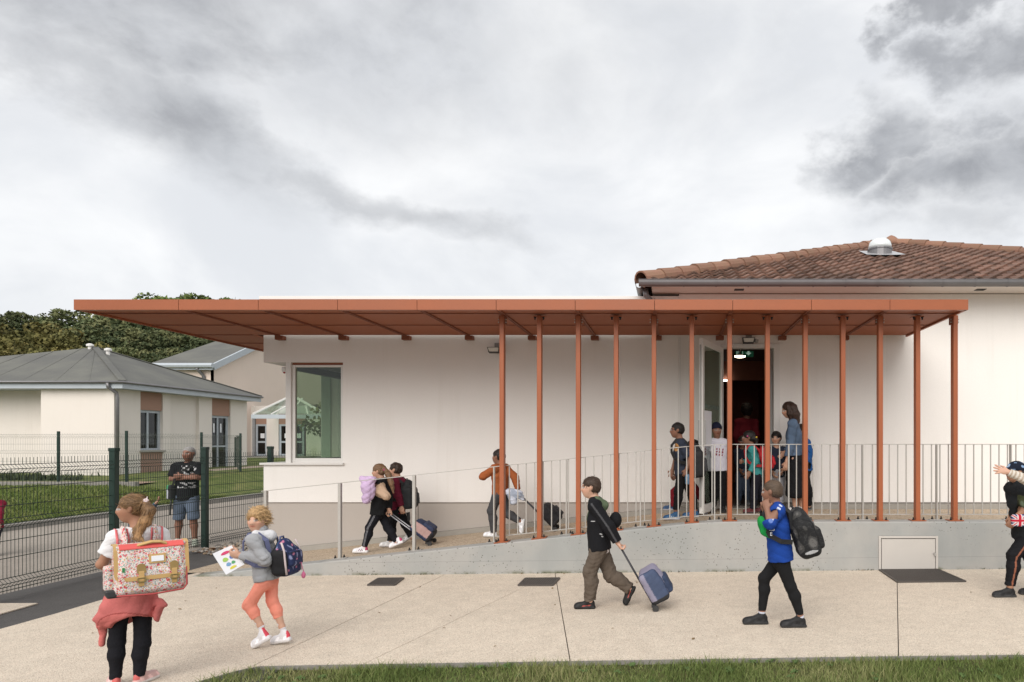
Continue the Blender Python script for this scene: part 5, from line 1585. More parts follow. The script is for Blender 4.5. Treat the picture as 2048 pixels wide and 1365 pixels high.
def sdf_mesh(prims, vox, fold=0.0, foldf=30.0, seed=0, foldfn=None):
    """returns vertices and quads of the zero surface of the blended shapes"""
    bs = [_bounds(p) for p in prims if p['op'] == 'u']
    lo = np.min([b[0] for b in bs], 0) - 3 * vox - fold; hi = np.max([b[1] for b in bs], 0) + 3 * vox + fold
    n = np.ceil((hi - lo) / vox).astype(int) + 1
    F = np.full(n, 0.06, np.float32)
    ax = [lo[i] + vox * np.arange(n[i]) for i in range(3)]
    for p in prims:
        b = _bounds(p)
        if b is None:
            i0, i1 = np.zeros(3, int), n
        else:
            m = p['k'] + 3 * vox
            i0 = np.clip(np.floor((b[0] - m - lo) / vox).astype(int), 0, n); i1 = np.clip(np.ceil((b[1] + m - lo) / vox).astype(int) + 1, 0, n)
        if np.any(i1 <= i0): continue
        sl = tuple(slice(i0[i], i1[i]) for i in range(3))
        pt = (ax[0][sl[0]][:, None, None].astype(np.float32), ax[1][sl[1]][None, :, None].astype(np.float32), ax[2][sl[2]][None, None, :].astype(np.float32))
        d = _dist(p, pt).astype(np.float32)
        f = F[sl]; k = max(p['k'], 1e-4)
        if p['op'] == 'u':
            h = np.maximum(k - np.abs(f - d), 0) / k; F[sl] = np.minimum(f, d) - h * h * k * 0.25
        elif p['op'] == 's':
            d = -d; h = np.maximum(k - np.abs(f - d), 0) / k; F[sl] = np.maximum(f, d) + h * h * k * 0.25
        else:
            h = np.maximum(k - np.abs(f - d), 0) / k; F[sl] = np.maximum(f, d) + h * h * k * 0.25
    if fold > 0:
        g = np.random.default_rng(seed + 5)
        nd = np.abs(F) < 4 * vox + fold
        ii = np.nonzero(nd); pt = np.stack([ax[i][ii[i]] for i in range(3)], 1)
        wv = pt + 0.02 * np.sin(pt[:, [1, 2, 0]] * 17 + seed)
        s = np.zeros(len(pt))
        for q in range(5):
            dr = nrm_(g.normal(0, 1, 3) * (1, 1, 1.7)); q_ = np.sin(wv @ dr * foldf * g.uniform(0.6, 1.8) + g.uniform(0, 6.28)); s += (q_ if q < 2 else 1.1 - 2.4 * np.sqrt(np.abs(q_) + .01)) * g.uniform(.5, 1)
        s = s / 2.6
        w = 1.0 if foldfn is None else foldfn(pt)
        F[ii] += (fold * s * w).astype(np.float32)
    S = F < 0
    c = [S[(CRN[j, 0] > 0) * 1: n[0] - 1 + (CRN[j, 0] > 0) * 1, (CRN[j, 1] > 0) * 1: n[1] - 1 + (CRN[j, 1] > 0) * 1, (CRN[j, 2] > 0) * 1: n[2] - 1 + (CRN[j, 2] > 0) * 1] for j in range(8)]
    tot = sum(q.astype(np.int8) for q in c)
    mix = (tot > 0) & (tot < 8)
    ijk = np.argwhere(mix)
    idx = np.full(mix.shape, -1, np.int32); idx[mix] = np.arange(len(ijk))
    vals = np.stack([F[ijk[:, 0] + int(CRN[j, 0]), ijk[:, 1] + int(CRN[j, 1]), ijk[:, 2] + int(CRN[j, 2])] for j in range(8)], 1)
    acc = np.zeros((len(ijk), 3)); cnt = np.zeros(len(ijk))
    for a, b in EDG:
        va, vb = vals[:, a], vals[:, b]; m = (va < 0) != (vb < 0)
        t = np.where(m, va / np.where(m, va - vb, 1), 0)
        acc += np.where(m[:, None], CRN[a] + (CRN[b] - CRN[a]) * t[:, None], 0); cnt += m
    Vt = lo + vox * (ijk + acc / cnt[:, None])
    Q = []
    for axn in range(3):
        o = [0, 1, 2]; o.remove(axn); u, v = o
        s0 = [slice(None)] * 3; s1 = [slice(None)] * 3
        s0[axn] = slice(0, -1); s1[axn] = slice(1, None)
        A, B = S[tuple(s0)], S[tuple(s1)]
        E = np.argwhere(A != B)
        E = E[(E[:, u] > 0) & (E[:, v] > 0) & (E[:, u] < n[u] - 1) & (E[:, v] < n[v] - 1)]
        ins = A[E[:, 0], E[:, 1], E[:, 2]]
        def cell(du, dv):
            e = E.copy(); e[:, u] += du; e[:, v] += dv; return idx[e[:, 0], e[:, 1], e[:, 2]]
        q = np.stack([cell(-1, -1), cell(0, -1), cell(0, 0), cell(-1, 0)], 1)
        flip = ins if axn != 1 else ~ins
        q[~flip] = q[~flip][:, ::-1]
        Q.append(q)
    Q = np.concatenate(Q); Q = Q[(Q >= 0).all(1)]
    return Vt, Q


def np_mesh(name, Vt, Q, mats, col=None, off=(0, 0, 0), smooth=True):
    me = bpy.data.meshes.new(name)
    me.vertices.add(len(Vt)); me.vertices.foreach_set('co', (Vt - np.asarray(off)).astype(np.float32).ravel())
    me.loops.add(Q.size); me.loops.foreach_set('vertex_index', Q.astype(np.int32).ravel())
    me.polygons.add(len(Q)); k = Q.shape[1]
    me.polygons.foreach_set('loop_start', np.arange(0, Q.size, k, dtype=np.int32)); me.polygons.foreach_set('loop_total', np.full(len(Q), k, np.int32))
    if smooth: me.polygons.foreach_set('use_smooth', np.ones(len(Q), bool))
    if col is not None:
        at = me.attributes.new('Col', 'FLOAT_COLOR', 'POINT')
        c = np.ones((len(Vt), 4), np.float32); c[:, :3] = col; at.data.foreach_set('color', c.ravel())
    me.materials.append(mats); me.update()
    return me


def sdf_obj(name, prims, vox, m, col, parent=None, fold=0.0, foldf=30.0, seed=0, foldfn=None, root=None):
    """mesh the shapes and link them; col is one colour or a function of the vertex positions"""
    Vt, Q = sdf_mesh(prims, vox, fold, foldf, seed, foldfn)
    cc = col(Vt) if callable(col) else np.tile(np.asarray(col, float), (len(Vt), 1))
    if parent is None:
        off = root if root is not None else np.array([(Vt[:, 0].min() + Vt[:, 0].max()) / 2, (Vt[:, 1].min() + Vt[:, 1].max()) / 2, Vt[:, 2].min()])
    else:
        r = parent
        while r.parent is not None: r = r.parent
        off = np.array(r.location)
    o = bpy.data.objects.new(name, np_mesh(name, Vt, Q, m, cc, off)); COL.objects.link(o)
    if parent is None: o.location = tuple(float(v) for v in off)
    else: o.parent = parent
    return o


M['skin'] = mat('skin', (.5, .3, .2), 0.55, var=0.05, vscale=14, attr=True, spec=0.35, fine=0.03, fscale=150)
M['cloth'] = mat('cloth', (.5, .5, .5), 0.9, var=0.10, vscale=9, attr=True, spec=0.15, fine=0.07, fscale=260, bump=0.55, bscale=38)
M['hair'] = mat('hair', (.1, .1, .1), 0.55, var=0.22, vscale=24, attr=True, spec=0.35, fine=0.28, fscale=90, bump=0.7, bscale=70, stretch=(1, 1, 0.35))
M['gear'] = mat('bag_fabric', (.1, .1, .1), 0.75, var=0.10, vscale=12, attr=True, spec=0.3, fine=0.06, fscale=200, bump=0.2, bscale=90)
M['shoe'] = mat('shoe_leather', (.1, .1, .1), 0.6, var=0.08, vscale=20, attr=True, spec=0.3, fine=0.05, fscale=160)
M['gloss'] = mat('glossy_plastic', (.03, .03, .03), 0.25, spec=0.5, attr=True)

SKIN = {'fair': (0.56, 0.33, 0.235), 'light': (0.50, 0.285, 0.195), 'tan': (0.36, 0.185, 0.115), 'brown': (0.245, 0.122, 0.08), 'dark': (0.12, 0.058, 0.038)}
UP = V3(0, 0, 1)


class Fig:
    """a person: joints given as photo columns and rows with a depth offset, from the figure's own distance d"""

    def __init__(s, label, d, H, yaw, j, hyaw=None, pitch=0.0, roll=0.0, skin='light', vox=0.009, build=1.0, shw=1.0, hips=1.0, hh=None, name='person', headscale=1.0, air=False):
        s.label, s.d, s.H, s.vox, s.air = label, d, H, vox * .82, air
        s.f = V3(math.sin(R(yaw)), math.cos(R(yaw)), 0)                # yaw 0 = away from the camera, -90 = to the left
        s.l = V3(-s.f[1], s.f[0], 0)                                    # the figure's own left
        s.s = H / 1.32 * build
        s.sk = SKIN[skin] if isinstance(skin, str) else skin
        s.hh = (hh if hh else (0.205 if H < 1.5 else 0.225)) * headscale
        Jn = {}
        for k, v in j.items():
            px, py = v[0], v[1]; dd = v[2] if len(v) > 2 else 0.0
            Jn[k] = P(px, py, d + dd)
        s.J = Jn
        q = H / 1.32
        if 'neck' not in Jn: Jn['neck'] = Jn['head'] - UP * s.hh * 0.72
        sw = 0.128 * q * shw
        for side, sg in (('L', 1), ('R', -1)):
            if 'sh' + side not in Jn: Jn['sh' + side] = Jn['neck'] - UP * 0.045 * q + s.l * sg * sw
            if 'hip' + side not in Jn: Jn['hip' + side] = Jn['pel'] + s.l * sg * 0.062 * q * hips - UP * 0.02 * q
        hy = yaw if hyaw is None else hyaw
        F = V3(math.sin(R(hy)) * math.cos(R(pitch)), math.cos(R(hy)) * math.cos(R(pitch)), math.sin(R(pitch)))
        Lh = nrm_(np.cross(UP, F)); Uh = np.cross(F, Lh)
        if roll:
            c_, s__ = math.cos(R(roll)), math.sin(R(roll)); Lh, Uh = Lh * c_ + Uh * s__, Uh * c_ - Lh * s__
        s.hf, s.hl, s.hu = F, Lh, Uh
        s.hips = hips
        s.root = V3(Jn['pel'][0], Jn['pel'][1], min(Jn['anL'][2], Jn['anR'][2]) - 0.05)
        s.chest = Jn['neck'] * 0.60 + Jn['pel'] * 0.40
        s.obj = None

    def creases(s, keys):
        pts = [s.J[k] for k in keys]
        def f(V_):
            w = np.zeros(len(V_))
            for p in pts: w = np.maximum(w, np.exp(-((V_ - p) ** 2).sum(1) / (.10 * s.s) ** 2))
            return .5 + .9 * w
        return f

    def wisps(s, col, n, length, flow, spread=.35, wid=.0016, seed=1, inf=.0, back=0.0, where=None, name='hair_strands'):
        """loose strands lying over the hair, each a narrow tapering strip"""
        hobj = [c for c in s.obj.children if c.name.startswith('hair')][0]
        me = hobj.data; a = np.empty(len(me.vertices) * 3, np.float32); me.vertices.foreach_get('co', a); Vh = a.reshape(-1, 3) + np.array(s.obj.location)
        a2 = np.empty(len(me.vertices) * 3, np.float32); me.vertices.foreach_get('normal', a2); Nh = a2.reshape(-1, 3)
        g = np.random.default_rng(seed); b = MB()
        if where is not None:
            k = where(Vh); Vh, Nh = Vh[k], Nh[k]
        for i in g.integers(0, len(Vh), n):
            p, nn = Vh[i].astype(float), Nh[i].astype(float)
            L = length * g.uniform(.5, 1.3); fl = flow(p) if callable(flow) else np.asarray(flow, float)
            t = fl - nn * fl.dot(nn); t = nrm_(t + g.normal(0, spread * .35, 3)); p = p + nn * (.001 + inf)
            pts = [p]
            for q in range(4):
                t = nrm_(t + fl * .25 + g.normal(0, spread * .22, 3) + nn * (spread * .12 - .04)); pts.append(pts[-1] + t * L / 4)
            w = nrm_(np.cross(t, nn)); ws = [wid, wid, wid * .9, wid * .6, wid * .15]
            i0 = len(b.v)
            for q, p_ in enumerate(pts): b.v += [tuple(p_ - w * ws[q]), tuple(p_ + w * ws[q])]
            for q in range(4): b.f.append((i0 + 2 * q, i0 + 2 * q + 1, i0 + 2 * q + 3, i0 + 2 * q + 2)); b.mi.append(int(g.integers(0, 3)))
        c = np.asarray(col)
        o = b.build(name, [cmat('strand', tuple(c * k), .5, spec=.3) for k in (.7, 1.0, 1.5)], s.obj); tag(o, kind='stuff'); return o

    def ground(s, p):
        return gz(p[0]) if (p[1] < YB or p[0] < AX0) else (floor_z(p[0]) if p[1] < YW + .1 else DZ0)

    def hp(s, f, l, u):
        """a point in head units"""
        return s.J['head'] + s.hh * (s.hf * f + s.hl * l + s.hu * u)

    def hM(s):
        return np.stack([s.hf, s.hl, s.hu])

    def torso(s, inf=0.0, k=0.035):
        q = s.s; J = s.J
        up_ = nrm_(J['neck'] - J['pel'])
        return [cone(J['pel'] + up_ * 0.0, s.chest, 0.078 * q + inf, 0.080 * q + inf, k, s.l, 1.38),
                cone(s.chest, J['neck'] - up_ * 0.05 * q, 0.082 * q + inf, 0.055 * q + inf, k, s.l, 1.45),
                cone(J['shL'], J['shR'], 0.046 * q + inf, 0.046 * q + inf, k),
                cone(J['neck'] - up_ * 0.02, J['shL'] + UP * 0.0, 0.038 * q + inf * .7, 0.034 * q + inf * .7, k), cone(J['neck'] - up_ * 0.02, J['shR'], 0.038 * q + inf * .7, 0.034 * q + inf * .7, k)]

    def arm(s, side, inf=0.0, to=2.0, k=0.02, flare=0.0):
        q = s.s; J = s.J
        a, b, c = J['sh' + side], J['el' + side], J['wr' + side]
        o = []
        if to >= 1:
            o.append(cone(a, b, 0.041 * q + inf, 0.033 * q + inf, k))
            t = min(to - 1, 1)
            if t > 0: o.append(cone(b, b + (c - b) * t, 0.033 * q + inf, (0.033 - 0.011 * t) * q + inf + flare, k))
        else:
            o.append(cone(a, a + (b - a) * to, 0.041 * q + inf, 0.037 * q + inf + flare, k))
        return o

    def leg(s, side, inf=0.0, to=2.0, k=0.025, flare=0.0, from_=0.0):
        q = s.s; J = s.J
        a, b, c = J['hip' + side], J['kn' + side], J['an' + side]
        o = []
        calf = b + (c - b) * 0.32 - nrm_(np.cross(nrm_(c - b), np.cross(J['toe' + side] - c, c - b))) * 0 + 0
        if to >= 1:
            o.append(cone(a, b, 0.066 * q + inf, 0.045 * q + inf, k))
            t = min(to - 1, 1)
            if t > 0:
                back = nrm_(c - J['toe' + side]); back = back - nrm_(c - b) * back.dot(nrm_(c - b)); back = nrm_(back)
                mid = b + (c - b) * min(0.35, t) + back * 0.010 * q
                o.append(cone(b, mid, 0.044 * q + inf, 0.045 * q + inf, k))
                if t > 0.35: o.append(cone(mid, b + (c - b) * t, 0.045 * q + inf, (0.045 - 0.017 * (t - .35) / .65) * q + inf + flare, k))
        else:
            o.append(cone(a, a + (b - a) * to, 0.066 * q + inf, 0.052 * q + inf + flare, k))
        return o

    def hand(s, side, dirv=None, palm=None, curl=0.5, spread=0.12, thumb=1.0):
        """palm and five unequal fingers from the wrist along dirv; palm is the way the palm faces"""
        J = s.J; w = J['wr' + side]
        d = nrm_(w - J['el' + side]) if dirv is None else nrm_(dirv)
        p = nrm_(-s.l * (1 if side == 'L' else -1)) if palm is None else nrm_(palm)
        p = nrm_(p - d * p.dot(d)); x = np.cross(d, p)                     # across the palm
        if side == 'L': x = -x                                              # x points to the thumb side
        S = s.hh * 0.80                                                    # hand length
        o = [ell(w + d * S * 0.25, (S * 0.30, S * 0.22, S * 0.105), np.stack([d, x, p]), 0.012), cone(w - d * S * .1, w + d * S * 0.12, S * .15, S * .13, .012)]
        r = max(S * 0.058, s.vox * 0.72)
        for i, (off, ln) in enumerate(((0.155, .40), (0.055, .45), (-0.045, .42), (-0.14, .33))):
            b = w + d * S * 0.44 + x * S * off
            dv = nrm_(d + x * (off * spread * 6)); pv = p; L = S * ln
            ang = 0
            for seg, fr in ((0.42, 0.9), (0.33, 1.1), (0.25, 0.9)):
                ang += curl * fr
                dd_ = dv * math.cos(ang) + pv * math.sin(ang); e = b + dd_ * L * seg
                o.append(cone(b, e, r, r * .9, .004)); b = e
        b = w + d * S * 0.12 + x * S * 0.17
        t1 = nrm_(d * .75 + x * .75 * thumb + p * (.35 + .3 * curl)); e = b + t1 * S * .2; o.append(cone(b, e, r * 1.25, r * 1.1, .01))
        t2 = nrm_(d * .95 + x * (.25 - .5 * curl) + p * (.3 + .6 * curl)); o.append(cone(e, e + t2 * S * .19, r * 1.1, r * .85, .005))
        return o

    def head_prims(s):
        h = s.hh; Mh = s.hM(); J = s.J
        e = lambda f, l, u, rf, rl, ru, k=.03, op='u': ell(s.hp(f, l, u), (rf * h, rl * h, ru * h), Mh, k * h / .21, op)
        o = [e(-.06, 0, .13, .42, .345, .37, .02), e(.10, 0, -.17, .28, .27, .31, .05), e(.20, 0, -.36, .13, .13, .11, .05), e(.24, 0, -.08, .18, .24, .2, .04)]
        o += [e(.30, .15, .015, .10, .085, .065, .022, 's'), e(.30, -.15, .015, .10, .085, .065, .022, 's')]
        o += [cone(s.hp(.36, 0, .04), s.hp(.455, 0, -.10), .035 * h, .05 * h, .025), e(.42, .035, -.115, .04, .035, .03, .012), e(.42, -.035, -.115, .04, .035, .03, .012)]
        o += [e(.285, .145, .01, .065, .07, .055, .006), e(.285, -.145, .01, .065, .07, .055, .006)]
        o += [e(.35, 0, -.215, .055, .105, .032, .012), e(.345, 0, -.262, .05, .085, .032, .012)]
        for sg in (1, -1):
            o += [e(-.04, .345 * sg, -.01, .075, .03, .12, .012), e(-.055, .375 * sg, .02, .06, .022, .085, .01)]
        nk = J['neck']
        o += [cone(s.hp(-.12, 0, -.22), nk - UP * .015, .205 * h, .23 * h, .03)]
        return o

    def face_col(s, Vt, brow=(0.08, 0.05, 0.035), iris=(0.045, 0.03, 0.02)):
        h = s.hh; q = (Vt - s.J['head']) / h
        f, l, u = q @ s.hf, q @ s.hl, q @ s.hu
        c = np.tile(np.asarray(s.sk, float), (len(Vt), 1))
        inh = (np.abs(l) < .42) & (np.abs(u) < .6) & (f > .1) & (f < .65)
        al = np.abs(l)
        def blend(m, colr, w):
            ww = (np.clip(m, 0, 1) * w)[:, None]; c[:] = c * (1 - ww) + np.asarray(colr) * ww
        sk = np.asarray(s.sk)
        blend(inh * np.exp(-(((al - .2) / .11) ** 2 + ((u + .14) / .10) ** 2)), sk * (1.02, .78, .74), .5)       # cheeks
        blend(inh * (f > .27) * (np.exp(-(((l) / .115) ** 4 + ((u + .238) / .05) ** 4))), sk * (.92, .52, .50), .8)   # lips
        blend(inh * (np.exp(-((l / .10) ** 4 + ((u + .238) / .011) ** 2))), sk * .28, .8)
        eye = inh * np.exp(-(((al - .145) / .075) ** 4 + ((u - .012) / .038) ** 4)); blend(eye, (0.55, 0.52, 0.49), .9)
        blend(inh * np.exp(-(((al - .145) / .036) ** 4 + ((u - .012) / .037) ** 4)), iris, .95)
        blend(inh * np.exp(-(((al - .145) / .085) ** 4 + ((u - .052) / .014) ** 2)), (0.06, 0.04, 0.03), .6)
        blend(inh * np.exp(-(((al - .155) / .10) ** 4 + ((u - .115 + (al - .15) ** 2 * .8) / .026) ** 2)), brow, .75)
        blend(inh * np.exp(-(((al - .035) / .02) ** 2 + ((u + .14) / .014) ** 2)), sk * .3, .6)
        nails = None
        return c

    def body(s, hands=None, feet=True, brow=(0.08, 0.05, 0.035), extra=None, shade=None):
        pr = s.torso(-0.006) + s.head_prims()
        for sd in 'LR':
            pr += s.arm(sd, 0.0); pr += s.leg(sd, 0.0)
            hd = (hands or {}).get(sd, {})
            if hd is not None: pr += s.hand(sd, **hd)
            a, t = s.J['an' + sd], s.J['toe' + sd]
            sh_ = nrm_(a - s.J['kn' + sd]); pr += [cone(a, a + sh_ * .02, .029 * s.s, .026 * s.s, .02)]
        if extra: pr += extra
        s.obj = sdf_obj(s.__dict__.get('nm', 'person'), pr, s.vox, M['skin'], lambda V_: (s.face_col(V_, brow) if shade is None else shade(V_, s.face_col(V_, brow))), None, root=s.root)
        tag(s.obj, s.label, 'person')
        return s.obj

    # ---- clothes
    def top(s, name, col, sleeve=2.0, inf=0.014, hem=-0.05, fold=0.005, hood=None, extra=None, flare=0.0, neckr=.30, sides='LR', collar=0, seed=1, m=None, loose=0.0, sleeveinf=None):
        q = s.s; J = s.J; up_ = nrm_(J['neck'] - J['pel'])
        pr = s.torso(inf)
        hemp = J['pel'] + up_ * hem
        pr.append(cone(J['pel'] + up_ * min(hem, 0.0) - up_ * .03, s.chest, 0.083 * q + inf + loose, 0.078 * q + inf, .03, s.l, 1.36))
        si = inf if sleeveinf is None else sleeveinf
        cuts = []
        for sd in sides:
            pr += s.arm(sd, si, sleeve, flare=flare)
        pr.append(cutp(hemp, -up_))
        pr.append(dict(cone(J['neck'] + up_ * .0, J['head'], neckr * s.hh, neckr * s.hh, .006), op='s'))
        # hollow the sleeve ends with the arm beyond them
        for sd in sides:
            a, b, c = J['sh' + sd], J['el' + sd], J['wr' + sd]
            if sleeve >= 1: e = b + (c - b) * min(sleeve - 1, 1); dv = nrm_(c - b)
            else: e = a + (b - a) * sleeve; dv = nrm_(b - a)
            pr.append(dict(rbox(e + dv * .05, (.05, .085, .085), np.stack([dv, nrm_(np.cross(dv, V3(.3, .5, .8))), nrm_(np.cross(dv, np.cross(dv, V3(.3, .5, .8))))]), .0, .004), op='s'))
        if hood is not None:
            bk = -s.f
            pr += [cone(J['neck'] + s.l * .06 * q - up_ * .0 + bk * .02, J['neck'] + bk * .075 * q - up_ * .055 * q, .035 * q, .05 * q, .03), cone(J['neck'] - s.l * .06 * q + bk * .02, J['neck'] + bk * .075 * q - up_ * .055 * q, .035 * q, .05 * q, .03),
                   cone(J['neck'] + s.l * .055 * q + s.f * .03, J['neck'] - s.l * .055 * q + s.f * .03, .022 * q, .022 * q, .02)]
        if collar:
            pr += [cone(J['neck'] + up_ * .01 + s.f * .01, J['neck'] + up_ * collar, .27 * s.hh, .265 * s.hh, .01), dict(cone(J['neck'] + up_ * .01, J['neck'] + up_ * (collar + .05), .235 * s.hh, .24 * s.hh, .004), op='s')]
        if extra: pr += extra
        return sdf_obj(name, pr, s.vox, m or M['cloth'], col, s.obj, fold * 1.25, 34 / max(q, .8), seed, s.creases(('elL', 'elR', 'shL', 'shR', 'pel')))

    def bottom(s, name, col, to=1.95, inf=0.010, waist=0.07, fold=0.004, flare=0.0, extra=None, seed=2, foldf=40):
        q = s.s; J = s.J; up_ = nrm_(J['neck'] - J['pel'])
        pr = [cone(J['pel'] + up_ * waist, J['pel'] - up_ * .02, 0.078 * q + inf, 0.080 * q + inf, .03, s.l, 1.36)]
        for sd in 'LR': pr += s.leg(sd, inf, to, flare=flare)
        pr.append(cutp(J['pel'] + up_ * (waist + .03), up_))
        for sd in 'LR':
            a, b, c = J['hip' + sd], J['kn' + sd], J['an' + sd]
            if to >= 1: e = b + (c - b) * min(to - 1, 1); dv = nrm_(c - b)
            else: e = a + (b - a) * to; dv = nrm_(b - a)
            pr.append(dict(rbox(e + dv * .05, (.05, .1 * q, .1 * q), np.stack([dv, nrm_(np.cross(dv, s.l)), nrm_(np.cross(dv, np.cross(dv, s.l)))]), .0, .004), op='s'))
        if extra: pr += extra
        return sdf_obj(name, pr, s.vox, M['cloth'], col, s.obj, fold * 1.3, foldf, seed, s.creases(('knL', 'knR', 'anL', 'anR', 'pel')))

    def shoes(s, upper, sole, accent=None, size=1.0, sock=None, high=0.0):
        out = []
        for sd in 'LR':
            a, t = s.J['an' + sd], s.J['toe' + sd]
            L = 0.155 * s.s ** .8 * size * (1.12 if s.H > 1.5 else 1.0)
            hd = s.J.get('heel' + sd)
            fd = nrm_((t - hd) if hd is not None else (t - a) * (1, 1, 0) + V3(0, 0, 0.0))
            sh = nrm_(a - s.J['kn' + sd])                                    # shank direction, downwards
            dn = sh - fd * sh.dot(fd); dn = nrm_(dn)
            if hd is None: dn = V3(0, 0, -1); fd = nrm_(fd - dn * fd.dot(dn))
            lt = np.cross(dn, fd)
            Mx = np.stack([fd, lt, dn])
            g = 0.052 * s.s ** .8
            c0 = a + dn * g                                                  # centre of the sole below the ankle
            if hd is not None: c0 = hd + fd * L * .22
            W_ = L * .185
            low = min((c0 + fd * L * u_ + dn * .004)[2] for u_ in (-.28, .88)); gnd = s.ground(c0)
            if not s.air and -.10 < gnd - low < .07: c0 = c0 + V3(0, 0, gnd - low)
            pr = [rbox(c0 + fd * L * .30 - dn * .010, (L * .60, W_, .014), Mx, .013, .006), ell(c0 + fd * L * .62 - dn * .028, (L * .31, W_ * .97, .036), Mx, .02), ell(c0 + fd * L * .0 - dn * .046, (L * .27, W_ * .88, .050), Mx, .02), cone(c0 + fd * L * .05 - dn * .072, c0 + fd * L * .52 - dn * .034, W_ * .82, W_ * .74, .02, lt, 1.0), cone(c0 - dn * .04, a - sh * .012 - sh * high, W_ * .86, W_ * .80, .015)]
            pr.append(dict(cone(a - sh * (.002 + high), a - sh * .2, W_ * .62, W_ * .6, .004), op='s'))
            def colf(V_, c0=c0, fd=fd, lt=lt, dn=dn, L=L, W_=W_):
                q = V_ - c0; u = q @ fd; w = q @ lt; h = -(q @ dn)
                c = np.tile(np.asarray(upper, float), (len(V_), 1))
                lace = (u > L * .18) & (u < L * .52) & (np.abs(w) < W_ * .45) & (h > .045) & (np.sin(u * 420) > .3); c[lace] = np.clip(np.asarray(upper) * 1.5 + .03, 0, .8)
                if accent is not None:
                    if accent[0] == 'heel': m_ = (u < -L * .14) & (h > .035)
                    elif accent[0] == 'stripes': m_ = (u > L * .05) & (u < L * .42) & (h > .022) & (h < .055) & (np.sin((u + h * .6) * 230) > .25)
                    else: m_ = (u > -L * .05) & (u < L * .45) & (np.abs(h - .032 - (u - L * .2) * -.12) < .0045)
                    c[m_] = accent[1]
                    if len(accent) > 2: c[(u < -L * .12) & (h > .035)] = accent[2]
                pn = (np.sin(u * 95 + h * 60) > .35) & (h > .02) & (h < .05); c[pn] = c[pn] * 1.35 + .006
                c[h < .018] = sole
                return c
            o = sdf_obj('shoe', pr, min(s.vox, .0075), M['shoe'], colf, s.obj)
            out.append(o)
            if sock is not None:
                sdf_obj('sock', [cone(a + sh * .01, a - sh * .045, .033 * s.s, .031 * s.s, .01), cutp(a - sh * .05, -sh)], s.vox, M['cloth'], sock, s.obj)
        return out

    def hair(s, col, style='short', inf=.028, m=None, extra=None, fringe=.20, low=-.22, seed=3, fold=.006, name='hair', tone=None):
        h = s.hh; Mh = s.hM()
        e = lambda f, l, u, rf, rl, ru, k=.02, op='u': ell(s.hp(f, l, u), (rf * h, rl * h, ru * h), Mh, k, op)
        pr = [e(-.07, 0, .15, .43 + inf, .355 + inf, .375 + inf, .02)]
        if low < -.3: pr += [e(-.20, 0, -.12, .27, .31, .34, .03)]
        else: pr += [e(-.19, 0, -.05, .29 + inf * .6, .325 + inf * .6, .28, .03)]
        # clear the face, the ears and the nape
        pr += [e(.60, 0, fringe - .50, .50, .44, .50, .015, 's'), e(.30, 0, -.42, .38, .6, .38, .02, 's')]
        if style in ('short', 'crop', 'bun', 'pony'): pr += [e(-.03, .42, -.06, .13, .14, .15, .012, 's'), e(-.03, -.42, -.06, .13, .14, .15, .012, 's')]
        pr.append(cutp(s.hp(-.2, 0, low), -s.hu + s.hf * .15))
        if extra: pr += extra
        base = np.asarray(col, float)
        def cf(V_):
            q = (V_ - s.J['head']) / h
            a = np.arctan2(q @ s.hl, q @ s.hu); g = np.random.default_rng(seed)
            st = sum(np.sin(a * fq + (q @ s.hf) * k2 + ph) for fq, k2, ph in ((23, 4, .4), (41, -6, 1.7), (67, 3, 2.2))) / 3
            c = base * (1 + .28 * st)[:, None]
            if tone is not None:
                w = np.clip(tone(q @ s.hf, q @ s.hl, q @ s.hu), 0, 1)[:, None]; c = c * (1 - w) + np.asarray(tone.c) * (1 + .25 * st)[:, None] * w
            return np.clip(c, .003, 1)
        return sdf_obj(name, pr, min(s.vox, .0085), m or M['hair'], cf, s.obj, fold, 60, seed)

    def strands(s, pts, radii, k=.03):
        return [cone(pts[i], pts[i + 1], radii[i], radii[i + 1], k) for i in range(len(pts) - 1)]


def frame(fwd, up=UP):
    """rows: forward, left, up"""
    f = nrm_(fwd); l = nrm_(np.cross(up, f)); return np.stack([f, l, np.cross(f, l)])


def ribbon(pts, nrmls, w, th):
    """flat strap along pts; nrmls give the way its face looks"""
    b = MB()
    pts = [Vector(p) for p in pts]
    R0 = []
    for i, p in enumerate(pts):
        d = (pts[min(i + 1, len(pts) - 1)] - pts[max(i - 1, 0)]).normalized(); n = Vector(nrmls[i] if len(nrmls) == len(pts) else nrmls[0]).normalized()
        x = d.cross(n).normalized() * w / 2; n = x.cross(d).normalized() * th / 2
        R0.append([p - x - n, p + x - n, p + x + n, p - x + n])
    for a, c in zip(R0[:-1], R0[1:]):
        for j in range(4):
            b.quad(a[j], a[(j + 1) % 4], c[(j + 1) % 4], c[j])
    b.quad(*R0[0][::-1]); b.quad(*R0[-1])
    return b


def cmat(name, col, rough=0.8, **k):
    return mat(name, col, rough, var=k.pop('var', .08), vscale=k.pop('vscale', 10), fine=k.pop('fine', .05), **k)


def torso_surface(s, side, t):
    """points for a shoulder strap: from the back over the shoulder and down the chest to under the arm"""
    J = s.J; q = s.s; up_ = nrm_(J['neck'] - J['pel']); sg = 1 if side == 'L' else -1
    x = s.l * sg * .085 * q
    b = s.f
    c = J['neck'] + x
    return [c - up_ * .20 * q - b * .10 * q, c - up_ * .06 * q - b * .09 * q, c + up_ * .005 * q - b * .03 * q, c + up_ * .002 * q + b * .05 * q, c - up_ * .07 * q + b * .112 * q, c - up_ * .16 * q + b * .118 * q + x * .2, c - up_ * .25 * q + b * .085 * q + x * .7, c - up_ * .30 * q + b * .0 * q + x * .85, c - up_ * .31 * q - b * .09 * q + x * .55]


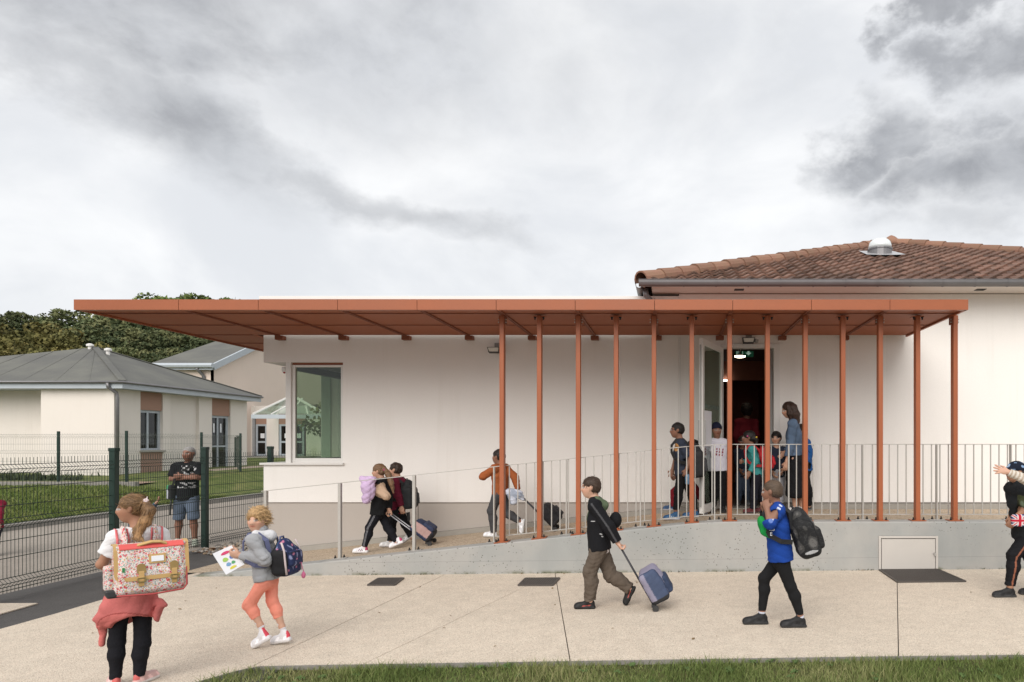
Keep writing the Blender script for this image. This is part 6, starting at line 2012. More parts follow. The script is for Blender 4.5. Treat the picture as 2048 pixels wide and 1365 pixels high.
def strap_obj(s, parent, m, w=.042, inf=0.02, name='strap', th=.010):
    for sd in 'LR':
        pts = torso_surface(s, sd, 0); c = (s.J['neck'] + s.chest) / 2
        pp_ = []; nn_ = []
        for p in pts:
            ax = c + nrm_(s.J['neck'] - s.J['pel']) * (p - c).dot(nrm_(s.J['neck'] - s.J['pel'])) * .8
            n = nrm_(p - ax); pp_.append(p + n * inf); nn_.append(n)
        ribbon(pp_, nn_, w * s.s, th).build(name, m, parent, smooth=False)
# ================================================================ bags
def leg_side(s, side, w=.35):
    """mask of the outer stripe down a leg"""
    J = s.J; sg = 1 if side == 'L' else -1
    a, b, c = J['hip' + side], J['kn' + side], J['an' + side]
    def f(V_):
        best = np.full(len(V_), 9.0); lat = np.zeros(len(V_)); fr = np.zeros(len(V_))
        for p, q in ((a, b), (b, c)):
            ba = q - p; t = np.clip(((V_ - p) @ ba) / ba.dot(ba), 0, 1); r = V_ - p - t[:, None] * ba; d = np.linalg.norm(r, axis=1)
            x = nrm_(s.l * sg - nrm_(ba) * (s.l * sg).dot(nrm_(ba))); y = np.cross(x, nrm_(ba))
            m = d < best; best[m] = d[m]; lat[m] = (r @ x)[m]; fr[m] = (r @ y)[m]
        return (lat > 0) & (np.abs(fr) < w * 0.05) & (best < .12)
    return f


def speckle(V_, sc, thr, seed=0):
    """cheap cellular speckle for printed fabric"""
    q = np.floor(V_ * sc).astype(np.int64); h = (q[:, 0] * 73856093 ^ q[:, 1] * 19349663 ^ q[:, 2] * 83492791 ^ seed * 2654435761) & 0xffff
    return (h / 65535.0) > thr


def wave(V_, sc, seed):
    g = np.random.default_rng(seed); o = np.zeros(len(V_))
    for k in range(6):
        d = nrm_(g.normal(0, 1, 3)); o += np.sin(V_ @ d * sc * g.uniform(.6, 1.6) + g.uniform(0, 6.28))
    return o / 3.0


def backpack(s, label, half, back, up, col, pocket=None, side_col=None, straps=(.03, .03, .03), vox=None, tilt=0.0, taper=.78, name='backpack', cat='backpack', pocket_at=-.35, rnd=.05, rot=0.0, handle=True, lat=0.0):
    J = s.J; tu = nrm_(J['neck'] - J['pel']); n = -s.f
    if rot: n = nrm_(n * math.cos(R(rot)) + s.l * math.sin(R(rot)))
    n = nrm_(n - tu * n.dot(tu)); n, tu = nrm_(n * math.cos(R(tilt)) + tu * math.sin(R(tilt))), nrm_(tu * math.cos(R(tilt)) - n * math.sin(R(tilt)))
    lt = np.cross(tu, n); Mx = np.stack([lt, n, tu]); w, t, h = half
    c = s.chest + n * back + tu * up + s.l * lat
    vx = vox or s.vox
    root = thing(name, c - tu * h, label, cat)
    pr = [rbox(c - tu * h * .25, (w, t, h * .75), Mx, min(rnd, t * .9), .04), ell(c + tu * h * .38 - n * t * .1, (w * taper, t * .85, h * .62), Mx, .04)]
    pk = [rbox(c + n * t * .95 + tu * h * pocket_at, (w * .78, t * .42, h * .42), Mx, min(.035, t * .38), .02)]
    def cf(V_):
        q = (V_ - c) @ Mx.T
        base = col(V_, q) if callable(col) else np.tile(np.asarray(col, float), (len(V_), 1))
        if side_col is not None:
            m_ = (np.abs(q[:, 0]) > w * .86) | (q[:, 1] < -t * .35); base[m_] = side_col
        seam = (np.abs(np.abs(q[:, 0]) - w * .84) < .005) & (q[:, 1] > 0); base[seam] = base[seam] * .5
        return base
    b0 = sdf_obj('pack', pr, vx, M['gear'], cf, root, .004, 30, 4)
    def cf2(V_):
        q = (V_ - c) @ Mx.T
        b_ = (pocket(V_, q) if callable(pocket) else np.tile(np.asarray(pocket if pocket is not None else (np.asarray(col) * 1.15 if not callable(col) else (.05, .05, .05)), float), (len(V_), 1)))
        z = np.abs(q[:, 2] - h * (pocket_at + .34)) < .006; b_[z] = b_[z] * .35
        return b_
    sdf_obj('pocket', pk, vx, M['gear'], cf2, root, .003, 40, 9)
    ms = cmat('strap_fabric', straps)
    strap_obj(s, root, ms)
    if handle:
        p0 = c + tu * h * .92 - n * t * .3
        b = MB(); b.tube([p0 - lt * .03, p0 - lt * .025 + tu * .03, p0 + lt * .025 + tu * .03, p0 + lt * .03], .008, 6); b.build('handle', ms, root, smooth=True)
    return root, c, Mx


def trolley(hand, wheel, label, half, cols, bag_low=.10, lat=V3(0, 1, 0), vox=.008, pole_col=(.30, .30, .31), bagn=1, extra=None, pole_gap=.05):
    """wheeled school bag pulled by its handle; wheel is the ground point under the axle"""
    cp, ct, cs = cols
    hand, wheel = np.asarray(hand, float), np.asarray(wheel, float)
    ax = nrm_(hand - wheel); lt = nrm_(lat - ax * lat.dot(ax)); n = np.cross(lt, ax)
    if n[2] < 0: n = -n
    w, t, h = half; Mx = np.stack([lt, n, ax])
    root = thing('trolley_bag', wheel, label, 'trolley bag')
    c = wheel + ax * (bag_low + h) + n * (t + .012)
    pr = [rbox(c, (w, t, h), Mx, min(.05, t * .8), .03), ell(c + n * t * .55 + ax * h * .1, (w * .9, t * .8, h * .8), Mx, .03)]
    def cf(V_):
        q = (V_ - c) @ Mx.T; o = np.tile(np.asarray(cp, float), (len(V_), 1))
        o[np.abs(q[:, 0]) > w * .82] = cs; o[(np.abs(q[:, 0]) > w * .82) & (q[:, 1] < -t * .35)] = cp
        o[q[:, 2] < -h * .72] = (.03, .03, .033)
        m_ = np.abs(np.abs(q[:, 0]) - w * .8) < .006; o[m_] = np.asarray(ct) * .9
        return o
    sdf_obj('bag_body', pr, vox, M['gear'], cf, root, .004, 32, 6)
    pk = [rbox(c + n * t * 1.15 - ax * h * .25, (w * .74, t * .38, h * .52), Mx, .025, .02)]
    sdf_obj('pocket', pk, vox, M['gear'], ct, root, .004, 40, 8)
    mp = cmat('pole_metal', pole_col, .4, metal=.5)
    for sg in (1, -1):
        b = MB(); b.tube([wheel + ax * .03 + lt * sg * pole_gap, hand + lt * sg * pole_gap], .0085, 7); b.build('pole', mp, root, smooth=True)
        b = MB()
        p = wheel + V3(0, 0, .034) + lt * sg * w * .85
        prof = [(.010, -.016), (.030, -.016), (.034, -.008), (.034, .008), (.030, .016), (.010, .016)]
        i0 = len(b.v); u1 = nrm_(np.cross(lt, UP)); u2 = np.cross(u1, lt)
        for r_, hh_ in prof:
            for k in range(14):
                a = 6.2832 * k / 14; b.v.append(tuple(p + lt * hh_ + (u1 * math.cos(a) + u2 * math.sin(a)) * r_))
        for k in range(len(prof) - 1):
            for q in range(14):
                b.f.append((i0 + k * 14 + q, i0 + k * 14 + (q + 1) % 14, i0 + (k + 1) * 14 + (q + 1) % 14, i0 + (k + 1) * 14 + q)); b.mi.append(0)
        b.f.append(tuple(i0 + q for q in range(14))[::-1]); b.mi.append(0); b.f.append(tuple(i0 + (len(prof) - 1) * 14 + q for q in range(14))); b.mi.append(0)
        b.build('wheel', M['dark_plastic'], root)
    b = MB(); b.bar(hand - lt * (pole_gap + .012), hand + lt * (pole_gap + .012), .024, .026); b.build('handle', M['dark_plastic'], root, bevel=.006)
    b = MB(); b.bar(wheel + ax * .06 - lt * w * .8 + n * .015, wheel + ax * .06 + lt * w * .8 + n * .015, .05, .03); b.build('axle_bar', M['dark_plastic'], root)
    if extra: extra(root, c, Mx)
    return root


def glasses(s, col=(.02, .02, .02)):
    b = MB(); h = s.hh
    for sg in (1, -1):
        c = [s.hp(.375 - .03 * abs(math.cos(a)), sg * .15 + .085 * math.cos(a), .01 + .06 * math.sin(a)) for a in [6.2832 * k / 12 for k in range(13)]]
        b.tube(c, .0035, 5, False)
        b.bar(s.hp(.36, sg * .235, .03), s.hp(-.02, sg * .37, .03), .004, .006)
    b.bar(s.hp(.40, .07, .03), s.hp(.40, -.07, .03), .004, .004)
    b.build('glasses', cmat('glasses_frame', col, .3), s.obj)


def letters(txt, size, loc, xdir, ydir, m, name, parent=None, depth=.001):
    cu = bpy.data.curves.new(name, 'FONT'); cu.body = txt; cu.size = size; cu.align_x = 'CENTER'; cu.align_y = 'CENTER'; cu.extrude = depth
    to = bpy.data.objects.new(name, cu); COL.objects.link(to)
    dg = bpy.context.evaluated_depsgraph_get(); me = bpy.data.meshes.new_from_object(to.evaluated_get(dg)); bpy.data.objects.remove(to)
    x, y = Vector(nrm_(xdir)), Vector(nrm_(ydir)); z = x.cross(y)
    me.transform(Matrix((x, y, z)).transposed().to_4x4()); me.transform(Matrix.Translation(Vector(loc)))
    b = MB(); b.v = [tuple(v.co) for v in me.vertices]; b.f = [tuple(p.vertices) for p in me.polygons]; b.mi = [0] * len(b.f)
    return b.build(name, m, parent)


# ================================================================ the girl with the flowered satchel
g = Fig('girl seen from behind with a ponytail, flowered satchel and coral jumper round her waist', 4.88, 1.33, -46,
        dict(head=(264, 1017), neck=(277, 1060), pel=(263, 1190), elL=(203, 1129, -.10), wrL=(214, 1141, .10), elR=(340, 1130, .12), wrR=(318, 1143, .26),
             knL=(233, 1284, -.03), anL=(231, 1357, -.03), toeL=(221, 1356, .08), knR=(285, 1286, .03), anR=(279, 1351, .03), toeR=(296, 1354, .10)),
        hyaw=-112, pitch=-4, skin='tan', vox=.0068, hh=.190, build=.90, shw=.93)
g.body(hands={'L': dict(curl=.9), 'R': dict(curl=.9)})
g.top('tshirt', (0.72, 0.71, 0.72), .60, .013, -.02, .005, flare=.012)
g.bottom('leggings', (.012, .012, .015), 1.985, .005, .08, .0025)
tu = nrm_(g.J['neck'] - g.J['pel']); pv = g.J['pel']
bk_ = -g.f


def gp(px, py, dd=0): return P(px, py, g.d + dd)


sweater = [cone(pv + tu * .10, pv + tu * .0, .092, .100, .03, g.l, 1.36), cone(pv + tu * .0, pv - tu * .115, .102, .128, .03, g.l, 1.38),
           cone(gp(214, 1216, -.12), gp(200, 1252, -.10), .040, .018, .03), cone(gp(207, 1240, -.08), gp(204, 1289, -.06), .028, .014, .02), cone(gp(203, 1230, -.12), gp(189, 1239, -.13), .022, .008, .02),
           cone(gp(317, 1206, .06), gp(331, 1211, .02), .030, .010, .02), cone(gp(318, 1218, .02), gp(311, 1252, .02), .022, .014, .02),
           dict(ell(gp(268, 1282, -.05), (.155, .24, .185), None, .015), op='s'),
           cutp(gp(262, 1262), V3(0, 0, -1)) if False else cutp(pv + tu * .13, tu)]


def swc(V_):
    o = np.tile(np.array((.51, .145, .135)), (len(V_), 1)); q = (V_ - pv) @ tu
    e = ((V_[:, 0] - gp(268, 1282)[0]) / .155) ** 2 + ((V_[:, 2] - gp(268, 1282)[2]) / .185) ** 2
    o[(e < 1.55)] = (.55, .155, .14); o[np.abs(e - 1.55) < .04] = (.30, .06, .055)
    return o


sdf_obj('tied_jumper', sweater, .0068, M['cloth'], swc, g.obj, .0055, 38, 3)
g.shoes((.58, .38, .36), (.66, .62, .60), ('heel', (.55, .13, .12)), size=1.15, sock=(.62, .60, .60))


class Tone:
    def __init__(s, f, c): s.f, s.c = f, c
    def __call__(s, *a): return s.f(*a)


pt = [gp(291, 1004, -.05), gp(300, 1022, -.07), gp(291, 1045, -.09), gp(277, 1062, -.12), gp(276, 1076, -.15), gp(289, 1085, -.17)]
g.hair((.105, .058, .028), 'pony', .022, extra=g.strands(pt, [.022, .030, .028, .022, .016, .005], .02) + g.strands([gp(290, 1035, -.08), gp(274, 1058, -.12), gp(267, 1079, -.15)], [.022, .016, .005], .015), fringe=.16, low=-.30, fold=.003,
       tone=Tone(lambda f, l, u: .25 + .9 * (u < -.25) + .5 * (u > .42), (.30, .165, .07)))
g.wisps((.20, .115, .052), 900, .075, lambda p: nrm_(gp(296, 1004, -.05) - p) if p[2] > gp(0, 1040)[2] and p[0] < gp(293, 0)[0] else V3(-.1, -.1, -1), .5, .0013, 3)
b = MB(); q = gp(293, 1001, -.10)
for a in range(5):
    t_ = 6.28 * a / 5; b.lathe(q + V3(.010 * math.cos(t_), -.004, .008 * math.sin(t_)), [(.003, -.006), (.009, -.003), (.009, .003), (.003, .006)], 8)
b.tube([q, q + V3(.006, 0, .026)], [.006, .002], 6)
b.build('hair_clip', mat('pale_clip', (.72, .60, .60), .5), g.obj, smooth=True)
# the satchel
floral = bpy.data.materials.new('flowered_cloth'); floral.use_nodes = True
t = floral.node_tree; t.nodes.clear(); N = NT(t)
out = N.n('ShaderNodeOutputMaterial'); bb = N.n('ShaderNodeBsdfPrincipled'); t.links.new(bb.outputs[0], out.inputs[0])
pos = N.n('ShaderNodeTexCoord').outputs['Object']
dv = N.vmath('ADD', pos, N.vmath('SCALE', N.noise(pos, 60, 2, .5, color=True), None)); dv.node.inputs[1].links[0].from_node.inputs['Scale'].default_value = .02


def flower(sc, thr, rad, colr, base):
    nd = N.n('ShaderNodeTexVoronoi'); t.links.new(dv, nd.inputs['Vector']); nd.inputs['Scale'].default_value = sc
    sp = N.n('ShaderNodeSeparateColor'); t.links.new(nd.outputs['Color'], sp.inputs[0])
    m_ = N.math('MULTIPLY', N.math('LESS_THAN', nd.outputs['Distance'], rad), N.math('GREATER_THAN', sp.outputs[0], thr))
    return N.mix(m_, base, colr)


c = flower(120, .45, .42, (.14, .30, .26, 1), (.70, .63, .59, 1)); c = flower(95, .55, .40, (.62, .36, .10, 1), c); c = flower(70, .56, .40, (.62, .12, .14, 1), c); c = flower(44, .68, .34, (.52, .05, .07, 1), c); c = flower(150, .62, .38, (.76, .30, .33, 1), c); c = flower(170, .7, .36, (.10, .16, .20, 1), c)
t.links.new(c, bb.inputs['Base Color']); bb.inputs['Roughness'].default_value = .55; bb.inputs['Specular IOR Level'].default_value = .35
sat_c = P(299, 1131, 4.88 - .205)
nS = nrm_(-g.f); lS = np.cross(UP, nS) * -1                               # lS points to the right in the photo
lS = nrm_(lS) if lS[0] > 0 else -nrm_(lS)
tilt_ = R(-5); uS = UP * math.cos(tilt_) + nS * math.sin(tilt_); uS = nrm_(uS)
MS = np.stack([lS, nS, uS])
sat = thing('school_satchel', sat_c - UP * .18, 'flowered school satchel with tan trim and two buckled straps on the girl in front', 'satchel')
sp_ = lambda a, b_, c_: sat_c + lS * a + nS * b_ + uS * c_
tan_m = mat('tan_leatherette', (.52, .33, .13), .5, var=.08, vscale=12, bump=.1, bscale=200)
o = sdf_obj('satchel_body', [rbox(sp_(0, 0, -.02), (.195, .07, .155), MS, .03, .02), rbox(sp_(0, .035, -.09), (.185, .075, .085), MS, .035, .03)], .0075, M['gear'], (.5, .3, .3), sat, .004, 40, 2); o.data.materials.clear(); o.data.materials.append(floral)


def flap_pt(u, v):
    """u across -1..1, v 0 (back top) .. 1 (front lower edge)"""
    w = .205 - .0 * v
    if v < .30:
        s = v / .30; y = -.05 + .125 * s; z = .142 + .012 * math.sin(s * 3.14)
    else:
        s = (v - .30) / .70; y = .082 + .035 * s - .01 * s * s; z = .138 - .215 * s
    cx = .028 * u
    a = abs(u)
    cut = 0
    if v > .30 and a > .86: y -= .02
    if v > .88: w *= 1 - .35 * ((v - .88) / .12) ** 2 * 0.35
    return sp_(u * w + .004, y, z)


def flap_strip(u0, u1, v0, v1, lift, nu=10, nv=16):
    b = MB(); grid = [[flap_pt(u0 + (u1 - u0) * i / nu, v0 + (v1 - v0) * j / nv) for i in range(nu + 1)] for j in range(nv + 1)]
    n_ = lambda j: nS * (1 if (v0 + (v1 - v0) * j / nv) > .3 else .2) + uS * (0 if (v0 + (v1 - v0) * j / nv) > .3 else 1)
    T = [[q + n_(j) * (lift + .004) for q in r] for j, r in enumerate(grid)]; B = [[q + n_(j) * (lift - .004) for q in r] for j, r in enumerate(grid)]
    for j in range(nv):
        for i in range(nu):
            b.quad(T[j][i], T[j][i + 1], T[j + 1][i + 1], T[j + 1][i]); b.quad(B[j][i], B[j + 1][i], B[j + 1][i + 1], B[j][i + 1])
        b.quad(T[j][0], T[j + 1][0], B[j + 1][0], B[j][0]); b.quad(T[j][nu], B[j][nu], B[j + 1][nu], T[j + 1][nu])
    for i in range(nu): b.quad(T[nv][i], T[nv][i + 1], B[nv][i + 1], B[nv][i])
    return b


flap = flap_strip(-.93, .93, 0, .95, .004).build('flap', floral, sat, smooth=False)
b = flap_strip(-1.0, -.88, .02, 1.0, .008, 3); b2 = flap_strip(.88, 1.0, .02, 1.0, .008, 3); b3 = flap_strip(-.9, .9, .91, 1.0, .008, 12, 3)
for q, nm in ((b, 'flap_trim'), (b2, 'flap_trim'), (b3, 'flap_trim')): q.build(nm, tan_m, flap)
flap_strip(-.86, .86, .22, .33, .007, 10, 5).build('flap_band', mat('coral_band', (.64, .10, .09), .6), flap)
b = MB(); hc = [sp_(-.075, .07, .150), sp_(-.05, .078, .158), sp_(0, .082, .170), sp_(.05, .08, .166), sp_(.085, .075, .150)]; bb_ = ribbon(hc, [nrm_(nS * .5 + uS)] * 5, .028, .008); bb_.build('handle', tan_m, sat)
for x in (-.062, .118):
    pts = [sp_(x, .098, .02), sp_(x, .122, -.02), sp_(x, .126, -.075), sp_(x, .118, -.115)]
    s0 = ribbon(pts, [nS] * 4, .030, .007).build('closing_strap', tan_m, sat)
    b = MB()
    a0 = [sp_(x + .024 * math.cos(k * .5236) , .1125 + .004, .012 + .022 * math.sin(k * .5236)) for k in range(7)] + [sp_(x - .024, .1185, -.028), sp_(x + .024, .1185, -.028)]
    b.poly(a0); b.poly([p + nS * .006 for p in a0][::-1])
    for i in range(len(a0)): b.quad(a0[i], a0[(i + 1) % len(a0)], a0[(i + 1) % len(a0)] + nS * .006, a0[i] + nS * .006)
    b.build('strap_tab', mat('olive_leatherette', (.30, .20, .07), .5, var=.08), s0)
    b = MB()
    for z in (-.060, -.085): b.bar(sp_(x - .021, .131, z), sp_(x + .021, .131, z), .006, .006)
    b.bar(sp_(x - .021, .131, -.060), sp_(x - .021, .131, -.085), .006, .006); b.bar(sp_(x + .021, .131, -.06), sp_(x + .021, .131, -.085), .006, .006)
    b.build('buckle', mat('brass_buckle', (.34, .27, .12), .35, metal=.6), s0)
b = MB(); b.box(-.045, .045, -.004, .004, -.028, .028)
nl = MB()
for (a0, a1, c0_, c1_) in ((-.046, .046, -.030, .030),):
    q = [sp_(.028 + a0, .1135, .058 + c0_), sp_(.028 + a1, .1135, .058 + c0_), sp_(.028 + a1, .1075, .058 + c1_), sp_(.028 + a0, .1075, .058 + c1_)]
    nl.hexa([q[0], q[1], q[1] - nS * .012, q[0] - nS * .012], [q[3], q[2], q[2] - nS * .012, q[3] - nS * .012])
nlo = nl.build('name_holder', tan_m, sat)
b = MB(); q = [sp_(.028 - .034, .1160, .058 - .018), sp_(.028 + .034, .1160, .058 - .018), sp_(.028 + .034, .1115, .058 + .018), sp_(.028 - .034, .1115, .058 + .018)]; b.hexa([q[0], q[1], q[1] - nS * .004, q[0] - nS * .004], [q[3], q[2], q[2] - nS * .004, q[3] - nS * .004]); b.build('name_card', M['paper'], nlo)
b = MB(); q = [sp_(-.162, .1185, -.012), sp_(-.148, .1185, -.012), sp_(-.148, .1175, .016), sp_(-.162, .1175, .016)]; b.hexa([q[0], q[1], q[1] - nS * .004, q[0] - nS * .004], [q[3], q[2], q[2] - nS * .004, q[3] - nS * .004]); b.build('green_tag', mat('green_tag', (.03, .22, .07), .6), sat)
o = sdf_obj('side_pocket', [rbox(sp_(-.215, -.005, -.06), (.028, .055, .085), MS, .025, .02)], .0075, M['gear'], (.5, .3, .3), sat, .003, 40, 2); o.data.materials.clear(); o.data.materials.append(floral)
b = MB(); b.hexa([sp_(-.235, -.06, -.185), sp_(-.15, -.06, -.185), sp_(-.15, .06, -.185), sp_(-.235, .06, -.185)], [sp_(-.248, -.06, -.13), sp_(-.15, -.06, -.13), sp_(-.15, .06, -.13), sp_(-.248, .06, -.13)]); b.build('black_base', M['dark_plastic'], sat, bevel=.012)
b = MB(); b.tube([sp_(-.19, .105, -.165), sp_(0, .112, -.178), sp_(.17, .108, -.168), sp_(.192, .10, -.14), sp_(.193, .09, -.02)], .006, 6); b.build('piping', mat('red_piping', (.40, .06, .06), .6), sat, smooth=True)
strap_obj(g, sat, floral, .060, .022)
rim = mat('coral_rim', (.62, .13, .14), .6)
for sd in 'LR':
    sg = 1 if sd == 'L' else -1
    for off in (-.03, .03):
        pts = torso_surface(g, sd, 0)[:5]; cc_ = (g.J['neck'] + g.chest) / 2; ax_ = nrm_(g.J['neck'] - g.J['pel']); L_ = []; N_ = []
        for p in pts:
            n_ = nrm_(p - cc_ - ax_ * (p - cc_).dot(ax_) * .8); L_.append(p + n_ * .027 + g.l * off); N_.append(n_)
        ribbon(L_, N_, .012, .008).build('strap_edge', rim, sat)

# ================================================================ the small girl in coral leggings
g = Fig('small blond girl in a grey hoodie and coral leggings holding a sheet of paper', 5.81, 1.18, -92,
        dict(head=(516, 1039), neck=(521.5, 1068), pel=(534, 1158), elL=(531, 1121, -.13), wrL=(481, 1111, -.10), elR=(497, 1118, .10), wrR=(474, 1106, .06),
             knL=(497, 1211, -.07), anL=(521, 1251, -.06), toeL=(490, 1290, -.06), heelL=(541, 1262, -.06), knR=(545, 1205, .05), anR=(564, 1254, .05), toeR=(530, 1279, .06), heelR=(580, 1271, .05)),
        hyaw=-182, pitch=-3, skin='fair', vox=.0068, hh=.196, build=.90, shw=.94)
g.body(hands={'L': dict(dirv=(-1, -.1, .1), palm=(.1, .9, .3), curl=.8), 'R': dict(dirv=(-1, -.1, .15), palm=(-.1, -.9, .3), curl=.8)}, brow=(.30, .18, .09))
g.top('hoodie', lambda V_: np.tile(np.array((.33, .335, .35)), (len(V_), 1)) * (1 + .0 * V_[:, :1]), 1.93, .014, -.005, .007, hood=None, collar=.035, flare=.003, neckr=.28, seed=4)
sdf_obj('hood', [cone(g.J['neck'] + g.l * .07 + UP * .01, g.J['neck'] - g.f * .075 - UP * .02, .032, .045, .03), cone(g.J['neck'] - g.l * .07 + UP * .01, g.J['neck'] - g.f * .075 - UP * .02, .032, .045, .03), dict(cone(g.J['neck'] + UP * -.02, g.J['head'], .062, .062, .01), op='s')], .0068, M['cloth'], (.62, .62, .64), g.obj, .003)
g.bottom('leggings', (.82, .295, .215), 1.62, .003, .07, .004, seed=6)
g.shoes((.72, .71, .73), (.66, .64, .64), ('heel', (.60, .06, .09)), 1.12, sock=(.70, .68, .72))
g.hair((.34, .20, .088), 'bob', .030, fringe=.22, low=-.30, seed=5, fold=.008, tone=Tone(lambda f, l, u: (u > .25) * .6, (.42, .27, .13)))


g.wisps((.40, .26, .125), 800, .052, lambda p: nrm_(-g.hf * .75 + g.hl * np.sign((p - g.J['head']) @ g.hl) * .2 - UP * .45), .75, .0014, 4)


def navy_print(V_, q):
    o = np.tile(np.array((.018, .028, .085)), (len(V_), 1)); m_ = (wave(V_, 95, 3) > .75); o[m_] = (.22, .24, .40); m_ = wave(V_, 120, 8) > 1.05; o[m_] = (.45, .16, .26); m_ = wave(V_, 60, 5) > 1.0; o[m_] = (.05, .11, .24)
    return o


r_, c_, Mx = backpack(g, 'navy sparkly school backpack with pale pink piping on the small blond girl', (.125, .075, .155), .185, -.055, navy_print, navy_print, (.012, .012, .014), (.10, .11, .20), pocket_at=-.1, tilt=-4)
for sg in (1, -1):
    b = MB(); w_, t_, h_ = .125, .075, .155
    b.tube([c_ + Mx.T @ V3(sg * w_ * z[0], z[1], z[2]) for z in ((.9, .03, h_ * .85), (1.0, .055, h_ * .4), (1.02, .06, -h_ * .3), (.95, .06, -h_ * .9))], .008, 6); b.build('piping', mat('pale_pink_trim', (.56, .47, .47), .7), r_, smooth=True)
b = MB(); q = P(607, 1150, 5.85); b.lathe(q, [(.004, -.03), (.014, -.02), (.018, 0), (.012, .018), (.004, .03)], 10); b.tube([q + V3(0, 0, .03), q + V3(-.02, 0, .11)], .003, 5); b.build('pompon', mat('pink_charm', (.55, .14, .26), .8), r_, smooth=True)
# her paper
pc = [P(425, 1108, 5.66), P(463, 1091, 5.74), P(489, 1129, 5.70), P(452, 1150, 5.62)]
b = MB(); n_ = 7; nn_ = nrm_(np.cross(pc[1] - pc[0], pc[3] - pc[0]))
gr = [[(pc[0] * (1 - i / n_) + pc[1] * i / n_) * (1 - j / n_) + (pc[3] * (1 - i / n_) + pc[2] * i / n_) * j / n_ + nn_ * .012 * math.sin(3.14 * j / n_) for i in range(n_ + 1)] for j in range(n_ + 1)]
for j in range(n_):
    for i in range(n_): b.quad(gr[j][i], gr[j][i + 1], gr[j + 1][i + 1], gr[j + 1][i])
pp0 = b.build('paper_sheet', M['paper']); tag(pp0, 'white sheet of paper with coloured print held by the small blond girl', 'paper')
if nn_[1] > 0: nn_ = -nn_
fn_ = lambda u, v: (pc[0] * (1 - u) + pc[1] * u) * (1 - v) + (pc[3] * (1 - u) + pc[2] * u) * v
s_sin = lambda v: math.sin(3.14 * v)
ncv = nrm_(np.cross(pc[1] - pc[0], pc[3] - pc[0]))
for (u0, u1, v0, v1, cc) in ((.30, .78, .12, .24, (.62, .06, .16)), (.22, .5, .34, .52, (.36, .55, .12)), (.58, .82, .34, .52, (.08, .18, .50)), (.25, .5, .58, .74, (.18, .34, .55)), (.52, .72, .60, .74, (.10, .34, .14)), (.3, .66, .80, .92, (.66, .58, .08))):
    b = MB()
    pts = []
    for k in range(10):
        a = 6.2832 * k / 10; u = (u0 + u1) / 2 + (u1 - u0) / 2 * math.cos(a) * (1 + .15 * math.sin(3 * a)); v = (v0 + v1) / 2 + (v1 - v0) / 2 * math.sin(a); pts.append(fn_(u, v) + ncv * .012 * s_sin(v) + nn_ * .0025)
    b.poly(pts); b.poly([p + nn_ * .0004 for p in pts][::-1]); b.build('printed_shape', mat('print_ink', cc, .8), pp0)

# ================================================================ the boy pulling the trolley
g = Fig('boy in a black jacket over a green hoodie pulling a blue trolley bag', 7.08, 1.34, -90,
        dict(head=(1181.5, 975), neck=(1190, 1000), pel=(1199, 1092), elL=(1217, 1053, -.15), wrL=(1235, 1085, -.13), elR=(1200, 1052, .14), wrR=(1196, 1078, .15),
             knL=(1180, 1143, -.06), anL=(1180.5, 1204, -.06), toeL=(1150, 1213, -.06), knR=(1221, 1152, .07), anR=(1261, 1179, .07), toeR=(1257, 1204, .07), heelR=(1271, 1177, .07)),
        hyaw=-92, pitch=-3, skin='fair', vox=.0075, hh=.205)
g.body(hands={'L': dict(dirv=(.5, -.05, -.86), palm=(.8, .2, .5), curl=1.0), 'R': dict(curl=.6)})
g.top('hoodie', lambda V_: np.where((V_[:, 2:3] < Z(1045, 7.08)), np.array([[.62, .55, .53]]), np.array([[.095, .125, .075]])), 1.5, .010, -.07, .005, hood=1, neckr=.28, sides='R')


def jac(V_):
    o = np.tile(np.array((.011, .011, .013)), (len(V_), 1))
    a, b_ = g.J['shL'], g.J['elL']; c3 = g.J['wrL']
    for p, q in ((a, b_), (b_, c3)):
        ba = q - p; t = ((V_ - p) @ ba) / ba.dot(ba); r = V_ - p - t[:, None] * ba; fr = r @ nrm_(np.cross(nrm_(ba), g.l)); m_ = (t > -.1) & (t < 1.05) & (np.abs(fr) < .009) & (r @ g.l > .02); o[m_] = (.07, .07, .075)
    q = V_ - P(1203, 1067, 7.0); m_ = (V_[:, 1] < 7.0) & ((q[:, 0] / .016) ** 2 + ((q[:, 2] + q[:, 0] * .3) / .005) ** 2 < 1); o[m_] = (.55, .55, .55)
    q = V_ - P(1206, 1072, 7.0); m_ = (V_[:, 1] < 7.0) & ((q[:, 0] / .010) ** 2 + ((q[:, 2] + q[:, 0] * .3) / .004) ** 2 < 1); o[m_] = (.45, .45, .45)
    q = V_ - P(1187.5, 1041, 7.0); m_ = (V_[:, 1] < 7.02) & (np.abs(q[:, 0]) < .02) & (np.abs(q[:, 2]) < .003); o[m_] = (.55, .55, .55)
    return o


tu = nrm_(g.J['neck'] - g.J['pel'])
fr_c = P(1178, 1055, 7.08)
g.top('jacket', jac, 1.95, .021, -.035, .006, flare=.004, neckr=.36, sides='LR', seed=12, loose=.010,
      extra=[cutp(g.chest + g.f * .083 + UP * .0, g.f + UP * .1), ell(P(1231, 1041, 7.10), (.062, .075, .085), None, .02)])
g.bottom('trousers', (.105, .082, .064), 1.93, .020, .05, .009, flare=.004, seed=8, foldf=46)
g.shoes((.012, .012, .012), (.014, .014, .014), ('swish', (.28, .05, .04)), 1.15, sock=(.02, .02, .02))
g.hair((.045, .026, .017), 'short', .022, fringe=.27, low=-.26, seed=7, fold=.004)
g.wisps((.05, .03, .02), 700, .03, lambda p: nrm_(g.hf * .4 - UP * .7), .9, .0013, 5)
wp = P(1322, 1211, 7.1); wp[2] = gz(wp[0])
hp_ = g.J['wrL'] + V3(.028, .0, -.045)
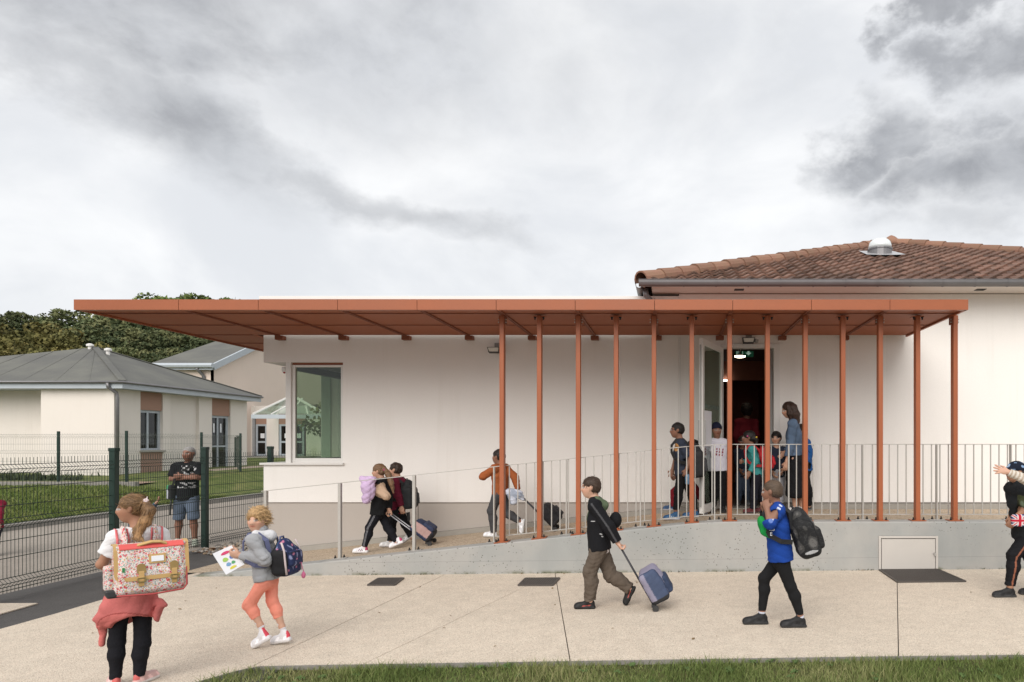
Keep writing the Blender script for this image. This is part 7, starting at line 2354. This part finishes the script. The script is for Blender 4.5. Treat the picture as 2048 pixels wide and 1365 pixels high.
trolley(hp_, P(1311, 1210, 7.0) * (1, 1, 0) + V3(0, 0, gz(-.1)), 'lavender and navy trolley bag pulled by the boy in the black jacket', (.15, .10, .175), ((.24, .225, .30), (.03, .045, .09), (.055, .075, .135)), .055, pole_col=(.045, .045, .05), pole_gap=.014)

# ================================================================ the boy in blue
g = Fig('boy in a blue football shirt and black leggings walking left with a black patterned backpack', 6.30, 1.36, -88,
        dict(head=(1544, 984), neck=(1552, 1010), pel=(1561, 1116), elL=(1540, 1047, -.20), wrL=(1534, 1018, -.13), elR=(1535, 1049, .08), wrR=(1530, 1022, .05),
             knL=(1581, 1173, -.06), anL=(1600, 1231, -.05), toeL=(1567, 1248, -.05), knR=(1528, 1157, .07), anR=(1524, 1222, .07), toeR=(1488, 1236, .07)),
        hyaw=-62, pitch=-4, skin='brown', vox=.0072, hh=.205, shw=.95)
g.body(hands={'L': dict(curl=.9, palm=(.3, .8, 0)), 'R': dict(curl=.9)})


def jersey(V_):
    o = np.tile(np.array((.012, .050, .26)), (len(V_), 1)); a, b_ = g.J['shL'], g.J['elL']; ba = b_ - a
    t = ((V_ - a) @ ba) / ba.dot(ba); r = V_ - a - t[:, None] * ba; x = nrm_(np.cross(nrm_(ba), V3(0, -1, 0)))
    m_ = (np.linalg.norm(r, axis=1) < .10) & (t > -.25) & (t < .95) & (np.abs(r @ x - .018) < .016) & (np.sin(t * 23) > -.1) & (r[:, 1] < -.01); o[m_] = (.50, .55, .68)
    q = V_ - (a + ba * .72); m_ = ((q[:, 0] + .022) ** 2 + q[:, 2] ** 2 < .0004) & (q[:, 1] < -.01); o[m_] = (.13, .20, .48)
    return o


g.top('football_shirt', jersey, 1.1, .017, -.015, .007, flare=.006, neckr=.30, seed=15, loose=.014)
lw = P(1546, 1058, 6.30 - .165)
letters('ES', .055, lw + V3(-.013, -.012, 0), V3(1, -.15, 0), UP, M['paper'], 'shirt_letters', g.obj)
letters('E', .045, lw + V3(-.018, -.010, -.047), V3(1, -.15, 0), UP, M['paper'], 'shirt_letters', g.obj)
g.bottom('leggings', (.013, .013, .014), 1.98, .004, .08, .002, seed=6)
g.shoes((.013, .013, .014), (.03, .03, .03), None, 1.25, sock=(.5, .52, .6))
g.hair((.085, .055, .035), 'crop', .010, fringe=.27, low=-.24, seed=8, fold=.002)
g.wisps((.075, .05, .034), 900, .012, lambda p: nrm_(g.hf * .3 - UP * .6), 1.2, .0012, 6)


def cam_black(V_, q):
    o = np.tile(np.array((.013, .013, .014)), (len(V_), 1)); w_ = wave(V_, 62, 4); o[w_ > .45] = (.052, .05, .048); o[w_ > .95] = (.11, .105, .10); o[np.abs(wave(V_, 80, 9)) < .08] = (.03, .03, .03); o[((q[:, 1] + .0) / .06) ** 2 + ((q[:, 2] + .175) / .016) ** 2 < 1] = (.42, .42, .43)
    return o


r_, c_, Mx = backpack(g, 'big black and grey patterned backpack on the boy in the blue shirt', (.155, .105, .235), .21, -.115, cam_black, cam_black, None, (.018, .018, .02), tilt=12, taper=.86, rnd=.07)
# green cap in his hand
gc = P(1527, 1052, 6.22)
cp = thing('green_cap', gc - UP * .05, 'bright green cap held against the chest of the boy in blue', 'cap')
sdf_obj('cap_cloth', [ell(gc, (.045, .065, .095), frame(V3(-.9, -.2, -.35)), .02), dict(ell(gc + V3(.045, .01, .01), (.04, .055, .085), frame(V3(-.9, -.2, -.35)), .01), op='s'), cone(gc + V3(.0, -.02, -.05), gc + V3(.05, -.02, -.10), .03, .012, .03)], .007, M['cloth'], (.015, .26, .06), cp, .003)
# ================================================================ at the right edge: a child in a cap, a friend's arm across the face
g = Fig('child in a patterned cap, camouflage sleeves and black tracksuit walking in at the right edge', 7.41, 1.47, -90,
        dict(head=(2031, 944), neck=(2037, 970), pel=(2050, 1066), elL=(2050, 1020, -.16), wrL=(2028, 1038, -.15), elR=(2026, 1012, .12), wrR=(2020, 1040, .05),
             knL=(2027, 1112, -.06), anL=(2020, 1173, -.05), toeL=(1997, 1186, -.05), knR=(2060, 1115, .07), anR=(2072, 1172, .07), toeR=(2050, 1184, .07)),
        hyaw=-92, skin='tan', vox=.008, hh=.21)
g.body(hands={'L': dict(dirv=(-.6, 0, -.8), palm=(.3, .8, -.3), curl=.9), 'R': dict(curl=.8)})


def camo(V_):
    o = np.tile(np.array((.018, .02, .022)), (len(V_), 1)); a, b_ = g.J['shL'], g.J['elL']; ba = b_ - a; t = ((V_ - a) @ ba) / ba.dot(ba); r = np.linalg.norm(V_ - a - np.clip(t, 0, 1)[:, None] * ba, axis=1)
    m_ = (r < .075) & (t > -.1) & (V_[:, 1] < 7.38); w_ = wave(V_, 45, 3); o[m_] = (.065, .075, .038); o[m_ & (w_ > .35)] = (.12, .15, .10); o[m_ & (w_ < -.5)] = (.025, .028, .018)
    return o


g.top('vest', camo, 1.0, .022, -.04, .006, collar=.05, seed=21, loose=.01)
st_ = leg_side(g, 'L', .18)
g.bottom('tracksuit_trousers', lambda V_: np.where(st_(V_)[:, None], np.array([[.26, .10, .06]]), np.array([[.012, .012, .014]])), 1.95, .014, .07, .006)
g.shoes((.014, .014, .015), (.05, .05, .05), None, 1.22)


def capc(V_):
    o = np.tile(np.array((.012, .016, .028)), (len(V_), 1)); w_ = wave(V_, 70, 6); o[w_ > .55] = (.22, .33, .50); o[w_ > 1.1] = (.40, .50, .62)
    return o


h = g.hh; Mh = g.hM()
sdf_obj('cap', [ell(g.hp(-.06, 0, .15), (.48 * h, .41 * h, .42 * h), Mh, .02), ell(g.hp(.45, 0, .17), (.28 * h, .30 * h, .05 * h), Mh, .02), cutp(g.hp(0, 0, .08), -g.hu + g.hf * .1)], .0075, M['cloth'], capc, g.obj, .002)
g.hair((.03, .02, .015), 'short', .01, fringe=.1, low=-.2)
q = P(2037, 1041, 7.15); fl = thing('flag_pouch', q - UP * .05, 'small drawstring pouch printed with a red, white and blue flag, held at the right edge', 'pouch')


def flagc(V_):
    u = (V_[:, 0] - q[0]) / .085; v = (V_[:, 2] - q[2]) / .065; o = np.tile(np.array((.02, .03, .14)), (len(V_), 1))
    dg_ = np.minimum(np.abs(u - v), np.abs(u + v)); o[dg_ < .30] = (.65, .62, .62); o[dg_ < .11] = (.45, .02, .04); cr_ = np.minimum(np.abs(u), np.abs(v)); o[cr_ < .30] = (.65, .62, .62); o[cr_ < .18] = (.45, .02, .04)
    return o


sdf_obj('pouch_cloth', [rbox(q, (.075, .030, .062), None, .025, .02)], .006, M['cloth'], flagc, fl, .005, 40)
# the friend
g = Fig('friend at the right edge stretching a checked cream sleeve across the capped child', 7.20, 1.42, -95,
        dict(head=(2118, 945), neck=(2118, 975), pel=(2118, 1075), shL=(2102, 984, -.12), elL=(2058, 963, -.22), wrL=(2016, 944.5, -.16), elR=(2135, 1040, .14), wrR=(2120, 1070, .12),
             knL=(2100, 1125, -.06), anL=(2085, 1183, -.06), toeL=(2058, 1199, -.06), knR=(2130, 1125, .07), anR=(2140, 1180, .07), toeR=(2112, 1194, .07)),
        skin='fair', vox=.008, hh=.205)
g.body(hands={'L': dict(dirv=(-1, .05, .22), palm=(.1, .9, -.3), curl=.06, spread=.42), 'R': dict(curl=.7)})


def check(V_):
    o = np.tile(np.array((.50, .43, .35)), (len(V_), 1)); d_ = V_ @ nrm_(g.J['wrL'] - g.J['shL']); o[np.sin(d_ * 190) > .5] = (.62, .58, .52); o[np.sin(d_ * 190) < -.85] = (.33, .25, .19); return o


g.top('checked_shirt', check, 1.93, .014, -.04, .007, seed=23)
g.bottom('trousers', (.012, .012, .014), 1.94, .012); g.shoes((.013, .013, .014), (.02, .02, .02), None, 1.2); g.hair((.06, .035, .02), 'short')

# ================================================================ the man behind the fence
g = Fig('grey-haired man with crossed arms, black printed t-shirt and denim shorts behind the fence', 11.9, 1.70, 166,
        dict(head=(377.5, 908), neck=(376, 928), pel=(373, 993), shR=(352.5, 935, .02), shL=(398, 934, -.06), elR=(343, 958, -.06), elL=(400, 956, -.14), wrR=(378, 956, -.27), wrL=(362, 952, -.24),
             knR=(358, 1037, -.02), anR=(355, 1078, .02), toeR=(348, 1088, -.16), knL=(387, 1037, -.06), anL=(390, 1080, -.04), toeL=(391, 1091, -.24)),
        hyaw=182, skin=(.235, .115, .078), vox=.011, hh=.235, shw=1.12)
g.body(hands={'R': dict(dirv=(.9, -.2, .1), palm=(0, 1, 0), curl=.4), 'L': dict(dirv=(-.9, -.1, -.1), palm=(0, 1, 0), curl=.5)})


def mant(V_):
    o = np.tile(np.array((.014, .014, .017)), (len(V_), 1)); up_ = V_[:, 2]; m_ = (V_ - g.chest) @ g.f > .06; xx = (V_[:, 0] - P(378, 945, 11.8)[0])
    w_ = wave(V_ * (1, 1, 1.5), 62, 12)
    o[m_ & (np.abs(up_ - Z(938, 11.8)) < .055) & (np.abs(xx - .02) < .15) & (w_ > .1)] = (.56, .56, .57)
    o[m_ & (np.abs(up_ - Z(948, 11.8)) < .03) & (np.abs(xx) < .08) & (w_ > .35)] = (.48, .48, .48)
    o[m_ & (np.abs(up_ - Z(971, 11.8)) < .05) & (np.abs(xx + .05) < .13) & (w_ > .15)] = (.50, .50, .51)
    return o


g.top('tshirt', mant, .78, .018, -.06, .006, flare=.012, seed=31, loose=.012)
g.bottom('denim_shorts', lambda V_: np.tile(np.array((.105, .135, .185)), (len(V_), 1)) * (1 + .45 * wave(V_ * (1, 1, .25), 30, 4)[:, None] * .35), 1.02, .024, .05, .006, flare=.022)
g.shoes((.30, .33, .27), (.45, .45, .42), None, 1.2)
g.hair((.26, .25, .24), 'crop', .006, fringe=.30, low=-.2, fold=.001)
# his shoulder bag
q = P(342, 985, 11.78); mbg = thing('shoulder_bag', q - UP * .12, 'black, white and green shoulder bag hanging at the hip of the man behind the fence', 'bag')


def bagc(V_):
    o = np.tile(np.array((.02, .02, .022)), (len(V_), 1)); u = (V_ - q); m_ = (u[:, 0] < -.01); o[m_] = (.42, .44, .48); o[m_ & (u[:, 2] > .05)] = (.05, .24, .10); return o


sdf_obj('bag_body', [rbox(q, (.085, .05, .125), frame(V3(.8, -.6, 0)), .03, .02)], .01, M['gear'], bagc, mbg, .004)
ribbon([P(345, 972, 11.75), P(352, 950, 11.70), P(372, 938, 11.70), P(394, 929, 11.82)], [V3(.4, -.9, 0)] * 4, .03, .006).build('strap', M['dark_plastic'], mbg)
b = MB(); b.tube([P(343, 996, 11.75), P(341, 1012, 11.75), P(340, 1030, 11.76)], [.012, .015, .012], 6); b.build('hanging_strap', M['dark_plastic'], mbg, smooth=True)
# toddler hidden behind the satchel girl, and a child at the left edge
g = Fig('toddler in denim almost hidden behind the satchel girl, one arm held out', 10.4, .92, 160,
        dict(head=(281, 1008), neck=(281, 1026), pel=(281, 1064), elL=(300, 1022, -.02), wrL=(313, 1006, -.05), elR=(262, 1040, 0), wrR=(262, 1055, -.05), knL=(287, 1086, -.03), anL=(288, 1103, 0), toeL=(290, 1112, -.12), knR=(275, 1086, -.03), anR=(275, 1103, 0), toeR=(272, 1112, -.12)), skin='light', vox=.011, hh=.165, headscale=1.0)
g.body(hands={'L': dict(curl=.3)}); g.top('denim_jacket', (.09, .13, .20), 1.9, .014, -.03, .004); g.bottom('trousers', (.03, .035, .05), 1.9, .012); g.shoes((.04, .04, .05), (.3, .3, .3)); g.hair((.06, .035, .02), 'short')
g = Fig('child in a dark red jacket cut off by the left edge behind the fence', 11.0, 1.2, 120,
        dict(head=(-18, 985), neck=(-18, 1005), pel=(-16, 1055), elL=(-2, 1028, -.05), wrL=(-1, 1050, -.1), elR=(-32, 1030, .05), wrR=(-30, 1052, .0), knL=(-10, 1080, -.05), anL=(-10, 1103, 0), toeL=(-4, 1110, -.1), knR=(-22, 1080, .05), anR=(-22, 1101, .05), toeR=(-18, 1108, -.05)), skin='light', vox=.011, hh=.195)
g.body(); g.top('jacket', (.20, .015, .035), 1.93, .02, -.04, .005); g.bottom('trousers', (.03, .03, .04), 1.93, .012); g.shoes((.04, .04, .04), (.3, .3, .3)); g.hair((.05, .03, .02), 'short')

# ================================================================ on the ramp
g = Fig('girl in a black vest and striped leggings hugging a lilac jacket on the ramp', 9.75, 1.28, -90,
        dict(head=(757.5, 943), neck=(764, 961), pel=(759, 1023), elL=(772, 993, -.16), wrL=(746, 978, -.20), elR=(778, 996, .10), wrR=(778, 1020, .02),
             knL=(739, 1056, -.06), anL=(729, 1094, -.05), toeL=(707, 1102, -.05), knR=(775, 1056, .06), anR=(793, 1084, .06), toeR=(781, 1097, .06), heelR=(806, 1087, .06)),
        hyaw=-92, pitch=-6, skin='light', vox=.0088, hh=.195)
g.body(hands={'L': dict(curl=.6), 'R': dict(dirv=(.3, 0, -1), curl=.9)})


def vest(V_):
    o = np.tile(np.array((.012, .012, .013)), (len(V_), 1)); a, b_, c_ = g.J['shL'], g.J['elL'], g.J['wrL']
    best = np.full(len(V_), 9.)
    for p, q_ in ((a * .75 + b_ * .25, b_), (b_, c_)):
        ba = q_ - p; t = np.clip(((V_ - p) @ ba) / ba.dot(ba), 0, 1); best = np.minimum(best, np.linalg.norm(V_ - p - t[:, None] * ba, axis=1))
    o[(best < .075) & (V_[:, 1] < 9.70)] = (.52, .37, .26)
    return o


g.top('padded_vest', vest, 1.9, .022, -.04, .008, seed=41, loose=.012, sleeveinf=.016)
s1, s2 = leg_side(g, 'L', .22), leg_side(g, 'L', .06)
g.bottom('striped_leggings', lambda V_: np.where((s1(V_) & ~s2(V_))[:, None], np.array([[.20, .20, .215]]), np.array([[.013, .013, .017]])), 1.97, .008, .07, .003)
g.shoes((.70, .68, .69), (.66, .64, .64), ('stripes', (.10, .03, .08), (.45, .06, .14)), 1.2)
g.hair((.14, .078, .04), 'pony', .02, extra=g.strands([P(770, 938, 9.72), P(777, 950, 9.66), P(783, 968, 9.63), P(787, 986, 9.62)], [.026, .036, .030, .010], .02), fringe=.2, low=-.26)
b = MB(); b.lathe(P(771, 940, 9.70), [(.012, -.02), (.03, -.01), (.03, .01), (.012, .02)], 10); b.build('hair_tie', mat('pink_tie', (.40, .05, .16), .7), g.obj)
q = P(737, 976, 9.50); lj = thing('lilac_jacket', q - UP * .15, 'lilac jacket bundled in the arms of the girl in the black vest', 'jacket')
sdf_obj('jacket_cloth', [ell(q, (.085, .085, .15), frame(V3(1, .3, .2)), .03), cone(q + V3(-.03, 0, .07), q + V3(-.085, 0, .12), .05, .035, .04), cone(q + V3(.0, -.02, -.06), q + V3(-.02, -.02, -.17), .06, .05, .04), cone(q + V3(.02, 0, .08), q + V3(.06, -.02, .11), .05, .045, .04)], .0088, M['cloth'], lambda V_: np.tile(np.array((.55, .41, .60)), (len(V_), 1)), lj, .014, 30, 9)
w0 = P(864, 1088, 9.85); w0 = V3(w0[0], 9.85, floor_z(w0[0]))
trolley(g.J['wrR'] + V3(.02, 0, -.06), w0, 'navy and pink trolley bag with silver poles rolling up the ramp', (.15, .085, .165), ((.025, .035, .075), (.035, .045, .09), (.42, .27, .25)), .055, vox=.0085, pole_col=(.38, .38, .40), pole_gap=.045)
g = Fig('boy in a maroon jumper with a black backpack walking beside the girl on the ramp', 10.2, 1.30, -90,
        dict(head=(790.5, 940), neck=(796, 958), pel=(795, 1020), elL=(798, 994, -.15), wrL=(803, 1014, -.15), elR=(790, 990, .14), wrR=(780, 1010, .12),
             knL=(783, 1050, -.05), anL=(781, 1083, -.05), toeL=(763, 1090, -.05), knR=(811, 1050, .07), anR=(822, 1074, .07), toeR=(812, 1086, .07), heelR=(827, 1076, .07)),
        hyaw=-88, skin='light', vox=.0095, hh=.2)
g.body(hands={'L': dict(curl=.6, dirv=(.2, 0, -1)), 'R': {}}); g.top('jumper', (.115, .012, .028), 1.92, .016, -.05, .006, seed=44, hood=1); g.bottom('trousers', (.013, .013, .015), 1.95, .013); g.shoes((.66, .65, .65), (.62, .60, .60), None, 1.15); g.hair((.03, .018, .012), 'short', .022, fringe=.26, low=-.25)
backpack(g, 'plain black backpack with loose straps on the boy in the maroon jumper', (.145, .085, .215), .17, -.05, (.018, .02, .022), (.022, .024, .027), None, (.016, .016, .017), tilt=4)
b = MB(); b.tube([P(816, 1025, 10.2), P(818, 1037, 10.2), P(817, 1043, 10.2)], [.03, .022, .02], 6); tag(b.build('dangling_sleeve', M['dark_plastic'], g.obj), None)
# running boy
g = Fig('boy in a rust-orange jumper running on the ramp half behind the first column', 10.0, 1.33, -68,
        dict(head=(997, 914), neck=(1000.5, 931), pel=(1001, 985), elL=(966, 953, -.12), wrL=(978, 944, .06), elR=(1030, 955, .0), wrR=(1036, 981, -.04),
             knL=(983, 1022, -.04), anL=(987.5, 1066, .0), toeL=(971, 1073, .03), knR=(1012, 1027, .06), anR=(1040, 1043, .02), toeR=(1046, 1066, .0), heelR=(1050, 1040, .02)),
        hyaw=-70, skin='brown', vox=.0092, hh=.2)
g.body(hands={'L': dict(curl=1.0), 'R': dict(curl=1.0, dirv=(.2, 0, -1))}); g.top('jumper', (.30, .088, .030), 1.93, .016, -.025, .006, seed=51); g.bottom('trousers', (.062, .062, .066), 1.95, .013, .08)
b = MB(); g.shoes((.66, .66, .68), (.62, .62, .62), None, 1.15); g.hair((.018, .013, .011), 'short', .02, fringe=.26, low=-.25)
w0 = P(1112, 1062, 10.0); w0 = V3(w0[0], 10.0, floor_z(w0[0]))
trolley(g.J['wrR'] + V3(.015, 0, -.05), w0, 'black trolley bag on two poles pulled by the running boy', (.15, .095, .165), ((.016, .016, .018), (.02, .02, .022), (.018, .018, .02)), .06, vox=.0095, pole_col=(.05, .05, .055), pole_gap=.03)
q = P(1026, 993, 9.88); cl = thing('pale_garment', q - UP * .1, 'pale blue and white garment slung over the trolley handle of the running boy', 'garment')
sdf_obj('garment_cloth', [cone(P(1018, 983, 9.9), P(1038, 989, 9.88), .04, .045, .04), cone(P(1024, 990, 9.88), P(1027, 1004, 9.86), .05, .045, .04), cone(P(1038, 990, 9.88), P(1046, 998, 9.88), .04, .02, .04)], .0092, M['cloth'], lambda V_: np.where((wave(V_, 40, 5) > .2)[:, None], np.array([[.55, .58, .66]]), np.array([[.34, .38, .46]])), cl, .012, 36, 5)

# ================================================================ at the door
g = Fig('boy with glasses, navy t-shirt and black trousers at the top of the ramp', 9.80, 1.36, -90,
        dict(head=(1354, 861), neck=(1361, 881), pel=(1364, 945), elL=(1380, 918, -.15), wrL=(1373, 940, -.17), elR=(1352, 915, .13), wrR=(1345, 940, .1),
             knL=(1357, 984, -.06), anL=(1352, 1021, -.05), toeL=(1328, 1029, -.05), knR=(1381, 984, .06), anR=(1390, 1021, .06), toeR=(1366, 1028, .06)),
        hyaw=-92, skin='brown', vox=.0092, hh=.205)
g.body(hands={'L': dict(curl=.9), 'R': {}}); glasses(g, (.10, .02, .02))
g.top('tshirt', lambda V_: np.where((((V_[:, 0] - P(1352, 893, 9.8)[0]) / .04) ** 2 + ((V_[:, 2] - P(1352, 895, 9.8)[2]) / .055) ** 2 < 1)[:, None], np.array([[.48, .25, .09]]), np.array([[.034, .042, .062]])), .85, .016, -.05, .006, seed=61, flare=.01)
g.bottom('trousers', (.012, .012, .013), 1.95, .013); g.shoes((.025, .09, .20), (.58, .60, .64), ('stripes', (.35, .45, .55)), 1.25); g.hair((.012, .009, .008), 'short', .018, fringe=.26, low=-.24)
backpack(g, 'large black and grey backpack on the boy with glasses at the top of the ramp', (.16, .11, .25), .20, -.12, (.022, .022, .024), (.045, .046, .05), None, (.02, .02, .02), tilt=4)
q = P(1375, 957, 9.62); bo = thing('water_bottle', q - UP * .08, 'blue water bottle in the hand of the boy with glasses', 'bottle')
b = MB(); b.lathe(q - UP * .085, [(.030, 0), (.034, .01), (.034, .12), (.025, .14), (.016, .145)], 12); b.build('bottle_body', mat('blue_bottle', (.12, .22, .33), .3), bo, smooth=True)
b = MB(); b.lathe(q + UP * .058, [(.018, 0), (.020, .004), (.020, .03), (.012, .036)], 12); b.build('cap', M['dark_plastic'], bo)
g = Fig('child in a black jacket and red tracksuit trousers hidden behind the boy with glasses', 10.15, 1.1, -90,
        dict(head=(1385, 893), neck=(1388, 911), pel=(1374, 958), elL=(1395, 935, -.12), wrL=(1385, 952, -.14), elR=(1372, 935, .1), wrR=(1355, 950, .1), knL=(1348, 985, -.05), anL=(1346, 1014, -.05), toeL=(1335, 1021, -.05), knR=(1397, 985, .05), anR=(1409, 1013, .05), toeR=(1396, 1020, .05)), skin='brown', vox=.0098, hh=.19)
g.body(); g.top('jacket', (.016, .016, .02), 1.93, .02, -.06, .006, seed=63); g.bottom('tracksuit_trousers', (.19, .013, .022), 1.95, .013); g.shoes((.03, .07, .15), (.5, .5, .55), None, 1.2); g.hair((.012, .009, .008), 'short', .02)
g = Fig('boy in a navy woollen hat and white printed t-shirt by the open door', 10.38, 1.40, 180,
        dict(head=(1433, 861), neck=(1434, 880), pel=(1436, 938), shR=(1420.5, 887, .0), shL=(1448, 887, .0), elR=(1412, 903, -.06), wrR=(1412, 889, -.12), elL=(1452, 915, .05), wrL=(1453, 940, .0), knR=(1428, 978, -.02), anR=(1426, 1014, .0), toeR=(1424, 1022, -.14), knL=(1444, 978, -.02), anL=(1446, 1013, .0), toeL=(1448, 1021, -.14)),
        hyaw=168, skin='brown', vox=.0095, hh=.205)
g.body(hands={'R': dict(curl=.8, dirv=(0, -.2, 1)), 'L': {}})


def whitet(V_):
    o = np.tile(np.array((.58, .56, .62)), (len(V_), 1)); x, z = V_[:, 0] - P(1437, 905, 10.25)[0], V_[:, 2] - P(1437, 905, 10.25)[2]
    for k in range(3):
        o[(np.abs(x - .045 * (k - .6) - z * .12) < .011) & (np.abs(z) < .06) & (V_[:, 1] < 10.36) & (np.sin(z * 150 + k) > -.55)] = (.22, .03, .05)
    return o


g.top('tshirt', whitet, .9, .018, -.03, .005, flare=.012, seed=65, loose=.01); g.bottom('trousers', (.010, .010, .011), 1.96, .014); g.shoes((.016, .016, .017), (.05, .05, .05), None, 1.2)
h = g.hh; Mh = g.hM()
sdf_obj('woollen_hat', [ell(g.hp(-.05, 0, .17), (.47 * h, .41 * h, .45 * h), Mh, .02), cutp(g.hp(0, 0, .06), -g.hu + g.hf * .22)], .0095, M['cloth'], (.012, .014, .032), g.obj, .003, 60)
# adult in a red top inside, bending
g = Fig('adult in a dark red top bending inside the dim doorway', 12.6, 1.62, -10,
        dict(head=(1493, 822), neck=(1493, 840), pel=(1489, 905), elL=(1472, 872, -.05), wrL=(1478, 900, .1), elR=(1512, 870, -.05), wrR=(1508, 898, .1), knL=(1482, 955, 0), anL=(1481, 998, 0), toeL=(1479, 1003, .15), knR=(1498, 955, 0), anR=(1499, 998, 0), toeR=(1500, 1003, .15)), skin='brown', vox=.012, hh=.23)
g.body(); g.top('top', (.16, .016, .024), 1.9, .02, -.08, .006); g.bottom('trousers', (.03, .03, .04), 1.95, .015); g.shoes((.03, .03, .03), (.1, .1, .1)); g.hair((.012, .009, .008), 'bob', .10, low=-.38, fringe=.2, fold=.012)
g = Fig('child in a navy top and blue jeans standing in the doorway facing the camera', 11.5, 1.02, 175,
        dict(head=(1485, 884), neck=(1485, 900), pel=(1485, 948), elR=(1474, 925, 0), wrR=(1480, 940, -.1), elL=(1497, 925, 0), wrL=(1493, 942, -.1), knR=(1478, 980, -.03), anR=(1478, 1002, 0), toeR=(1476, 1007, -.12), knL=(1494, 980, -.03), anL=(1495, 1002, 0), toeL=(1497, 1007, -.12)), skin='brown', vox=.0105, hh=.185)
g.body(); g.top('jumper', (.022, .026, .042), 1.92, .018, -.05, .005); g.bottom('jeans', (.075, .10, .15), 1.95, .018); g.shoes((.10, .11, .12), (.4, .4, .4), None, 1.2); g.hair((.03, .022, .018), 'short', .02)
g = Fig('girl in turquoise sleeves and dark trousers carrying a red backpack into the doorway', 10.25, 1.20, -84,
        dict(head=(1497, 876), neck=(1504, 894), pel=(1513, 949), elL=(1511, 924, -.14), wrL=(1499, 945, -.16), elR=(1496, 924, .10), wrR=(1485, 924, -.02), knL=(1508, 986, -.05), anL=(1506, 1019, -.05), toeL=(1489, 1026, -.05), knR=(1523, 986, .06), anR=(1527, 1019, .06), toeR=(1515, 1025, .06)), skin='brown', vox=.0092, hh=.195)
g.body(hands={'L': dict(curl=.5), 'R': dict(curl=.6)}); g.top('long_sleeved_top', (.045, .24, .235), 1.9, .013, -.05, .005, seed=71); g.bottom('trousers', (.016, .016, .024), 1.95, .014); g.shoes((.10, .02, .022), (.06, .05, .05), None, 1.15)
g.hair((.012, .009, .008), 'pony', .03, fringe=.2, low=-.28, extra=g.strands([P(1505, 872, 10.2), P(1512, 880, 10.2), P(1514, 892, 10.2)], [.03, .028, .012], .02))
for px, py, cc in ((1495, 873, (.45, .06, .18)), (1513, 875, (.62, .42, .04))):
    b = MB(); b.lathe(P(px, py, 10.14), [(.003, -.014), (.014, -.006), (.014, .006), (.003, .014)], 8); b.build('hair_bobble', mat('hair_bobble', cc, .5), g.obj, smooth=True)
backpack(g, 'bright red backpack on the girl with turquoise sleeves', (.135, .09, .175), .17, -.05, (.40, .016, .022), (.46, .02, .026), None, (.36, .016, .02), tilt=6)
g = Fig('boy in a navy top and pale grey trousers before the woman in denim', 10.55, 1.18, 186,
        dict(head=(1552.5, 877), neck=(1553, 897), pel=(1552, 952), elR=(1537, 925, 0), wrR=(1545, 945, -.1), elL=(1567, 925, .0), wrL=(1565, 940, -.12), knR=(1546, 986, -.02), anR=(1546, 1018, .0), toeR=(1545, 1024, -.13), knL=(1560, 986, -.02), anL=(1560, 1018, 0), toeL=(1561, 1024, -.13)), hyaw=200, skin='light', vox=.0092, hh=.2)
g.body(hands={'L': dict(curl=.6), 'R': {}}); g.top('jumper', (.024, .030, .048), 1.9, .018, -.02, .005, seed=73); g.bottom('trousers', (.40, .40, .43), 1.95, .016); g.shoes((.05, .05, .06), (.4, .4, .4), None, 1.15); g.hair((.011, .009, .008), 'short', .025, fringe=.2)
g = Fig('dark-haired woman in a denim jacket and long black skirt beside the school door', 10.30, 1.70, -76,
        dict(head=(1577, 820), neck=(1587, 842), pel=(1589, 915), elL=(1582, 885, -.17), wrL=(1573, 925, -.18), elR=(1590, 885, .14), wrR=(1570, 905, .16), knL=(1586, 972, -.05), anL=(1591, 1019, -.04), toeL=(1573, 1028, -.04), knR=(1597, 972, .05), anR=(1603, 1019, .05), toeR=(1590, 1027, .05)), hyaw=-98, pitch=-16, skin='light', vox=.0098, hh=.222, build=.90)
g.body(hands={'L': dict(curl=.5, dirv=(-.2, 0, -1)), 'R': {}})
g.top('denim_jacket', lambda V_: np.tile(np.array((.085, .125, .19)), (len(V_), 1)) * (1 + .5 * np.clip(wave(V_ * (1, 1, .6), 22, 5), -.6, 1)[:, None] * .6), 1.9, .018, .03, .007, collar=.03, seed=75, flare=.004)
up_ = nrm_(g.J['neck'] - g.J['pel']); pl = g.J['pel']
sdf_obj('skirt', [cone(pl + up_ * .08, pl - up_ * .05, .095, .115, .03, g.l, 1.3), cone(pl - UP * .05, V3(pl[0] + .03, pl[1], Z(985, 10.3)), .118, .16, .03, g.l, 1.15), cutp(V3(0, 0, Z(994, 10.3)), V3(0, 0, -1))], .0098, M['cloth'], (.013, .013, .015), g.obj, .009, 26, 6)
g.shoes((.60, .58, .57), (.55, .55, .55), None, 1.1)
q = [P(1586, 815, 10.22), P(1591, 830, 10.20), P(1592, 843, 10.22), P(1590, 850, 10.24)]
g.hair((.045, .025, .018), 'bob', .02, fringe=.26, low=-.62, extra=g.strands(q, [.06, .06, .05, .02], .03) + g.strands([P(1576, 812, 10.22), P(1579, 828, 10.19), P(1582, 842, 10.20)], [.03, .034, .012], .02), fold=.006)
g = Fig('child in a blue jacket partly hidden behind the ninth column beside the woman', 10.62, 1.22, -100,
        dict(head=(1602, 862), neck=(1606, 881), pel=(1610, 938), elL=(1619, 905, -.12), wrL=(1613, 926, -.14), elR=(1602, 905, .12), wrR=(1598, 925, .1), knL=(1606, 978, -.05), anL=(1606, 1013, -.05), toeL=(1590, 1019, -.05), knR=(1616, 978, .05), anR=(1618, 1013, .05), toeR=(1604, 1019, .05)), skin='light', vox=.010, hh=.195)
g.body(); g.top('jacket', (.018, .085, .26), 1.9, .026, -.03, .006, seed=77); g.bottom('trousers', (.013, .013, .015), 1.95, .014); g.shoes((.03, .03, .03), (.2, .2, .2)); g.hair((.03, .02, .015), 'short', .02)
